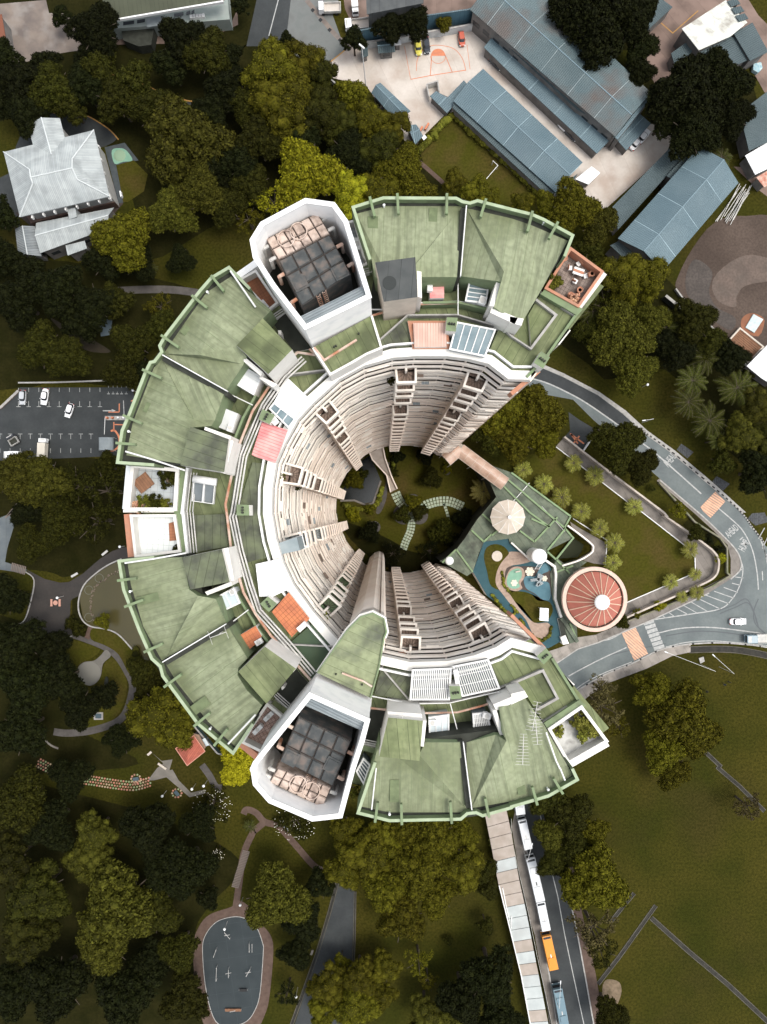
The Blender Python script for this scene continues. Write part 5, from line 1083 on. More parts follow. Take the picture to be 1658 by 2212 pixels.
# ---------------------------------------------------------------- podium
PZ = 6.0
pod = thing('podium', (60, -15, 0), 'low podium building with a green roof terrace of crossing beams east of the court', 'building')
def ppart(name, spec, h, base, m, side=None, ang=R(35)):
    b = MB(); b.prism(P(spec, h), base, 0, 1); return b.build(name, [m, side or m_greenp], pod, ang)
m_podr = mat('mossy_podium_roof', (0.105,0.13,0.095), (0.14,0.16,0.115), 0.4, seam=(1.6,.06), stain=(0.045,0.048,0.04), stain_scale=0.3, stain_amt=0.85, speck=.3)
ppart('terrace_roof', 'f -200,1330 0,1402 i 385,25 345,100 402,165 240,245 230,300 120,310 -10,200 h 1640,170 1480,190 1445,270 1408,385 1370,412 1195,315 1240,290 1300,240 1355,170 1400,100 1440,40 e 1475,1661 1560,1560', PZ, COURT_Z, m_podr, m_gutter)
ppart('terrace_roof', 'i 290,310 300,300 400,375 430,835 380,850 325,690 268,565 252,395', PZ, 0, m_podr)
for s_ in ('i 385,25 345,100 402,165 290,305 235,255', 'f 0,1402 i 385,25', 'f -60,1480 120,1661 i 250,95', 'f -30,1440 i 345,100', 'i 55,118 150,190', 'i 150,190 300,30', 'i 130,40 240,90', 'i 235,245 350,105', 'h 1400,115 1480,190', 'h 1300,238 1408,385', 'h 1210,325 1300,240', 'h 1470,10 1560,90', 'h 1530,150 1600,90', 'h 1480,190 1530,140', 'i 290,305 380,395', 'i 285,390 400,345', 'i 380,720 430,835'):
    MB().strip(P(s_, PZ+.45), 0.42, PZ, PZ+.45).build('roof_beam', mat('light_green_beam', (0.20,0.28,0.15),(0.16,0.22,0.12),.8), pod)
MB().path([Vector((p.x, p.y, PZ+.3)) for p in P('f 115,1470 0,1600 -20,1640', PZ)], .1).build('pipe', m_wmetal, pod)
MB().path([Vector((p.x, p.y, PZ+.3)) for p in P('i 195,-40 345,125', PZ)], .08).build('pipe', m_pipe, pod)
# ramp well: a solid block, the shaft's shadow painted as its colour
b = MB(); b.prism(P('i 305,300 402,168 440,190 470,210 450,260 430,290', 2), 0.12); b.build('ramp_well', mat('painted_well_shadow', (0.016,0.02,0.006)), pod)
for k in range(4):
    MB().strip(smooth(P('i 365,85 440,140 520,205 530,235 515,265 440,310 330,345', 1+2*k), 4), 0.35, .2+2*k, 1.2+2*k).build('ramp_parapet', m_fac2, pod)
ppart('ramp_deck', 'i 330,345 430,312 490,320 440,360 400,400 350,390', 4, 0, m_podr)
MB().strip(P('i 0,195 115,300', PZ+1.0), 0.35, PZ-1, PZ+1.0).build('terrace_wall', m_white, pod); MB().strip(P('i 222,310 282,350 290,400 285,560 325,680', PZ+1.1), 0.55, 0, PZ+1.1).build('terrace_wall', m_white, pod)
MB().strip(P('i 325,685 345,710 430,840', PZ+.6), 0.9, 0, PZ+.6).build('terrace_wall', m_podr, pod)
ppart('stair_block', 'i 300,690 330,680 365,830 330,830', PZ+.3, 0, m_gutter, m_white); ppart('stair_block', 'i 318,808 350,795 375,850 335,858', PZ+.8, 0, m_white, m_white)
# play deck
ppart('play_deck', 'h 1408,385 1480,190 1640,170 i 0,195 115,300 222,310 282,400 275,560 325,690 330,830 240,880 120,862 0,700 h 1658,660 1500,540', 5.6, 0, m_track, m_white)
def onplay(name, spec, m, h, sm=4): p = P(spec, h); p = smooth(p, sm, True) if sm else p; b = MB(); b.prism([Vector((x.x, x.y, h)) for x in p], 5.5); return b.build(name, m, pod, R(20))
onplay('play_lawn', 'h 1480,290 1500,225 1560,205 1620,230 1650,290 1640,360 1600,420 1620,500 1658,560 i 60,600 100,650 130,690 150,715 230,700 268,640 255,590 230,575 170,570 120,525 40,510 -20,515 h 1530,480 1500,380', m_grass2, 5.64)
onplay('play_path', 'h 1560,400 1590,330 1640,270 i -10,255 60,260 130,310 60,335 0,345 h 1640,370 1620,430 1640,500 i 0,545 70,640 150,715 235,715 260,760 240,800 190,820 140,790 90,690 0,600 h 1610,540 1560,470', m_sand, 5.68)
onplay('play_surface', 'i -30,360 60,350 130,350 230,370 255,400 255,555 200,565 150,530 110,510 70,500 0,505 -40,470', m_rubbrown, 5.72)
onplay('play_surface', 'i -10,370 40,350 80,370 85,420 60,460 70,490 30,510 -30,490 -40,440', m_sand, 5.76); onplay('play_surface', 'i -10,385 40,362 65,380 65,420 45,450 55,480 20,495 -20,480 -30,440', m_rubgreen, 5.80)
onplay('play_surface', 'i 80,430 110,410 150,415 180,370 215,330 235,350 240,380 200,400 190,440 245,460 250,560 205,565 150,525 95,490', m_rubblue, 5.80)
c_ = T('h', 1565, 283, 5.8); b = MB(); b.cone((c_.x, c_.y), [(1.35, 5.66), (1.35, 5.82), (1.25, 5.86)], 20); b.build('round_pad', m_beige, pod)
def flower(t, x, y, r, m): 
    c_ = T(t, x, y, 5.9); b = MB()
    for k in range(6):
        a = math.pi*k/3; b.cone((c_.x+r*.62*math.cos(a), c_.y+r*.62*math.sin(a)), [(r*.36, 5.82), (r*.36, 5.9)], 12)
    b.cone((c_.x, c_.y), [(r*.5, 5.83), (r*.48, 5.94)], 14); b.build('flower_inlay', m, pod)
flower('i', 120, 383, 1.25, mat('cream_inlay', (0.62,0.56,0.46))); flower('i', 215, 428, .8, mat('cream_inlay', (0.6,0.5,0.4))); flower('i', 18, 457, .9, MATS['cream_inlay'])
# play equipment, shelter, canopies
c_ = T('i', 178, 440, 6.2); t_ = thing('climbing_frame', (c_.x, c_.y, 5.8), 'grey plank and slide climbing frame on the blue play surface', 'climbing frame')
for dx, dy, rz, l in ((0,0,1.1,3.2),(-1.2,.2,.1,2.2),(.2,-.8,.5,1.4),(-.2,1.0,1.4,1.6)): MB().box((c_.x+dx, c_.y+dy, 7.0), (l, .7, .12), rz).build('deck', m_grey, t_)
for dx, dy in ((-.6,-.8),(.6,.9),(-.3,.9),(.3,-.9)): MB().tube((c_.x+dx, c_.y+dy, 5.8), (c_.x+dx, c_.y+dy, 7.6), .07).build('post', m_pipe, t_)
c_ = T('i', 40, 382, 6.0); t_ = thing('spring_rider', (c_.x, c_.y, 5.8), 'small cream spring rider on the green play surface', 'spring rider'); MB().box((c_.x, c_.y, 6.4), (1.2,.35,.3), .2).build('seat', m_beige, t_, 0, .08); MB().tube((c_.x, c_.y, 5.8), (c_.x, c_.y, 6.3), .12).build('spring', m_pipe, t_)
c_ = T('i', 170, 345, 6.0); t_ = thing('monkey_bars', (c_.x, c_.y, 5.8), 'white ladder shaped climbing bars just below the white tank', 'monkey bars')
for dx in (-.5, .5): MB().tube((c_.x+dx-.5, c_.y-.8, 7.4), (c_.x+dx+.6, c_.y+1.0, 7.4), .06).build('rail', m_wmetal, t_)
for k in range(4): u = k/3; MB().tube((c_.x-.95+u*1.0, c_.y-.7+u*1.5, 7.4), (c_.x+.05+u*1.0, c_.y-.7+u*1.5, 7.4), .04).build('rung', m_wmetal, t_)
for dx, dy in ((-1,-.8),(0,-.8),(.1,1),(1.1,1)): MB().tube((c_.x+dx, c_.y+dy, 5.8), (c_.x+dx, c_.y+dy, 7.4), .06).build('leg', m_wmetal, t_)
p = P('i 185,618 242,622 240,705 182,700', 8.2); t_ = thing('shade_shelter', (ctr(p).x, ctr(p).y, 5.7), 'white ribbed shelter roof on the small play lawn', 'shelter'); MB().prism(p, 8.05).build('roof', m_whroof, t_, R(90))
for x in p: y_ = x.lerp(ctr(p), .15); MB().tube((y_.x, y_.y, 5.6), (y_.x, y_.y, 8.1), .07).build('post', m_pipe, t_)
b0 = T('i', 150, 276, 8); t_ = thing('white_water_tank', (b0.x, b0.y, 5.8), 'white cylindrical tank with a domed top beside the play area', 'tank')
b = MB(); b.cone((b0.x, b0.y), [(1.75, 5.8), (1.75, 13.0)], 32); b.build('drum', m_wmetal, t_)
b = MB(); b.cone((b0.x, b0.y), [(1.85, 13.0), (1.85, 13.2), (1.3, 13.5), (.3, 13.7)], 32); b.build('lid', m_lens, t_, 0, 0, True)
# round red pavilion
c_ = T('i', 538, 562, 10.5); t_ = thing('round_pavilion', (c_.x, c_.y, 0), 'round pavilion with a ribbed red roof and a white hub beside the road', 'pavilion')
r_ = 200/3*(CAMZ-10.5)/F
b = MB(); b.cone((c_.x, c_.y), [(r_*.93, 0), (r_*.93, 10)], 48); b.build('wall', m_beige, t_)
b = MB(); b.ring((c_.x, c_.y), r_*.93, r_*1.05, 9.6, 10.9, 48); b.build('rim', mat('cream_pink_rim', (0.60,0.44,0.36),(0.5,0.38,0.32),1.0), t_)
b = MB(); b.ring((c_.x, c_.y), r_*.86, r_*.93, 9.9, 10.2, 48); b.build('gutter', m_gutter, t_)
b = MB(); b.cone((c_.x, c_.y), [(r_*.89, 10.25), (1.5, 15.5)], 60); rf = b.build('roof', mat('dusty_red_roof', (0.34,0.115,0.085),(0.40,0.145,0.105),.6, stain=(.24,.09,.07), stain_scale=.3), t_)
for k in range(20):
    a = 2*math.pi*(k+.3)/20; b = MB(); b.tube((c_.x+r_*.885*math.cos(a), c_.y+r_*.885*math.sin(a), 10.35), (c_.x+1.5*math.cos(a), c_.y+1.5*math.sin(a), 15.55), .12, 5); b.build('rib', m_cream, rf)
b = MB(); b.cone((c_.x, c_.y), [(1.5, 15.2), (1.5, 16.4)], 24); b.build('lantern', m_tan, t_)
b = MB(); b.cone((c_.x, c_.y), [(1.85, 16.4), (1.85, 16.55), (1.2, 17.0), (.2, 17.2)], 28); b.build('hub', m_lens, t_, 0, 0, True)
# small beige canopy
c_ = T('h', 1638, 30, 10); t_ = thing('beige_canopy', (c_.x, c_.y, PZ), 'ten sided beige canopy with radiating ribs on the podium terrace', 'canopy')
b = MB(); b.cone((c_.x, c_.y), [(4.4, 9.2), (.3, 11.4)], 12); cv = b.build('canvas', m_beige, t_)
for k in range(12):
    a = 2*math.pi*k/12; b = MB(); b.tube((c_.x+4.42*math.cos(a), c_.y+4.42*math.sin(a), 9.22), (c_.x, c_.y, 11.45), .07, 5); b.build('rib', m_wmetal, cv)
MB().tube((c_.x, c_.y, PZ), (c_.x, c_.y, 11.5), .2, 10).build('post', m_pipe, t_); b = MB(); b.cone((c_.x, c_.y), [(.45, 11.4), (.4, 11.8)], 12); b.build('finial', m_lens, t_)
c_ = T('h', 1262, 318, 9); t_ = thing('white_half_dome', (c_.x, c_.y, PZ), 'small white rounded hood on the podium edge beside the lower wing', 'hood'); b = MB(); b.cone((c_.x, c_.y), [(1.1, PZ), (1.1, 6.5), (.8, 6.8), (.2, 6.9)], 20); b.build('shell', m_lens, t_, 0, 0, True)
# copper coloured walkway canopy
def vault(parent, name, a, b_, hw, z, m, n=7):
    d_ = (b_-a); d_.z = 0; L_ = d_.length; d_.normalize(); s_ = Vector((-d_.y, d_.x, 0)); b = MB()
    for i in range(n):
        t0, t1 = -1+2*i/n, -1+2*(i+1)/n
        q = [(a, t0), (b_, t0), (b_, t1), (a, t1)]; b.face([x+s_*hw*t+Vector((0,0,z-x.z+hw*.6*(1-t*t))) for x, t in q])
    o = b.build(name, m, parent)
    k = max(2, int(L_/2.3)); r = MB()
    for j in range(k+1):
        c = a+d_*(L_*j/k)
        for i in range(n):
            t0, t1 = -1+2*i/n, -1+2*(i+1)/n; r.tube(c+s_*hw*t0+Vector((0,0,z-c.z+.03+hw*.6*(1-t0*t0))), c+s_*hw*t1+Vector((0,0,z-c.z+.03+hw*.6*(1-t1*t1))), .05, 5)
    for t in (-1, 0, 1): r.tube(a+s_*hw*t+Vector((0,0,z-a.z+.03+hw*.6*(1-t*t))), b_+s_*hw*t+Vector((0,0,z-a.z+.03+hw*.6*(1-t*t))), .04, 5)
    r.build('ribs', m_beige, o)
    for j in range(0, k+1, 2):
        for t in (-.95, .95): c = a+d_*(L_*j/k)+s_*hw*t; MB().tube((c.x, c.y, 0), (c.x, c.y, z), .08).build('post', m_pipe, parent)
wk = thing('covered_walkway', V(1040, 1010), 'walkway under a copper tinted vaulted canopy from the upper wing to the podium', 'walkway')
vault(wk, 'canopy', T('e',1325,1255,9), T('e',1620,1475,9), 1.75, 8, m_copper); vault(wk, 'canopy', T('e',1235,1320,9), T('e',1325,1240,9), 1.7, 8.3, m_copper)
MB().strip([T('e',1240,1325,5), T('e',1325,1250,5), T('e',1640,1480,5)], 2.6, 4.6, 5).build('deck', m_conc, wk)
# wall round the garden terrace
t_ = thing('garden_wall', V(1500, 1170), 'long pale parapet wall round the paved walk of the palm lawn', 'wall')
MB().strip(smooth(P('f 345,1170 600,1370 990,1661 i 1000,25 1160,135 1300,240', 2), 2), 0.45, 0, 2.0).build('parapet', mat('weathered_cream_wall', (0.50,0.44,0.38),(0.38,0.33,0.285),.6, stain=(.2,.17,.14), stain_scale=.5), t_)
MB().strip(smooth(P('i 1300,240 1340,290 1345,350 1325,410 1250,460 1000,570 740,685', 2), 4), 0.45, 0, 2.0).build('parapet', MATS['weathered_cream_wall'], t_)
struct('garden_walk', MB().prism([Vector((p.x, p.y, .05)) for p in P('f 345,1170 600,1370 990,1661 i 1000,20 1300,240 1345,320 1325,410 1250,460 740,680 700,600 745,585 1000,480 1165,405 1190,370 1190,290 1120,210 850,0 f 750,1590 560,1440 290,1230')], 0), m_pave2, R(30))
struct('garden_walk', MB().prism([Vector((p.x, p.y, .055)) for p in P('i 380,60 440,100 600,190 615,215 605,340 530,330 430,300 540,240 500,190 400,120')], 0), m_pave2, R(30))
t_ = thing('lawn_edging', V(1400, 1150), 'thin white edging along the inner side of the paved garden walk', 'edging')
MB().strip(P('f 290,1235 560,1443 750,1590 i 850,0 1120,210 1190,290 1193,370 1160,405 1000,475 750,583', 0.3), .2, 0, .3).build('edging', m_wmetal, t_)
MB().strip(P('i 400,40 620,180 610,340', .3), .2, 0, .3).build('edging', m_wmetal, t_)
t_ = thing('barrier_line', V(1255, 960), 'white wall end running down beside the orange cross of the ramp entrance', 'wall'); MB().strip(P('f 540,1155 470,1258', 1.2), .3, 0, 1.2).build('wall', m_wmetal, t_)
struct('ramp_entrance', MB().prism([Vector((p.x, p.y, .06)) for p in P('f 370,1010 440,1060 540,1120 535,1160 465,1260 345,1170 380,1130')], 0), m_asphm)
b = MB(); b.strip(P('f 380,1150 470,1215'), .4, .08, .08, flat=True); b.strip(P('f 385,1150 430,1215'), .4, .08, .08, flat=True); b.strip(P('f 400,1215 440,1165'), .4, .08, .08, flat=True); struct('road_marking', b, m_opaint)
region('planting_bed', 'i 1110,80 1180,10 1350,160 1310,215 1280,230', m_wood, 0.06); 
t_ = thing('roadside_wall', T('i', 1400, 300), 'low mossy retaining wall between the garden corner and the road bend', 'wall')
MB().strip(P('f 960,1465 i 1190,60 1355,165 1400,230 1400,390 1420,410 1300,480 1000,610 760,705', 1), .4, 0, 1).build('wall', mat('mossy_wall', (0.12,0.13,0.07),(0.2,0.18,0.14),.8), t_)
# ---------------------------------------------------------------- court garden
def cz(spec, sm=0, dz=0.0): p = P(spec, COURT_Z); p = smooth(p, sm, True) if sm else p; return [Vector((q.x, q.y, COURT_Z+dz)) for q in p]
def cpart(name, spec, m, dz, sm=0): b = MB(); b.prism(cz(spec, sm, dz), COURT_Z-.05); return struct(name, b, m, R(20))
cpart('pond', 'e 560,1530 620,1400 680,1330 740,1290 790,1400 810,1450 770,1590 700,1605 640,1580 560,1590', m_water, .05)
t_ = thing('pond_wall', (-13, -1, COURT_Z), 'pale raised coping round the dark angular pond', 'coping'); MB().strip(cz('e 550,1585 640,1582 720,1615 762,1600 812,1455', 0), .5, COURT_Z, COURT_Z+.5).build('coping', m_pave2, t_)
cpart('gravel_path', 'e 780,1661 800,1590 830,1530 850,1400 830,1340 880,1340 910,1360 890,1400 860,1430 850,1560 810,1661', m_path, .03, 3)
cpart('planting_bed', 'e 880,1270 905,1270 915,1370 880,1410 860,1390', m_wood, .05); cpart('planting_bed', 'h 560,60 700,100 880,180 1000,250 1150,270 1240,250 1180,330 1000,400 800,330 620,180', m_wood, .03, 3)
def stones(spec, n, rows, wd, label):
    p = smooth(P(spec, COURT_Z), 8); ds = [0]
    for a, b_ in zip(p, p[1:]): ds.append(ds[-1]+(b_-a).length)
    b = MB(); 
    for i in range(n):
        s_ = ds[-1]*(i+.5)/n; k = max(j for j in range(len(ds)) if ds[j] <= s_); k = min(k, len(p)-2); u = (s_-ds[k])/(ds[k+1]-ds[k]); c = p[k].lerp(p[k+1], u); d_ = (p[k+1]-p[k]).normalized(); nn = Vector((-d_.y, d_.x, 0)); st = ds[-1]/n
        for j in range(rows): q = c+nn*wd*((j+.5)/rows-.5); b.box((q.x, q.y, COURT_Z+.08), (st*.78, wd/rows*.84, .1), math.atan2(d_.y, d_.x))
    tag(b.build('stepping_stone_path', m_stone), label, 'stone path')
stones('e 905,1530 935,1590 985,1640 1040,1655 1100,1615 1180,1590 1260,1590 1345,1625', 26, 3, 2.7, 'curving stepping stone path across the court lawn, from footbridge to right side')
stones('h 1010,20 1010,80 1000,130 975,185 955,240', 12, 3, 2.2, 'short stepping stone path running down to the foot of the court'); stones('e 1220,1600 1240,1661 h 1255,50', 6, 1, .9, 'single row of stepping stones branching off the curving path')
t_ = thing('footbridge', (-6, 2, COURT_Z), 'tapering concrete footbridge from the upper facade down to the lawn', 'footbridge')
fa = P('e 740,1275 825,1235', 1.0); fb = P('e 760,1330 860,1470 872,1530 915,1508 840,1320', -7)
pts = [fa[0], Vector((fb[0].x, fb[0].y, -1)), T('e',850,1420,-8), T('e',875,1530,COURT_Z+.6), T('e',918,1508,COURT_Z+.6), T('e',880,1425,-8), Vector((fb[4].x, fb[4].y, -2)), fa[1]]
b = MB(); b.face([pts[0], pts[1], pts[6], pts[7]]); b.face([pts[1], pts[2], pts[5], pts[6]]); b.face([pts[2], pts[3], pts[4], pts[5]]); b.build('deck', mat('bridge_concrete', (0.30,0.25,0.215),(0.36,0.31,0.27),.6), t_)
for ch in ((0,1,2,3), (7,6,5,4)):
    b = MB()
    for i, j in zip(ch, ch[1:]):
        a, c = pts[i], pts[j]; up = Vector((0,0,1)); n_ = (c-a).cross(up).normalized()*.16
        for s_ in (-1, 1): b.face([a+n_*s_, c+n_*s_, c+n_*s_+up, a+n_*s_+up])
        b.face([a-n_+up, c-n_+up, c+n_+up, a+n_+up])
    b.build('parapet', m_fac, t_)
for t, x, y, r in (('e',1020,1590,1.9), ('h',770,95,1.5), ('h',960,10,2.6), ('h',1060,20,2.2), ('e',1240,1395,.9)):
    c_ = T(t, x, y, COURT_Z); b = MB(); b.cone((c_.x, c_.y), [(r*1.12, COURT_Z), (r*1.12, COURT_Z+.12)], 24); struct('planting_ring', b, m_path)
# ---------------------------------------------------------------- long covered link-way with flat roof at the bottom
t_ = thing('covered_linkway', V(1100, 1980), 'long pale flat roofed linkway beside the row of parked buses', 'linkway')
pl = P('k 1488,310 1530,520 1575,760 1640,1020 l 60,1340 120,1661 180,1950', 3.6); pr = P('k 1625,270 1658,420 l 45,700 100,950 150,1210 240,1661 290,1950', 3.6)
nL = 22
def along(p, u):
    ds = [0]
    for a, b_ in zip(p, p[1:]): ds.append(ds[-1]+(b_-a).length)
    s_ = u*ds[-1]
    for k in range(len(p)-1):
        if s_ <= ds[k+1]+1e-6: return p[k].lerp(p[k+1], (s_-ds[k])/(ds[k+1]-ds[k]))
    return p[-1]
m_lA = mat('pale_roof_panel', (0.36,0.39,0.385),(0.43,0.46,0.45),.4, stain=(.3,.3,.29)); m_lB = mat('tan_roof_panel', (0.30,0.26,0.22),(0.36,0.31,0.27),.5, stain=(.27,.22,.18), stain_scale=.4)
for i in range(nL):
    q = [along(pl, i/nL), along(pl, (i+1)/nL-.002), along(pr, (i+1)/nL-.002), along(pr, i/nL)]
    MB().prism(q, 3.35).build('roof_panel', (m_lB if i in (0,1,2,3,5,6,7,11,13,17,19) else m_lA), t_, R(10))
    for q0 in (q[0], q[3]): c = q0.lerp(ctr(q), .12); MB().tube((c.x, c.y, 0), (c.x, c.y, 3.4), .1).build('post', m_pipe, t_)
MB().strip([p+Vector((0,0,0)) for p in pl[2:]], .25, 3.3, 3.85, off=.1).build('roof_edge', m_wmetal, t_); MB().strip(P('k 1600,775 1625,900 1658,1040 l 0,960', 3.7), .22, 3.4, 3.9).build('roof_edge', m_wmetal, t_)
t_ = thing('railing', V(1130, 1990), 'thin mossy railing between the linkway roof and the pavement', 'railing')
rl = P('k 1658,330 l 0,450 50,680 110,940 165,1210 220,1460 270,1700', 1.1); MB().path([Vector((p.x,p.y,1.1)) for p in rl], .05).build('rail', m_pipe, t_); MB().strip(rl, .12, 0, .8).build('mesh_panel', mat('mossy_rail', (0.10,0.115,0.07)), t_)
# fences, walls, hoardings
def fence(name, spec, h, th, m, label, cat='fence'):
    p = P(spec, h); c = ctr(p); c.z = 0; t_ = thing(name, c, label, cat); MB().strip(p, th, 0, h).build('panels', m, t_)
    b = MB(); b.strip(p, th+.12, h, h+.12); b.build('coping', m_kerb if m is not m_bluehoard else m_blue, t_)
fence('hoarding', 'b 640,205 800,175 880,130 1080,105 1380,62 1600,-20', 5, .2, m_bluehoard, 'long blue hoarding behind the small car park at the top')
fence('boundary_wall', 'b 700,275 900,250 1060,215 1280,180 1500,140 1530,110', 2.4, .3, mat('pale_wall_paint', (0.50,0.52,0.52),(0.4,0.42,0.42),.8), 'pale boundary wall behind the parked cars at the top', 'wall')
b = MB(); p = P('b 900,150 1100,115 1380,85 1540,30 1540,75 1480,120 1280,160 1100,195 930,215', 1); struct('netted_strip', MB().prism([Vector((q_.x,q_.y,.08)) for q_ in p], 0), m_netting)
fence('boundary_wall', 'b 375,425 470,500 580,590', 1.6, .25, m_kerb, 'low wall at the lower left edge of the concrete yard', 'wall')
fence('boundary_wall', 'f 1000,255 1130,360', 2.5, .6, m_gutter, 'dark green wall between the round tree and the dirt lot', 'wall'); fence('boundary_wall', 'f 1360,570 1400,600 1530,715', 2.5, .5, m_gutter, 'dark wall running from the timber pile toward the white sheet roof', 'wall')
fence('boundary_wall', 'f 1065,210 1110,270 1170,330 1270,430 1385,545', 1.0, .25, m_kerb, 'broken pale kerb wall along the lower edge of the dirt lot', 'wall')
fence('dashed_fence', 'd 120,820 345,818 690,806', .5, .25, mat('white_orange_kerb', (0.42,0.36,0.30), grid=(1.1,99,.4), seamcol=(.1,.07,.04)), 'low dashed kerb fence above the car park', 'kerb')
fence('brick_edge', 'd 0,985 120,872', .4, .5, mat('brick_brown', (0.22,0.11,0.07)), 'brown brick edge at the upper left corner of the car park', 'kerb')
fence('green_fence', 'g 1260,1385 1410,1560 k 0,-20', 1.8, .25, mat('teal_fence', (0.04,0.07,0.07)), 'dark teal fence between the lower left wing and the red pavilion')
fence('yard_screen', 'b 1108,545 1125,625', 2.2, .2, m_pipe, 'grey screen at the left side of the small enclosure by the middle block', 'screen'); fence('yard_screen', 'b 1115,545 1180,525 1190,590', 2.2, .2, m_pipe, 'angled grey screen at the right side of the small enclosure by the middle block', 'screen')
# goal post
gp = P('b 1538,1042 1570,1072 1465,1195', 2.1); t_ = thing('goal_frame', (gp[1].x, gp[1].y, 0), 'white goal frame on the small school lawn', 'goal')
MB().path([gp[0], gp[1]], .09).build('side_bar', m_wmetal, t_); MB().path([gp[1], gp[2]], .09).build('crossbar', m_wmetal, t_)
for x in gp: MB().tube((x.x, x.y, 0), x, .07).build('post', m_wmetal, t_)
# tall white pole
a_, t0 = T('b', 716, 575, 0), T('b', 686, 300, 16); t_ = thing('flood_light_pole', a_, 'tall white pole leaning over the concrete yard in front of the trees', 'pole'); MB().tube(a_, T('b',688,300,17), .14, 8, 0, .1).build('pole', m_wmetal, t_); h_ = T('b',688,300,17); MB().box(h_, (1.6,.3,.3), R(-40)).build('lamp_head', m_wmetal, t_)
# lamp posts (white globes) in the park
lp = [('j',1245,138,'first globe lamp by the curved path below the red pavilion'),('j',1321,117,'second globe lamp by the curved path below the red pavilion'),('j',1053,183,'globe lamp on the grass left of the round flower bed'),('j',1558,889,'globe lamp at the top of the exercise court path'),('j',1456,1045,'globe lamp standing inside the exercise court at its upper left'),
      ('k',508,697,'globe lamp at the end of the brown path steps'),('k',262,1483,'globe lamp beside the lower lane near the court'),('g',777,222,'globe lamp where the dark path meets the left terrace'),('d',310,1350,'globe lamp on the grass left below the car park'),('d',660,1312,'globe lamp below the arched shelter of the car park'),('d',137,1602,'globe lamp beside the lower left steps'),
      ('d',640,243,'bright globe lamp on the grey footpath above the left wing'),('g',372,553,'globe lamp beside the pink seat on the dark plaza'),('g',347,832,'globe lamp at the lower edge of the dark plaza'),('f',882,832,'small white globe lamp on the slope below the palms'),('b',1045,1010,'globe lamp beside the brown path of the school lawn'),('d',862,868,'globe lamp at the right end of the car park')]
for t, x, y, lb in lp:
    h_ = T(t, x, y, 3.6); q = thing('globe_lamp', (h_.x, h_.y, 0), lb, 'lamp', 'white globe lamps of the park'); MB().tube((h_.x,h_.y,0), (h_.x,h_.y,3.3), .06).build('post', m_pipe, q)
    b = MB(); b.cone((h_.x,h_.y), [(.1,3.25),(.3,3.4),(.36,3.6),(.3,3.8),(.1,3.93)], 12); b.build('globe', m_lens, q, 0, 0, True)
# street lamps
for (t, pts_, lb) in (('i', '1345,1000 1320,935', 'street lamp with a white head right of the small concrete pad'), ('i', '1230,985 1015,910', 'street lamp whose long arm reaches toward the pavement'), ('l', '262,1420 318,1402', 'street lamp leaning over the blue grey bus'), ('f', '845,1080 870,1062', 'street lamp on the grass verge above the dark tree'), ('l', '65,505 130,510', 'street lamp arched over the rear of the first white bus')):
    a0 = pts_.split(); b0 = P(f'{t} {a0[0]}', 0)[0]; h_ = P(f'{t} {a0[1]}', 8)[0]; q = thing('street_lamp', b0, lb, 'street lamp', 'street lamps along the roads')
    top = Vector((b0.x, b0.y, 7.8)); MB().tube(b0, top, .07, 8, 0, .05).build('pole', m_pipe, q); MB().tube(top, h_, .04).build('arm', m_wmetal, q); dd = (h_-top).normalized(); MB().tube(h_, h_+dd*.9, .1, 8, 0, .15).build('lamp_head', m_lens, q)
p = P('i 1215,945 1245,935 1253,965 1225,980', .3); b = MB(); b.prism(p, 0); tag(b.build('concrete_pad', m_kerb), 'small square concrete pad on the grass below the road', 'pad')
# park furniture
def bench(t, x, y, rz, label, m=m_beige, L_=1.9):
    c_ = T(t, x, y, .45); q = thing('park_bench', (c_.x, c_.y, 0), label, 'bench'); MB().box((c_.x,c_.y,.45), (L_,.55,.08), rz).build('seat', m, q)
    for s_ in (-.38, .38): MB().box((c_.x+math.cos(rz)*L_*s_, c_.y+math.sin(rz)*L_*s_, .2), (.12,.5,.42), rz).build('leg', m_pave2, q)
bench('g', 335, 585, R(90), 'left pink bench of the seat group on the plaza', mat('pink_concrete', (0.48,0.26,0.20))); bench('g', 388, 585, R(90), 'right pink bench of the seat group on the plaza', MATS['pink_concrete'])
c_ = T('g', 361, 585, .7); q = thing('round_table', (c_.x,c_.y,0), 'round pink table between the two plaza benches', 'table'); b = MB(); b.cone((c_.x,c_.y), [(.62,.66),(.62,.76)], 18); b.build('tabletop', MATS['pink_concrete'], q); MB().tube((c_.x,c_.y,0),(c_.x,c_.y,.66),.16,8).build('pedestal', m_kerb, q)
bench('g', 680, 262, R(40), 'grey bench in a niche on the upper side of the dark path', m_pipe); bench('g', 484, 405, R(30), 'grey bench in a niche at the left end of the dark path', m_pipe); bench('g', 970, 1562, R(40), 'short pale bench at the top of the park pad', m_beige, 1.3); bench('g', 1052, 1645, R(-35), 'pale double bench on the park pad', m_beige, 2.6)
bench('k', 365, 1197, R(70), 'small bench on the slope between the court path and the lane', m_pave2, 1.3); bench('k', 200, 392, R(-40), 'white bench beside the path below the tank tower', m_wmetal, 1.6); bench('g', 856, 1262, R(15), 'pale bench beside the curved path near the left wing', m_beige, 1.2)
c_ = T('g', 642, 1317, 0); b = MB(); b.box((c_.x,c_.y,.15), (1.9,1.3,.3), R(5)); q = tag(thing('sunken_box', (c_.x,c_.y,0), 'grey framed square pit in the lower park lawn', 'pit')); MB().strip([Vector((c_.x+dx,c_.y+dy,0)) for dx,dy in ((-1,-.8),(1,-.8),(1,.8),(-1,.8))], .35, 0, .35, closed=True).build('frame', m_kerb, q); MB().box((c_.x,c_.y,.08),(1.7,1.3,.1)).build('cover', mat('blue_grey_cover',(.06,.09,.11)), q)
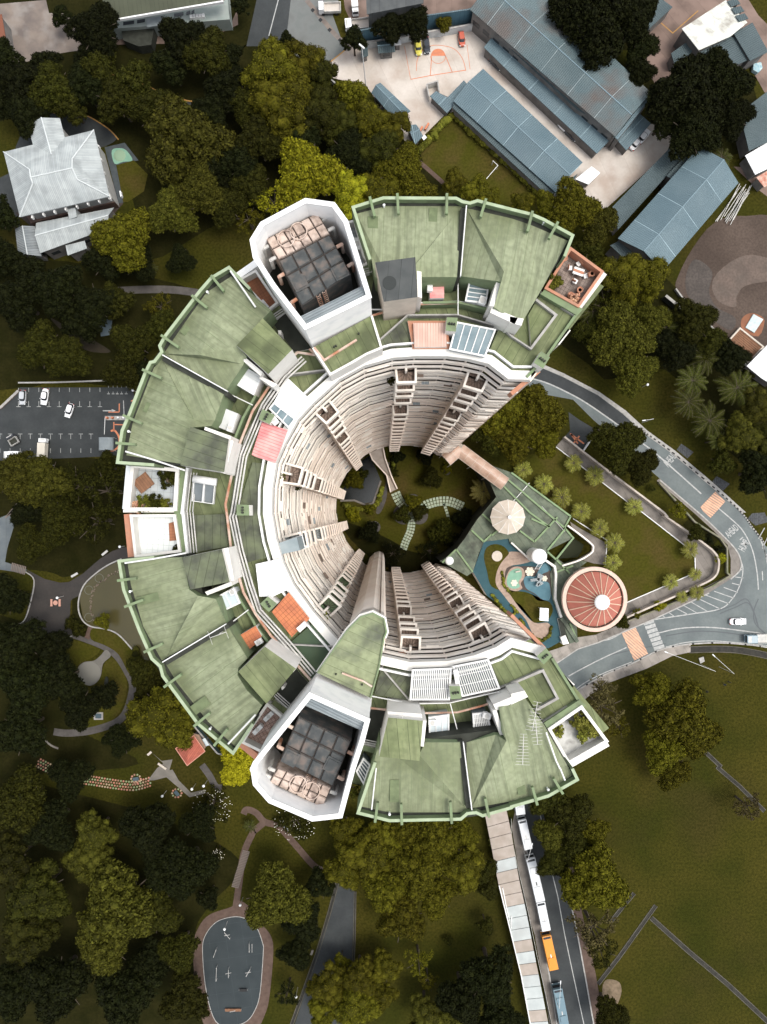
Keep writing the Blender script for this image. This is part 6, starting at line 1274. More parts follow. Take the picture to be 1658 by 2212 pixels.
c_ = T('g', 692, 1093, 0); b = MB(); b.prism(smooth([Vector((c_.x+dx,c_.y+dy,.3)) for dx,dy in ((-.45,-1.1),(.3,-.9),(.55,.2),(.35,1.1),(-.1,1.2),(-.4,.3))],3,True),0); tag(b.build('dark_boulder', m_gutter, None, 0, .05), 'long dark boulder on the lawn beside the round paving', 'boulder')
# coloured disc path (each disc is one paving stone of one path)
cols = [mat('disc_coral', (0.40,0.18,0.13)), mat('disc_sand', (0.36,0.27,0.18)), mat('disc_green', (0.22,0.26,0.14)), mat('disc_brown', (0.26,0.15,0.10))]
p = smooth(P('j 240,-40 340,10 440,52 520,72 600,82 700,98 800,112 880,115 975,88'), 8); b = MB(); ds = [0]
for a, c in zip(p, p[1:]): ds.append(ds[-1]+(c-a).length)
n = int(ds[-1]/.72)
for i in range(n):
    c = along(p, (i+.5)/n); d_ = (along(p, min(1,(i+.6)/n))-c).normalized(); nn = Vector((-d_.y, d_.x, 0))
    for j in range(4): q_ = c+nn*(j-1.5)*.72+d_*(.3 if j % 2 else 0); b.cone((q_.x,q_.y), [(.27,.02),(.25,.10)], 8, rr.randrange(4))
tag(b.build('disc_path', cols), 'path of small coral, sand and green paving discs in the park lawn', 'disc path')
for (t, x, y, lb) in (('j',883,70,'grey slab ringed by coral discs above the disc path'),('j',1148,163,'grey slab ringed by coral discs left of the lamp path')):
    c_ = T(t,x,y,0); q = thing('disc_bed', c_, lb, 'flower bed'); MB().box((c_.x,c_.y,.15),(1.5,.9,.2),R(10 if y<100 else -50)).build('slab', mat('blue_grey_cover',(.06,.09,.11)), q)
    for k in range(10): a = 2*math.pi*k/10; b = MB(); b.cone((c_.x+1.25*math.cos(a), c_.y+1.1*math.sin(a)), [(.28,.02),(.25,.12)], 8); b.build('disc', cols[k%4], q)
# ground art in the olive pond
b = MB()
for i in range(46):
    u = i/45; c = along(smooth(P('g 770,380 720,405 685,430 640,460 600,520 590,620 600,660 625,715'), 4), u); b.box((c.x+rr.uniform(-.3,.3), c.y+rr.uniform(-.3,.3), .1), (.35,.3,.15), rr.random()*3)
tag(b.build('pebble_line', mat('pale_pebbles', (0.15,0.115,0.085))), 'curving line of small pale pebbles in the olive pond', 'pebbles', kind='stuff')
for x, y, nm in ((645,425,'upper'),(578,503,'middle'),(578,680,'lower')):
    c_ = T('g',x,y,0); b = MB(); b.ring((c_.x,c_.y), 1.05, 1.15, 0, .08, 24); tag(b.build('stone_ring', mat('ring_grey',(.14,.14,.11))), f'{nm} thin stone ring in the olive pond', 'ring')
# exercise equipment
eq = [('j',1480,1070,'angled','angled exercise bars near the top of the court'),('j',1400,1185,'twin','dark exercise bicycle frame at the left side of the court'),('j',1622,1150,'par','pair of parallel bars at the right of the court'),('j',1410,1320,'beam','single long balance bar at the left of the court'),('j',1488,1315,'tee','T shaped bar station in the middle of the court'),('j',1615,1310,'x','crossed bar station at the right of the court'),('j',1580,1432,'bench','dark bench station in the lower court'),('j',1515,1560,'red','brown sit-up bench with a steel frame at the bottom of the court')]
for t, x, y, kd, lb in eq:
    c_ = T(t,x,y,0); q = thing('exercise_station', c_, lb, 'exercise equipment', 'exercise stations on the oval court'); m = m_pipe if kd not in ('bench','red') else (m_rubber if kd == 'bench' else m_wooden)
    L_ = {'beam':3.6,'red':4.2}.get(kd, 2.2); rz = R({'beam':88,'tee':90,'par':90,'angled':130,'twin':70,'x':60}.get(kd, 0))
    dx, dy = math.cos(rz)*L_/2, math.sin(rz)*L_/2
    if kd in ('bench','red'): MB().box((c_.x,c_.y,.5),(L_ if kd=='red' else 1.9,.7,.12),0).build('seat', m, q)
    else: MB().tube((c_.x-dx,c_.y-dy,1.2),(c_.x+dx,c_.y+dy,1.2),.06).build('bar', m, q)
    if kd in ('par','x','tee','angled','red'): e_ = .75; MB().tube((c_.x-(dx if kd=='par' else 0)+ (e_ if kd=='par' else -e_), c_.y-(dy if kd=='par' else 0),1.2),(c_.x+(dx+e_ if kd=='par' else e_), c_.y+(dy if kd=='par' else .3),1.2),.06).build('bar', m_pipe, q)
    for s_ in (-1,1): MB().tube((c_.x+dx*s_,c_.y+dy*s_,0),(c_.x+dx*s_,c_.y+dy*s_,1.2 if kd not in ('bench','red') else .5),.05).build('leg', m_pipe, q)
# arched shelter, gantry at the car park
c0_, c1_ = T('d',660,1215,2.4), T('d',720,1215,2.4); t_ = thing('arched_shelter', (c0_.x,c0_.y,0), 'grey arched shelter at the lower right of the car park', 'shelter')
a_, b_ = T('d',688,1175,2.4), T('d',688,1258,2.4); b = MB(); n = 8; 
for i in range(n):
    t0, t1 = math.pi*i/n, math.pi*(i+1)/n; b.face([(a_.x+1.9*math.cos(t0), a_.y, 2.2+1.1*math.sin(t0)), (a_.x+1.9*math.cos(t1), a_.y, 2.2+1.1*math.sin(t1)), (b_.x+1.9*math.cos(t1), b_.y, 2.2+1.1*math.sin(t1)), (b_.x+1.9*math.cos(t0), b_.y, 2.2+1.1*math.sin(t0))])
b.build('roof', m_grey, t_, R(90))
for sx in (-1.8,1.8):
    for y_ in (a_.y, b_.y): MB().tube((a_.x+sx,y_,0),(a_.x+sx,y_,2.3),.06).build('post', m_pipe, t_)
c_ = T('d',745,1045,1.2); t_ = thing('ticket_barrier', (c_.x,c_.y,0), 'orange and white ticket barrier island at the car park exit', 'barrier'); MB().box((c_.x,c_.y,.1),(6,1.1,.2)).build('island', m_kerb, t_)
for k in (-2.2,-.8,.8,2.2): MB().box((c_.x+k,c_.y,.7),(.5,.5,1.1)).build('ticket_machine', m_opaint if k<0 else m_wmetal, t_, 0, .04)
MB().tube((c_.x-2.6,c_.y,1),(c_.x-2.8,c_.y-4.4,1),.08).build('barrier_arm', m_wmetal, t_)
# timber piles and site stuff on the right
p = P('c 1385,1395 1455,1265 1500,1262 1498,1310 1430,1410', .6); t_ = thing('pipe_stack', (ctr(p).x,ctr(p).y,0), 'stack of loose grey pipes on the grass right of the lower blue roof', 'pipes'); 
for k in range(14): o_ = Vector((rr.uniform(-2.4,2.4), rr.uniform(-.8,.8), rr.uniform(.1,.9))); d_ = Vector((math.cos(R(58+rr.uniform(-8,8))), math.sin(R(58+rr.uniform(-8,8))),0))*rr.uniform(4,6.3); c_ = Vector((ctr(p).x,ctr(p).y,0))+o_; MB().tube(c_-d_, c_+d_, .1, 6).build('pipe', m_pipe, t_)
p = P('f 1385,570 1475,470 1625,590 1530,695', .4); c_ = ctr(p); t_ = thing('timber_frame', (c_.x,c_.y,0), 'brown timber slatted frame at the corner of the dirt lot', 'timber'); MB().strip(p,.4,0,1.0,closed=True).build('frame', m_beige, t_)
for k in range(11): u=(k+.5)/11; MB().strip([p[0].lerp(p[1],u).lerp(p[3].lerp(p[2],u),.03), p[3].lerp(p[2],u).lerp(p[0].lerp(p[1],u),.03)],.42,.3,.8).build('plank', m_wooden, t_)
p = P('f 1570,375 1630,410 1575,495 1520,460', .5); b = MB(); b.face([p[0], p[1]+Vector((0,0,.2)), p[2], p[3]+Vector((0,0,-.2))]); b.prism([Vector((x.x,x.y,.28)) for x in p],0); tag(b.build('tarpaulin', mat('pale_blue_tarp',(0.42,0.50,0.50),(0.5,0.56,0.55),1,stain=(.3,.36,.36),stain_scale=1.5)), 'crumpled pale blue tarpaulin on rust red soil', 'tarpaulin')
region('soil_patch', 'f 1490,410 1540,370 1600,380 1640,420 1600,520 1500,480', mat('rust_soil', (0.22,0.09,0.045),(0.16,0.07,0.04),.5), .06, sm=3)
p = P('c 1570,410 1620,400 1630,440 1600,470 1565,450', 1.2); b = MB(); b.prism(p, 0); tag(b.build('covered_heap', mat('cyan_cover',(0.20,0.34,0.40),(.4,.5,.5),1.5), None, 0, .2), 'pale cyan covered heap beside the long yard at the right edge', 'heap')
for (x,y,lb) in ((1110,820,'leaning orange road barrier beside the hedge corner'),(1070,842,'second orange road barrier beside the small light blue shed')):
    c_ = T('b',x,y,.6); q = thing('road_barrier', (c_.x,c_.y,0), lb, 'barrier'); MB().box((c_.x,c_.y,.6),(1.9,.5,.7),R(60)).build('body', m_opaint, q, 0, .08); MB().box((c_.x,c_.y,.15),(2,.7,.2),R(60)).build('foot', m_kerb, q)
# pots on the upper right roof terrace
for k, (x, y, lb) in enumerate(((345,12,'terracotta pot in the top corner of the upper right terrace'),(523,112,'terracotta pot near the outer corner of the upper right terrace'),(445,218,'lower middle terracotta pot on the upper right terrace'),(384,252,'terracotta pot beside the spiky red plant'),(298,160,'terracotta pot at the left edge of the upper right terrace'))):
    c_ = T('f',x,y,102.6); q = thing('flower_pot', (c_.x,c_.y,102.12), lb, 'pot', 'pots on the upper right terrace'); b = MB(); b.cone((c_.x,c_.y),[(.26,102.12),(.36,102.67),(.30,102.68),(.28,102.62)],16); b.build('pot', m_salmon, q); b = MB(); b.cone((c_.x,c_.y),[(.29,102.58),(.2,102.62)],12); b.build('soil', m_gutter, q)
# ================================================================ TREES AND PLANTS
def leafmesh(name, clumps, nleaf, size, flat=0.6, core=0.66, seed=0):
    """clumps: (x,y,z,r); leaves scattered over every clump's upper shell, plus a rough inner mass of twigs and leaves"""
    g_ = np.random.default_rng(seed); V_ = []; tot = 0
    for (x, y, z, r) in clumps:
        n = int(nleaf*(r*r)); 
        u = g_.uniform(-0.45, 1, n); ph = g_.uniform(0, 2*np.pi, n); s_ = np.sqrt(1-u*u)
        d_ = np.stack([s_*np.cos(ph), s_*np.sin(ph), u], 1)
        rad = r*(g_.uniform(0.66, 1.14, n))*(1+0.14*np.sin(5*ph+x)*s_)
        c = d_*rad[:, None]*np.array([1, 1, .85])+np.array([x, y, z])
        nn = d_+g_.normal(0, flat, (n, 3)); nn /= np.linalg.norm(nn, axis=1)[:, None]
        t_ = np.cross(nn, g_.normal(0, 1, (n, 3))); t_ /= np.linalg.norm(t_, axis=1)[:, None]; b_ = np.cross(nn, t_)
        sz = (size*g_.uniform(.6, 1.3, n))[:, None]
        V_.append(np.stack([c-t_*sz, c+b_*sz*.55, c+t_*sz, c-b_*sz*.55], 1).reshape(-1, 3))
        tot += n
    V_ = np.concatenate(V_); F_ = np.arange(len(V_)).reshape(-1, 4)
    ico = []; 
    bm = bmesh.new(); bmesh.ops.create_icosphere(bm, subdivisions=2, radius=1); iv = np.array([v.co for v in bm.verts]); ifc = [[v.index for v in f.verts] for f in bm.faces]; bm.free()
    faces = F_.tolist(); verts = [V_]; off = len(V_)
    for (x, y, z, r) in clumps:
        verts.append(iv*r*core*(1+0.12*g_.normal(0, 1, (len(iv), 1)))+np.array([x, y, z])); faces += [[i+off for i in f] for f in ifc]; off += len(iv)
    me = bpy.data.meshes.new(name); me.from_pydata(np.concatenate(verts).tolist(), [], faces); me.materials.append(L_dark); return me
def crown_clumps(Rr, n, hgt, seed, rc=(0.2, 0.34), hollow=0.0, el=1.0):
    g_ = random.Random(seed); out = []; tries = 0
    while len(out) < n and tries < n*30:
        tries += 1
        a = g_.uniform(0, 2*math.pi); q = math.sqrt(g_.uniform(hollow, 1)); lob = 0.78+0.22*math.sin(3*a+seed)+0.08*math.sin(7*a)
        rr_ = Rr*q*lob*.86; r = Rr*g_.uniform(*rc)*(1.05-.4*q)
        z = hgt*math.sqrt(max(0, 1-(q*.95)**2))*g_.uniform(.7, 1.05)
        x, y = rr_*math.cos(a), rr_*math.sin(a)*el
        if any((x-o[0])**2+(y-o[1])**2+(z-o[2])**2 < (0.62*(r+o[3]))**2*.8 for o in out): continue
        out.append((x, y, z, r))
    return out
CR = {}
for k in range(3):
    CR['L', k] = leafmesh('crown', crown_clumps(8, 105, 5.4, 11+k, (.15, .27)), 120, .27, seed=k)
    CR['M', k] = leafmesh('crown', crown_clumps(5, 60, 3.9, 31+k, (.16, .28)), 170, .22, seed=10+k)
    CR['S', k] = leafmesh('crown', crown_clumps(2.6, 18, 2.2, 51+k, (.22, .36)), 220, .17, seed=20+k)
for k in range(2):
    CR['F', k] = leafmesh('crown', crown_clumps(8, 150, 4.6, 71+k, (.10, .18)), 150, .24, .8, .6, seed=30+k)      # finer, feathery crown
    CR['C', k] = leafmesh('crown', crown_clumps(7, 34, 5.0, 91+k, (.22, .36)), 170, .21, .4, .8, seed=40+k)       # cauliflower crown
    CR['P', k] = leafmesh('crown', crown_clumps(6, 46, 3.0, 111+k, (.10, .18), .1), 110, .24, .8, .3, seed=50+k)     # open, sparse crown
SIZE = {'L': 8, 'M': 5, 'S': 2.6, 'F': 8, 'C': 7, 'P': 6}
def trunk_mesh(seed, hh=1.0):
    g_ = random.Random(seed); b = MB(); b.tube((0,0,-8), (0.1,0.05,0), .42, 8, 0, .26)
    for k in range(6):
        a = k*1.05+g_.uniform(-.3,.3); l = g_.uniform(2.6,4.6); m_ = (l*.5*math.cos(a), l*.5*math.sin(a), 1.0+g_.random()); e_ = (l*math.cos(a), l*math.sin(a), 1.8+g_.random()*1.4)
        b.tube((0,0,-1.2+.3*k), m_, .2, 6, 0, .12); b.tube(m_, e_, .12, 5, 0, .05)
    me = bpy.data.meshes.new('trunk'); me.from_pydata(b.v, [], b.f); me.materials.append(m_bark); return me
TRK = [trunk_mesh(s) for s in range(3)]
tn = [0]
def tree(x, y, r, kind, m, label, group=None, hc=None, name='tree', z0=0.0, cat='tree', el=1.0):
    """x,y,r on the 1658-wide plan; hc = height where the crown sits"""
    tn[0] += 1; i = tn[0]
    k_ = CAMZ/F
    hc = hc if hc is not None else min(11, 2.2+r*.13)
    top = V(x, y, hc+z0); s_ = r*(CAMZ-hc-z0)/F/(SIZE[kind]*.93)
    t_ = thing(name, (top.x, top.y, z0), label, cat, group)
    nk = 3 if kind in 'LMS' else 2
    c = bpy.data.objects.new('crown', CR[kind, i % nk]); C.objects.link(c); c.parent = t_
    hgt = SIZE[kind]*.6*s_
    c.location = (0, 0, max(.3, hc-hgt*.5)); c.scale = (s_, s_*el, s_*.95); c.rotation_euler = (0, 0, (i*2.399) % 6.283)
    c.material_slots[0].link = 'OBJECT'; c.material_slots[0].material = m
    if kind != 'S':
        q = bpy.data.objects.new('trunk', TRK[i % 3]); C.objects.link(q); q.parent = t_; zc = max(.3, hc-hgt*.5)
        q.location = (0, 0, zc); q.scale = (s_*SIZE[kind]/6, s_*SIZE[kind]/6, max(.05, zc/8)); q.rotation_euler = (0, 0, i)
    return t_
G_w = None
TR = [
# upper wood, dark olive cauliflower crowns
(588,150,62,'C','o','tall olive tree at the top of the upper wood, beside the forked road'),(650,135,50,'C','o','round olive tree at the upper edge of the wood beside the forecourt'),(535,225,50,'F','d','dark tree on the left flank of the upper wood'),(612,225,70,'C','o','broad olive tree in the middle of the upper wood'),
(690,165,40,'C','d','olive tree at the wood edge left of the concrete yard'),(690,245,52,'C','d','dark tree in the heart of the upper wood'),(757,205,38,'M','o','slim tree standing in front of the tall white pole'),(735,265,45,'C','d','dark green tree left of the blue hip roofed shed'),
(800,262,45,'C','o','olive tree overlapping the left end of the blue hip roofed shed'),(850,275,38,'C','o','olive tree touching the lower end of the blue hip roofed shed'),(560,300,55,'L','d','dark tree at the lower left of the upper wood'),(755,330,55,'F','v','very dark tree below the blue hip roofed shed'),(820,330,50,'C','d','dark tree beside the small light blue shed'),(650,300,48,'L','v','very dark tree just above the yellow-green tree'),
(662,370,82,'F','b','large yellow-green tree directly above the upper tank tower'),(760,415,50,'C','b','yellow-green tree at the left corner of the upper right roof'),(820,420,50,'C','o','olive tree above the upper right roof parapet'),(870,365,60,'F','o','feathery olive tree left of the brown lawn path'),(905,410,38,'M','o','smaller olive tree between the path and the green roof'),(590,430,48,'P','b','sparse yellow-green tree left of the upper tank tower top'),(545,400,45,'L','d','dark tree left of the large yellow-green tree'),(520,350,50,'L','v','very dark tree between the two broad crowns of the left wood'),(490,440,48,'F','d','dark feathery tree above the lawn left of the tank tower'),(535,470,34,'P','o','thin tree at the left shoulder of the upper tank tower'),
# left wood
(395,300,95,'L','o2','huge broad tree right of the hip roofed hall'),(430,410,62,'F','o2','feathery tree below the huge broad tree'),(370,455,58,'F','o2','feathery tree hanging above the shaded lawn'),(265,515,68,'L','o','bright olive tree overlapping the ribbed annex roof'),(330,235,50,'L','d','dark tree above the huge broad tree'),(255,215,50,'L','d','dark tree under the upper lane'),(180,185,48,'L','v','very dark tree left of the upper lane'),(110,190,55,'L','d','dark tree in the upper left wood'),(45,180,55,'L','v','very dark tree at the left edge of the upper wood'),(60,245,50,'L','v','very dark tree just above the hall porch'),(20,215,40,'M','v','small very dark tree at the upper left edge'),(150,225,42,'M','d','dark tree above the temple drive bend'),(215,150,45,'M','d','dark tree just above the yellow lane line'),(290,175,45,'M','d','olive-dark tree below the curve of the yellow lane line'),
(205,60,62,'F','v','tall black green conifer beside the paved yard at the top left'),(200,110,45,'F','v','lower black green conifer below the tall one at the top left'),(395,85,55,'L','v','very dark tree in front of the moss roofed building'),(450,115,55,'L','d','dark tree right of the moss roofed building'),(370,140,42,'M','v','very dark tree inside the bend of the upper lane'),(490,130,38,'M','v','very dark tree beside the forked road'),(135,35,24,'M','v','small dark tree on the paved yard'),(520,14,22,'S','v','small round tree at the corner of the moss roofed building'),(10,125,40,'M','v','very dark tree below the paved yard at the left edge'),(100,140,35,'M','v','very dark tree at the foot of the paved yard'),(490,190,48,'L','v','deep green tree between the lane end and the upper wood'),(455,240,45,'L','v','deep green tree above the huge broad tree, on its right'),(0,465,40,'M','v','very dark tree at the left edge beside the annex'),(10,560,45,'L','v','very dark tree under the annex at the left edge'),
(500,395,30,'M','v','small very dark tree between feathery trees'),(460,345,45,'L','v','very dark tree between the huge tree and the yellow-green one'),
# around the left footpath
(35,650,60,'L','v','very dark tree above the car park at the left edge'),(120,625,60,'L','v','very dark tree above the left footpath'),(90,750,55,'L','d','dark tree just above the white parked cars'),(150,775,48,'L','d','dark tree above the middle parking bays'),(175,700,40,'M','v','very dark tree between the soil patch and the footpath'),(205,660,52,'L','v','very dark tree left of the small blue slab'),(250,650,40,'M','d','dark tree just right of the footpath bend'),(285,740,48,'L','d','dark tree below the small blue slab'),(345,660,36,'P','o','yellowish sparse tree on the footpath beside the left wing'),(350,710,42,'L','d','dark tree touching the left wing of green roof'),(265,800,42,'L','d','dark tree above the car park exit'),(310,800,30,'M','v','dark tree tucked beside the left roof parapet'),(300,570,40,'F','v','very dark tree under the annex beside the lawn'),(390,560,34,'F','v','dark clump on the shaded lawn'),
(225,560,45,'L','v','very dark tree below the bright olive tree'),(60,590,40,'M','v','very dark tree at the upper left of the park'),
# lower left of car park
(30,1030,58,'L','o2','olive tree under the white pickup bay at the left edge'),(100,1040,55,'L','o2','olive tree below the lower parking bays'),(165,1050,50,'P','d','thin dark tree below the arched shelter'),(225,1060,60,'P','d','twiggy dark tree beside the left terraces'),(205,1125,55,'P','d','twiggy tree above the dark path'),(130,1125,60,'F','d','feathery tree left above the dark plaza'),(70,1175,45,'F','d','feathery tree beside the blue grey paving'),(230,1010,34,'M','d','dark tree below the globe lamp of the shelter'),(60,1100,40,'L','v','very dark tree at the left of the lower thicket'),
# park, left bottom
(15,1290,45,'L','v','very dark tree at the left edge beside the plaza'),(35,1390,62,'L','v','very dark tree below the plaza at the left edge'),(110,1400,45,'L','v','very dark tree just below the plaza'),(60,1480,68,'L','v','large very dark tree in the left park'),(130,1470,55,'L','v','very dark tree left of the round paving'),(170,1530,50,'F','v','very dark feathery tree left of the square pit'),(45,1580,62,'L','v','very dark tree above the disc path at the left edge'),(305,1450,34,'L','d','dark tree at the left roof corner, beside the path'),(325,1475,30,'M','d','smaller dark tree touching the left roof parapet'),(355,1545,75,'C','o','broad olive tree leaning against the lower left wing'),(265,1600,38,'F','v','dark feathery shrub tree above the coral disc path'),(520,1645,58,'F','y','bright yellow-green tree under the lower left tank tower'),(230,1500,30,'M','v','dark tree beside the square pit'),(310,1515,30,'M','d','dark tree at the bend of the curved path'),
(40,1740,80,'F','d','big dark tree under the disc path at the left edge'),(105,1790,60,'F','v','very dark tree right of the big dark tree'),(20,1870,60,'C','d','dark cauliflower tree at the left edge of the lower wood'),(85,1930,66,'C','d','dark cauliflower tree in the lower left wood'),(60,2020,60,'C','d','dark cauliflower tree at the lower left edge'),(205,1800,45,'C','o2','tall narrow olive tree in the lower left wood'),(190,1860,48,'C','o2','olive tree just above the large olive tree'),(255,1960,92,'L','o2','large olive tree in the lower left wood'),(225,2050,60,'L','o2','lower half of the olive grove in the lower left wood'),(320,1790,60,'L','v','very dark tree above the exercise court wood'),(400,1880,68,'F','v','very dark feathery tree left of the stepped path'),(340,1975,52,'L','d','dark tree left of the court path'),(385,2060,48,'F','d','dark tree touching the court path at its left'),(400,2160,55,'L','d','dark tree left of the lower court end'),(120,2130,75,'L','v','nearly black tree in the bottom left corner'),(270,2150,70,'L','v','nearly black tree at the bottom, left of the court'),(30,2140,60,'L','v','nearly black tree at the very bottom left'),(450,1940,26,'M','v','small dark tree above the court path'),(320,2080,45,'L','v','very dark tree below the large olive tree'),(150,1680,50,'F','v','very dark low tree under the coral disc path'),(430,1780,45,'F','v','very dark tree below the speckled shrub'),(350,1880,50,'L','v','very dark tree right of the tall olive tree'),
# bottom middle
(598,1945,78,'F','o2','large dense tree right of the stepped path'),(655,1990,45,'L','v','very dark tree behind the large dense tree'),(640,2060,38,'L','v','very dark tree beside the court path on the right'),(620,2150,30,'P','v','thin dark tree near the lower lane'),(690,1910,34,'M','v','dark tree at the foot of the brown path'),
(745,1795,38,'C','o','olive tree at the upper left of the lower grove'),(790,1840,56,'C','o','knobbly olive tree in the left of the lower grove'),(745,1880,42,'C','o','olive tree over the head of the lower lane'),(830,1820,45,'C','o','olive tree right under the lower right roof'),(880,1800,45,'L','o','olive tree below the parapet of the lower right roof'),(940,1810,55,'L','o','broad olive tree under the lower right roof, centre'),(995,1800,38,'L','o','olive tree under the lower right roof, nearest to the linkway'),(1000,1875,50,'C','o','round olive tree at the right of the lower grove'),(905,1880,60,'L','o','olive tree in the middle of the lower grove'),(835,1920,55,'L','o','olive tree at the centre left of the lower grove'),(940,1935,48,'L','o','olive tree at the lower right of the grove'),(870,1985,55,'L','o','lowest olive tree of the lower grove'),(1045,1880,32,'F','d','dark hanging shrub tree beside the linkway'),(1055,1920,24,'M','d','small dark tree at the linkway side'),
(738,2080,20,'M','o','small round crown above the bottom olive group'),(710,2130,44,'C','o','olive tree at the left of the bottom group'),(775,2110,42,'C','o','olive tree in the middle of the bottom group'),(830,2090,36,'C','o','olive tree at the upper right of the bottom group'),(770,2170,50,'C','o','olive tree at the bottom edge, middle of the group'),(700,2185,36,'C','o','olive tree at the bottom edge beside the lane'),(825,2150,34,'C','o','olive tree at the lower right of the bottom group'),(905,2080,34,'P','o','tall thin tree on the lower slope'),(925,2120,24,'P','o','small thin tree on the lower slope'),(1060,2110,62,'L','v','very dark tree on the slope left of the linkway'),(1000,2160,55,'L','v','very dark tree at the bottom edge left of the linkway'),(920,2190,42,'C','o2','olive-dark tree at the bottom edge'),(970,2200,36,'C','o2','second olive-dark tree at the bottom edge'),(1080,2200,50,'L','v','very dark tree in the bottom corner beside the linkway'),
# right bottom
(1185,1720,45,'L','d','dark tree beside the lower right roof corner over the bus road'),(1235,1760,50,'L','d','dark tree right of the first white bus'),(1190,1800,38,'L','o2','olive-dark tree overhanging the road line'),(1285,1800,36,'L','o','bright olive tree on the field edge beside the bus road'),(1195,1865,36,'L','d','dark tree overhanging the road beside the long white coach'),(1245,1830,40,'L','d','dark tree beside the bright olive field tree'),(1285,1905,74,'L','o','large olive tree at the end of the short drain'),(1285,2010,55,'P','br','sparse brownish tree right of the orange bus'),(1300,2055,42,'P','d','thin tree beside the lower pavement'),(1320,2195,42,'F','d','dark tree at the bottom edge of the field'),(1620,1745,34,'P','br','bare brownish tree over the right drain'),
(1420,1500,44,'L','o','olive tree at the upper left of the big field group'),(1475,1550,72,'L','o','largest olive tree on the field right of the lower wing'),(1510,1590,50,'L','o','right hand olive crown of the big field group'),(1435,1620,50,'L','o','left hand olive crown of the big field group'),(1455,1670,40,'L','o','lowest olive crown of the big field group'),(1390,1475,26,'M','o','small olive crown nearest the pavement'),(1305,1530,50,'P','br','bare reddish brown tree beside the lower right terrace'),(1340,1570,30,'P','o','thin olive tree beside the bare brown tree'),(1300,1490,34,'P','br','small bare tree beside the pavement below the road'),
# upper right
(1085,880,62,'L','o','broad olive tree beside the upper wing end wall'),(1160,890,62,'L','o','olive tree between the end wall and the ramp entrance'),(1110,950,50,'L','o','lower olive tree beside the walkway canopy'),(1175,950,40,'L','o','olive tree over the corner of the palm lawn'),(1060,940,40,'L','d','dark tree touching the end wall foot'),
(1335,960,62,'F','d','dark feathery tree between the ramp entrance and the road'),(1385,1005,44,'F','d','smaller dark feathery tree over the road edge'),(1345,600,56,'C','o','round olive tree right of the upper right terrace'),(1400,600,48,'C','o','round olive tree beside the dark wall of the dirt lot'),(1310,660,42,'P','d','dark tree beside the upper right terrace, lower side'),(1340,720,75,'F','o2','large fine leaved tree on the slope right of the upper wing'),(1370,800,55,'F','o2','fine leaved tree just above the road'),(1410,690,45,'F','o2','fine leaved tree left of the palm group'),(1280,720,40,'F','d','dark bush tree beside the roof ledge'),(1500,690,50,'L','d','dark tree below the dirt lot corner'),(1535,735,38,'L','d','dark tree between the palms and the timber frame'),(1465,760,40,'L','v','very dark tree left of the palm group'),(1640,880,42,'C','o2','olive-dark tree at the right edge below the palms'),(1600,940,45,'C','o2','olive-dark tree beside the slope palms'),(1655,950,40,'C','d','dark tree at the right edge of the slope'),(1640,1020,50,'L','v','very dark tree at the right edge above the road bend'),(1580,770,40,'L','v','very dark tree in front of the white sheet roof'),(1560,1000,30,'M','d','dark bush on the slope above the mesh covers'),(1430,740,34,'L','v','deep green tree behind the upper palm'),
(1240,445,62,'F','o','dense olive tree at the foot of the middle blue school block'),(1290,480,50,'F','o2','dense tree beside the lower blue lean-to wing'),(1185,445,34,'C','o','round crown overhanging the upper right parapet'),(1220,480,34,'C','o','round crown at the corner of the upper right roof'),(1130,440,28,'C','o','small round crown behind the upper right parapet'),(1030,412,34,'C','o','light olive tree on the school lawn edge'),(1060,430,26,'C','o','small light olive tree on the lawn beside the parapet'),(985,395,30,'C','o','light olive tree left on the school lawn edge'),(1275,530,34,'M','d','dark tree behind the terrace corner'),
(1290,40,95,'F','v','nearly black big tree over the top of the large patched roof'),(1370,30,60,'F','v','nearly black tree at the top edge right of the patched roof'),(1240,0,50,'F','v','nearly black tree at the top edge over the patched roof'),(1490,200,90,'F','v','nearly black giant tree right of the patched roof'),(1560,170,70,'F','v','nearly black tree under the stained white workshop'),(1500,285,62,'F','v','nearly black tree above the lower right blue block'),(1585,250,50,'F','v','nearly black tree at the right of the giant one'),(1440,250,45,'F','v','nearly black tree touching the corner of the patched roof'),(1385,100,40,'L','v','very dark tree beside the top right yard'),(1383,155,34,'L','v','very dark tree at the upper corner of the patched roof'),
(620,85,18,'M','v','small tree beside the blue hoarding end'),(840,60,34,'L','v','dark tree in front of the blue hoarding, left one'),(895,50,38,'L','v','dark tree in front of the blue hoarding, right one'),(960,52,18,'M','o','small yellow-green tree before the boundary wall'),(765,85,28,'M','v','dark tree beside the parked tipper truck'),
# court
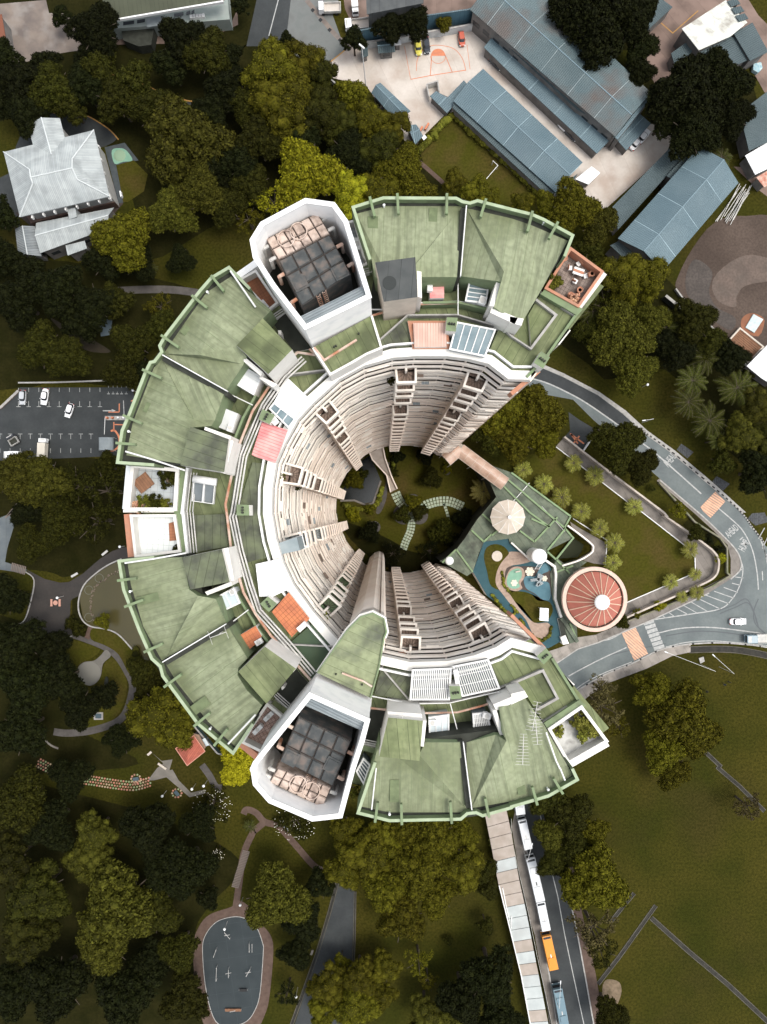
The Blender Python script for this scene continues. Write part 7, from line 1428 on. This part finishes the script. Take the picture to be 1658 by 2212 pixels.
(765,1037,22,'M','o','round clipped tree beside the court pond'),(932,1033,24,'M','d','dark round tree on the upper court lawn'),(893,1085,20,'M','o','round tree inside the ring of the stepping stone path'),(966,1012,13,'S','b','small yellow-green bush at the upper right of the court'),(905,1105,20,'M','d','dark tree at the crossing of the stone paths'),(870,1112,20,'M','d','dark tree left of the short stone path'),(955,1150,30,'M','d','dark tree on the lower right court lawn'),(800,1150,24,'M','v','dark palm like tree at the left foot of the court'),(850,1195,30,'P','v','dark undergrowth tree beside the pink lift core'),(930,1190,30,'P','v','dark undergrowth tree at the foot of the court, middle'),(985,1170,28,'P','v','dark undergrowth tree at the foot of the podium edge'),(1000,1120,24,'M','v','dark tree at the right edge of the court lawn'),(760,1108,16,'S','b','yellow-green hedge bush below the pond, left'),(800,1100,14,'S','o','hedge bush below the pond, right'),(770,1118,12,'S','b','bright bush at the left court edge'),(850,1020,13,'S','d','dark bush beside the footbridge'),(860,985,16,'M','v','dark tree under the upper facade'),(920,985,20,'M','v','dark tree under the upper right facade'),(720,1165,10,'S','v','dark bush at the foot of the left facade'),(785,1025,14,'S','d','dark rock garden bush in the pond'),
# garden beds
(1465,1103,20,'S','o','bushy shrub in the bed beside the road'),(1505,1152,20,'M','d','dark shrub in the triangular bed'),(1530,1165,13,'S','v','small dark shrub in the triangular bed'),(1552,1188,12,'S','v','dark rounded shrub at the garden corner'),(1557,1205,14,'S','b','bright shrub at the garden corner'),(1425,1308,14,'S','b','yellow bush on the wall near the round pavilion'),(1375,1325,12,'S','o','small bush on the wall right of the round pavilion'),(1345,1345,16,'M','d','dark shrub at the foot of the round pavilion'),(1308,1350,12,'S','d','small shrub beside the round pavilion rim'),(1408,1055,9,'S','d','tiny shrub on the verge beside the paved walk'),
(155,1345,17,'S','d','dark hedge shrub beside the plaza'),(172,1360,17,'S','d','lower dark hedge shrub beside the plaza'),(222,1342,18,'M','o','small round tree in the olive pond'),(1050,2000,20,'M','d','isolated dark bush left of the linkway'),(968,2030,12,'S','d','small dark bush on the lower slope'),(245,1595,26,'F','v','dark spiky shrub above the disc path'),
]
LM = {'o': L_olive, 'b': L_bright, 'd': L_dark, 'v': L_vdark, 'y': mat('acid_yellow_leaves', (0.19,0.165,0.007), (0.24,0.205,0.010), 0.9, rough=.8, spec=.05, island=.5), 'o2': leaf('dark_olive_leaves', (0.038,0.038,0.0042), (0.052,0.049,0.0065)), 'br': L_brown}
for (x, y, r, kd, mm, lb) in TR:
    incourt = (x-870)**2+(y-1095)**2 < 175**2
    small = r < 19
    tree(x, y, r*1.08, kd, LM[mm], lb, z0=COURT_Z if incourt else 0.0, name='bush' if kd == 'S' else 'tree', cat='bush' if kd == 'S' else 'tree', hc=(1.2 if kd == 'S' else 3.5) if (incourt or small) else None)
# ---------------------------------------------------------------- palms
def palm_mesh(n, L_, droop, seed, wd=.34):
    g_ = random.Random(seed); b = MB()
    for k in range(n):
        a = 2*math.pi*k/n+g_.uniform(-.15,.15); up = g_.uniform(.15,.75); l = L_*g_.uniform(.8,1.08); prev = None; seg = 9
        pts = []
        for s_ in range(seg+1):
            u = s_/seg; rr_ = l*u*(1-.12*u*droop); z = l*(up*u-droop*(.55+up*.5)*u*u); pts.append(Vector((rr_*math.cos(a), rr_*math.sin(a), z)))
        side = Vector((-math.sin(a), math.cos(a), 0))
        for s_ in range(seg*3):
            u = (s_+.5)/(seg*3); i = min(seg-1, int(u*seg)); p = pts[i].lerp(pts[i+1], u*seg-i); d_ = (pts[i+1]-pts[i]).normalized()
            w_ = wd*l*.55*math.sin(math.pi*min(1, u*.85+.12))**.7
            for sg in (-1, 1):
                tip = p+side*sg*w_+d_*w_*.75+Vector((0,0,-w_*.35)); h_ = d_*l*.018
                b.face([p-h_, p+h_, tip])
        for s_ in range(seg): b.tube(pts[s_], pts[s_+1], .035, 3, 1)
    me = bpy.data.meshes.new('fronds'); me.from_pydata(b.v, [], b.f); me.materials.append(L_palm); me.materials.append(m_bark); me.polygons.foreach_set('material_index', b.m); return me
PM = {'coco': palm_mesh(20, 4.2, .75, 1, .30), 'areca': palm_mesh(26, 2.0, .8, 2, .34), 'fan': palm_mesh(30, 1.6, .5, 4, .4)}
PS = {'coco': 4.0, 'areca': 1.9, 'fan': 1.6}
def palm(x, y, r, kd, m, h, label, group=None, z0=0.0):
    tn[0] += 1; top = V(x, y, z0+h); s_ = r*(CAMZ-h-z0)/F/PS[kd]; t_ = thing('palm_tree', (top.x, top.y, z0), label, 'palm', group)
    c = bpy.data.objects.new('fronds', PM[kd]); C.objects.link(c); c.parent = t_; c.location = (0,0,h); c.scale = (s_,)*3; c.rotation_euler = (0,0,tn[0]*1.3); c.material_slots[0].link = 'OBJECT'; c.material_slots[0].material = m
    b = MB(); b.tube((top.x,top.y,z0),(top.x,top.y,z0+h), .2, 7, 0, .13); q = b.build('trunk', m_bark, t_)
for x, y, r, lb in ((1525,775,42,'uppermost coconut palm of the slope group'),(1497,822,42,'left coconut palm of the slope group'),(1488,868,40,'middle left coconut palm of the slope group'),(1533,908,46,'lowest big coconut palm of the slope group'),(1592,838,48,'right coconut palm of the slope group beside the white roof'),(1440,708,42,'coconut palm under the dirt lot wall'),(1282,672,42,'dark coconut palm beside the upper right terrace'),(1552,950,26,'small coconut palm below the slope group')):
    palm(x, y, r, 'coco', L_palmd, 7, lb, 'coconut palms on the slope')
for x, y, r, lb in ((1240,1000,20,'first lawn palm on the paved walk, nearest the ramp entrance'),(1285,1027,22,'second lawn palm on the paved walk'),(1370,1095,20,'third lawn palm on the paved walk'),(1492,1188,20,'lawn palm on the inner edge at the right corner'),(1503,1240,15,'small lawn palm at the lower right corner'),(1450,1256,18,'lawn palm on the lower edge of the lawn'),(1175,1045,22,'podium side palm beneath the big tree, second in the row'),(1130,1015,20,'first podium side palm beneath the big tree'),(1214,1075,24,'third palm along the podium'),(1257,1105,22,'fourth palm along the podium'),(1296,1140,21,'fifth palm along the podium'),(1328,1172,22,'sixth palm along the podium'),(1324,1216,20,'palm just above the round pavilion'),(1475,1290,14,'palm on the garden wall above the road hatching, left'),(1507,1280,17,'palm on the garden wall above the road hatching, right')):
    palm(x, y, r*1.1, 'areca', L_palm, 2.6, lb, 'lawn palms')
palm(1045,1062,34,'coco',mat('gold_palm_leaves', (0.15,0.125,0.03),(0.19,0.16,0.045),.9,island=.6),7,'golden coconut palm at the right side of the court',None,COURT_Z)
palm(322,580,20,'areca',L_palmd,3,'dark fan palm above the left footpath'); palm(1535,1250,0.1,'areca',L_palmd,1,'x') if False else None
palm(540,1785,17,'coco',L_palmd,3,'small palm at the fork of the brown path'); palm(1070,1820,15,'areca',L_palm,2.5,'small palm beside the upper linkway roof'); palm(125,1455,16,'areca',L_palmd,2.5,'small dark palm left of the round paving'); palm(1560,340,26,'areca',L_palmd,4,'dark palm right of the lower right blue block')
# hedges: each hedge is one clipped run of leaves
def hedge(spec, wd, h, label, m=L_hedge, z0=0.0, dens=26, sm=0, name='hedge', par=None):
    p = P(spec, z0+h); p = smooth(p, sm) if sm else p; p = [Vector((q.x, q.y, z0)) for q in p]; cl = []; g_ = random.Random(len(spec))
    L_ = sum((b_-a).length for a, b_ in zip(p, p[1:])); n = max(2, int(L_/(wd*.45)))
    for i in range(n):
        c = along(p, (i+.5)/n); cl.append((c.x+g_.uniform(-.15,.15)*wd, c.y+g_.uniform(-.15,.15)*wd, z0+h*.45, wd*.5*g_.uniform(.85,1.2)))
    me = leafmesh('foliage', cl, dens*3, .16, .4, .85, seed=n); me.materials[0] = m
    o = bpy.data.objects.new(name, me); C.objects.link(o)
    if par is not None: o.parent = par; return o
    return tag(o, label, 'hedge')
hedge('b 1060,960 1150,860 1280,725', 2.2, 2.2, 'hedge along the upper left side of the school lawn'); hedge('b 1280,725 1440,870 1658,1060 c 120,1180 240,1290', 2.0, 2.2, 'long hedge between the school lawn and the middle blue block'); hedge('b 985,935 1055,985', 2.2, 2, 'short hedge at the corner below the small light blue shed')
hedge('e 890,1290 900,1390', 1.4, 1.2, 'narrow clipped hedge beside the footbridge', z0=COURT_Z); hedge('e 740,1640 790,1600 825,1500', 1.6, 1.2, 'hedge round the right side of the court pond', z0=COURT_Z); hedge('e 560,1610 740,1650', 1.8, 1.2, 'hedge below the court pond', z0=COURT_Z)
hedge('i 60,690 100,760 150,810 200,835 250,800 265,740', .9, .8, 'low hedge round the end of the play path', z0=5.6); hedge('h 1530,530 1600,620 1658,680 i 30,640', .9, .8, 'low hedge between the channel and the play path', z0=5.6); hedge('i 0,600 45,650', .7, .7, 'short orange flowering hedge beside the play path', z0=5.6); hedge('h 1600,380 1610,470 1658,530', .8, .6, 'thin hedge inside the curve of the play path', z0=5.6)
hedge('f 1380,560 1490,680 1600,770', 2.6, 2.5, 'dark hedge along the wall beside the white sheet roof', L_dark); hedge('g 870,870 880,960 900,1010', 2.2, 1.5, 'dark hedge at the edge of the olive pond', L_dark)
# the dotted flowering shrubs: white blossoms strewn over dark low growth
def blossoms(spec_c, r, n, label):
    x, y = spec_c; c = V(x, y, .8); t_ = tree(x, y, r, 'P', L_dark, label, name='flowering_shrub', cat='flowering shrub', hc=.9)
    g_ = random.Random(n); b = MB()
    for k in range(n):
        a = g_.uniform(0, 6.28); q = r*(CAMZ)/F*math.sqrt(g_.random()); b.box((c.x+q*math.cos(a), c.y+q*math.sin(a)*.8, 2.2+g_.random()*.6), (.14,.14,.06), g_.random())
    b.build('blossoms', mat('white_blossom', (0.75,0.72,0.62)), t_)
blossoms((462,1735), 46, 120, 'low shrub strewn with white blossoms below the red pavilion'); blossoms((640,1770), 50, 120, 'low shrub strewn with small white blossoms below the lower tank tower'); blossoms((475,1838), 15, 34, 'small patch of yellowish blossoms beside the stepped path')
# plants up on the tower
def roofplant(spec, r, m, label, h=102.72, kind='S', name='potted_bush'):
    p = P(spec, h)[0]; s_ = r/(SIZE[kind]*.9); t_ = thing(name, (p.x,p.y,h-.6), label, 'plant'); c = bpy.data.objects.new('foliage', CR[kind, tn[0] % 2]); C.objects.link(c); c.parent = t_; c.scale = (s_,)*3; c.location = (0,0,.3); c.rotation_euler = (0,0,r*3); c.material_slots[0].link = 'OBJECT'; c.material_slots[0].material = m; tn[0] += 1
    b = MB(); b.cone((p.x,p.y), [(r*.35,h-.6),(r*.4,h-.1)], 10); b.build('planter', m_tan, t_)
roofplant('f 262,165', 1.25, L_hedge, 'leafy bush at the left edge of the upper right terrace'); roofplant('f 245,195', .9, L_hedge, 'lower leafy bush at the left edge of the upper right terrace'); roofplant('f 408,275', .8, L_flower, 'spiky reddish plant in the lower corner of the upper right terrace')
roofplant('i 440,1350', 1.3, L_palm, 'large palm like clump on the lower right terrace'); roofplant('i 500,1400', 1.2, L_palm, 'yellow-green clump in the middle of the lower right terrace'); roofplant('i 460,1445', .9, L_palm, 'lower yellow-green clump on the lower right terrace'); roofplant('i 300,1410', .9, L_palm, 'clump at the left edge of the lower right terrace'); roofplant('i 535,1430', .7, L_palm, 'outermost clump on the lower right terrace')
roofplant('d 1100,1440', 1.4, L_dark, 'dark bush on the grey tiled left terrace', 102.72); roofplant('d 1130,1420', 1.0, L_dark, 'second dark bush at the corner of the grey tiled terrace', 102.72); roofplant('d 950,1605', 1.3, L_hedge, 'bush with pink blossoms at the foot of the grey tiled terrace', 102.72); roofplant('d 1010,1600', 1.2, L_dark, 'dark bush in the row at the foot of the grey tiled terrace', 102.72); roofplant('d 890,1620', .9, L_flower, 'pink flowering bush at the foot of the grey tiled terrace', 102.72); roofplant('d 1070,1610', .9, L_hedge, 'last green bush in the row on the grey tiled terrace', 102.72); roofplant('g 1140,230', .45, L_dark, 'small dark plant on the white tiled terrace', 102.72)
roofplant('e 930,678', .75, L_hedge, 'planter bush on the top landing of the top stair tower', 97); roofplant('e 878,800', .8, L_dark, 'hanging plant on the left of the top stair tower', 92); roofplant('e 1492,740', .75, L_hedge, 'planter bush on the upper right stair tower', 97); roofplant('e 430,940', .6, L_hedge, 'planter bush on the upper left stair tower', 97); roofplant('e 160,1430', .75, L_hedge, 'planter bush on the left stair tower', 97)
roofplant('h 445,690', .95, L_palm, 'palm like plant on the lower left stair tower', 97); roofplant('h 950,925', .85, L_flower, 'pink flowering bush on the bottom stair tower', 97); roofplant('h 1515,850', .85, L_hedge, 'yellow-green bush on the lower right stair tower', 97); roofplant('h 1575,822', .4, L_flower, 'small pink flower beside the lower right stair tower', 97); roofplant('e 275,1500', .5, L_dark, 'small plant hanging on the left stair tower', 88); roofplant('k 635,150', .9, L_hedge, 'yellow-green plant in the gap beside the lower tank tower', 102.7)
# ================================================================ VEHICLES
def make_car(body_m, kind='sedan'):
    root = thing('car', (0,0,0), 'car', 'car'); L_, W_ = (4.4, 1.76) if kind != 'hatch' else (3.9, 1.7)
    def sec(pts): return pts
    # body: rounded plan, two tiers
    n = 28
    def ringp(l, w_, z, e=4.0, x0=0.0):
        out = []
        for i in range(n):
            a = 2*math.pi*i/n; c, s_ = math.cos(a), math.sin(a); out.append(Vector((x0+l/2*abs(c)**(2/e)*(1 if c >= 0 else -1), w_/2*abs(s_)**(2/e)*(1 if s_ >= 0 else -1), z)))
        return out
    def loft(rings, name, m, par, cap=True, sm=True):
        b = MB(); o = 0
        for r in rings: b.v += [tuple(p) for p in r]
        for k in range(len(rings)-1):
            for i in range(n): j = (i+1) % n; b.f.append((k*n+i, k*n+j, (k+1)*n+j, (k+1)*n+i)); b.m.append(0)
        if cap: b.f.append(tuple((len(rings)-1)*n+i for i in range(n))); b.m.append(0)
        return b.build(name, m, par, 0, 0, False)
    body = loft([ringp(L_*.95, W_*.94, .28), ringp(L_, W_, .45), ringp(L_*.99, W_*.99, .72), ringp(L_*.95, W_*.93, .86), ringp(L_*.86, W_*.84, .92)], 'body', body_m, root)
    cx = -.15 if kind != 'hatch' else -.35; cl = 2.5 if kind != 'hatch' else 2.9
    loft([ringp(cl, W_*.88, .88, 5, cx), ringp(cl*.80, W_*.80, 1.22, 5, cx-.05), ringp(cl*.66, W_*.72, 1.38, 5, cx-.08)], 'window_glass', m_carglass, root)
    loft([ringp(cl*.68, W_*.76, 1.36, 5, cx-.08), ringp(cl*.64, W_*.72, 1.45, 5, cx-.08)], 'roof_panel', body_m, root)
    for sx in (-1, 1):
        for sy in (-1, 1):
            w_ = MB().tube((sx*L_*.31, sy*W_*.38, .32), (sx*L_*.31, sy*W_*.495, .32), .32, 16).build('wheel', m_rubber, root); MB().tube((sx*L_*.31, sy*W_*.49, .32), (sx*L_*.31, sy*W_*.505, .32), .19, 12).build('rim', m_pipe, w_)
    for sy in (-1, 1): MB().box((L_*.46, sy*W_*.34, .68), (.22, .36, .14)).build('headlight', m_lens, root, 0, .03); MB().box((-L_*.475, sy*W_*.34, .72), (.12, .3, .16)).build('tail_light', mat('tail_red', (.4,.02,.02)), root); MB().box((cx+cl*.32, sy*W_*.53, .98), (.14,.22,.14)).build('wing_mirror', body_m, root)
    return root
def shape(root): remember(root); return root
pw = paint('white_car_paint', (.78,.79,.80)); ps = paint('silver_car_paint', (.42,.44,.46)); py = paint('yellow_car_paint', (.62,.55,.10)); pk = paint('black_car_paint', (.03,.035,.045)); prd = paint('red_car_paint', (.42,.09,.05)); pb = paint('blue_grey_paint', (.16,.23,.27))
CARS = {k: shape(make_car(m, kd)) for k, m, kd in (('w', pw, 'sedan'), ('s', ps, 'hatch'), ('y', py, 'sedan'), ('k', pk, 'sedan'), ('r', prd, 'hatch'), ('wh', pw, 'hatch'))}
def car(k, t, x0, y0, x1, y1, label, group=None):     # from tail to nose
    a, b_ = T(t, x0, y0, .8), T(t, x1, y1, .8); c = (a+b_)/2; c.z = .04; place(CARS[k], USED, c, edge_ang(a, b_), label, group)
car('y', 'b', 1048,255, 1058,350, 'yellow car parked beside the painted half court'); car('k', 'b', 1103,240, 1113,345, 'black car parked next to the yellow one'); car('r', 'b', 1330,195, 1342,305, 'red car parked alone at the top of the concrete yard')
car('s', 'd', 150,860, 145,968, 'silver car in the upper left parking bay', 'cars in the car park'); car('w', 'd', 298,855, 282,965, 'white car in the upper row, third bay', 'cars in the car park'); car('wh', 'd', 470,938, 430,1060, 'white hatchback driving slanted across the car park', 'cars in the car park')
car('w', 'i', 1412,708, 1525,706, 'white car driving alone round the road junction'); car('w', 'c', 20,500, 60,545, 'dark nosed white car half under the long blue wing, upper', 'cars under the school eaves'); car('w', 'c', 315,795, 375,850, 'white car parked under the long blue wing', 'cars under the school eaves'); car('k', 'c', 365,845, 410,890, 'black car parked under the long blue wing', 'cars under the school eaves')
car('w', 'c', 790,950, 830,900, 'white car parked at the end of the short blue wing', 'cars under the school eaves'); car('w', 'c', 838,905, 875,860, 'second white car at the end of the short blue wing', 'cars under the school eaves'); car('k', 'b', 1535,385, 1580,430, 'dark car half under the left end of the long blue wing', 'cars under the school eaves'); car('s', 'c', 150,625, 200,670, 'grey car tucked under the middle of the long blue wing', 'cars under the school eaves')
def bus(t, x0, y0, x1, y1, m, label, W_=2.45, H_=3.1, acs=2, hatch=m_pipe):   # rear to front
    a, b_ = T(t, x0, y0, H_), T(t, x1, y1, H_); c = (a+b_)/2; L_ = (b_-a).length; root = thing('bus', (0,0,0), label, 'bus', 'buses parked along the lower road')
    MB().box((0,0,H_/2+.25), (L_, W_, H_-.5)).build('body', m, root, 0, .16)
    MB().box((L_/2-.03,0,H_*.62), (.16, W_*.88, 1.0)).build('windscreen', m_carglass, root); MB().box((L_/2-.5,0,H_+.005), (.55, W_*.8, .05)).build('roof_front_panel', m_carglass if acs != 0 else m_pipe, root)
    for s_ in (-1, 1): MB().box((-.1, s_*W_/2, H_*.64), (L_*.84, .05, .8)).build('side_windows', m_carglass, root)
    for k in range(acs): MB().box((L_*(-.22+.44*k/(max(1,acs-1))), 0, H_+.1), (1.7 if L_ > 9 else 1.1, W_*.62, .2)).build('roof_unit', m, root, 0, .05)
    for k in (-.05, .0, .05): b = MB(); b.cone((L_*(-.08)+k*6, 0), [(.17,H_+.0),(.15,H_+.06)], 10); b.build('roof_vent', hatch, root)
    for sx in (-.32, .32):
        for sy in (-1, 1): MB().tube((sx*L_, sy*W_*.36, .48), (sx*L_, sy*W_*.49, .48), .48, 16).build('wheel', m_rubber, root)
    for sy in (-1, 1): MB().box((L_/2, sy*W_*.36, .75), (.1,.4,.2)).build('headlight', m_lens, root); MB().tube((L_/2-.1, sy*W_*.48, H_*.75), (L_/2+.25, sy*W_*.62, H_*.75), .05).build('mirror_arm', m_gutter, root)
    c.z = 0.03; root.location = c; root.rotation_euler = (0,0,edge_ang(a, b_)); return root
porg = paint('orange_bus_paint', (.60,.23,.02)); pbb = paint('blue_grey_bus_paint', (.12,.19,.225)); pbw = paint('white_bus_paint', (.60,.62,.63))
bus('l', 62,305, 45,170, pbw, 'white bus half hidden under the lower right roof edge', acs=1); bus('l', 112,530, 70,338, pbw, 'short white bus, second in the row of buses', W_=2.2, acs=1); bus('l', 190,868, 125,588, pbw, 'long white coach with three dark roof vents', acs=2, hatch=m_gutter); bus('l', 228,1058, 190,872, pbw, 'white bus directly in front of the orange one', W_=2.3, acs=1)
bus('l', 277,1312, 228,1090, porg, 'orange bus with a dark rear hatch', acs=1, hatch=m_wmetal); bus('l', 350,1700, 300,1435, pbb, 'blue grey bus at the bottom edge of the picture', acs=2)
# trucks
def truck(t, x0, y0, x1, y1, cabm, boxm, label, open_=False, cabl=.24, W_=2.0, name='truck'):
    a, b_ = T(t, x0, y0, 2), T(t, x1, y1, 2); c = (a+b_)/2; L_ = (b_-a).length; root = thing(name, (0,0,0), label, 'truck'); cl = L_*cabl; bl = L_-cl-.15
    MB().box((L_/2-cl/2,0,1.35), (cl, W_*.94, 1.9)).build('cab', cabm, root, 0, .12); MB().box((L_/2-.06,0,1.75), (.16, W_*.8, .7)).build('windscreen', m_carglass, root); MB().box((L_/2-cl*.25,0,2.31), (cl*.3, W_*.7, .04)).build('roof_panel', m_pipe, root)
    if open_:
        MB().box((-L_/2+bl/2,0,.95), (bl, W_, .12)).build('load_bed', boxm, root)
        b = MB(); b.strip([Vector((-L_/2, -W_/2)), Vector((-L_/2+bl, -W_/2)), Vector((-L_/2+bl, W_/2)), Vector((-L_/2, W_/2))], .1, .9, 1.7, closed=True); b.build('side_boards', m_pipe, root); 
    else: MB().box((-L_/2+bl/2,0,1.7), (bl, W_, 1.9)).build('cargo_box', boxm, root, 0, .05)
    for sx in (-.3, .32):
        for sy in (-1, 1): MB().tube((sx*L_, sy*W_*.34, .42), (sx*L_, sy*W_*.49, .42), .42, 14).build('wheel', m_rubber, root)
    for sy in (-1, 1): MB().box((L_/2, sy*W_*.34, .8), (.1,.3,.18)).build('headlight', m_lens, root)
    c.z = .04; root.location = c; root.rotation_euler = (0,0,edge_ang(a, b_)); return root
truck('d', 272,1300, 278,1180, pw, mat('cream_box', (.62,.58,.50),(.55,.51,.44),.6), 'small box truck with a cream cargo box in the lower bays', cabl=.22)
truck('d', 92,1215, 62,1165, pk, m_gutter, 'dark vehicle in the lower left parking bay', open_=True, W_=2.2); truck('d', 128,1288, 30,1288, pw, pw, 'white van parked sideways at the lower left', cabl=.3, W_=1.9, name='van')
truck('b', 550,35, 408,40, pw, m_conc, 'white truck with an open bed at the top edge', True, .22, 2.4); truck('b', 752,135, 580,155, pw, m_conc, 'white tipper truck with an open bed beside the blue hoarding', True, .24, 2.6); truck('b', 640,0, 648,80, pw, m_wmetal, 'small white truck standing behind the tipper truck', False, .3, 1.7)
truck('i', 1690,820, 1525,822, pb, m_pipe, 'blue grey pickup leaving at the right edge of the road', True, .42, 2.2, name='pickup')
# cyclist-like dark figures resting on the field
def person(t, x, y, rz, shirt, label, pose='stand'):
    c_ = T(t, x, y, 0)
    J = [(0,0,.92),(0,0,1.15),(0,0,1.42),(0,0,1.52),(0,.02,1.66),(.18,0,1.40),(.27,.08,1.15),(.25,.26,.98),(-.18,0,1.40),(-.27,-.04,1.13),(-.26,.12,.92),(.10,0,.88),(.12,.14,.48),(.12,.04,.07),(.12,.18,.05),(-.10,0,.88),(-.12,-.10,.48),(-.12,-.26,.09),(-.12,-.13,.05)]
    E = [(0,1),(1,2),(2,3),(3,4),(2,5),(5,6),(6,7),(2,8),(8,9),(9,10),(0,11),(11,12),(12,13),(13,14),(0,15),(15,16),(16,17),(17,18)]
    rad = [.15,.14,.15,.06,.10,.07,.05,.035,.07,.05,.035,.10,.065,.045,.04,.10,.065,.045,.04]
    me = bpy.data.meshes.new('person'); me.from_pydata(J, E, []); o = bpy.data.objects.new('person', me); C.objects.link(o)
    md = o.modifiers.new('skin', 'SKIN'); sv = me.skin_vertices[0].data
    for i, r in enumerate(rad): sv[i].radius = (r, r*.8)
    sv[0].use_root = True; sb = o.modifiers.new('sub', 'SUBSURF'); sb.levels = 1; sb.render_levels = 1
    me.materials.append(shirt); o.location = (c_.x, c_.y, 0); o.rotation_euler = (0,0,rz); tag(o, label, 'person')
    b = MB(); b.cone((0,0), [(.105,1.62),(.11,1.70),(.09,1.77),(.04,1.80)], 10); h = b.build('hair', mat('black_hair', (.012,.01,.009))); h.parent = o
person('i', 1255, 1155, R(40), mat('dark_clothes', (.03,.03,.04)), 'person in dark clothes standing on the field above the largest olive tree')
person('i', 1370, 1110, R(200), mat('dark_blue_clothes', (.03,.045,.08)), 'person in dark blue, left of the pair on the field'); person('i', 1400, 1093, R(150), mat('dark_clothes', (.03,.03,.04)), 'person in dark clothes, right of the pair on the field')
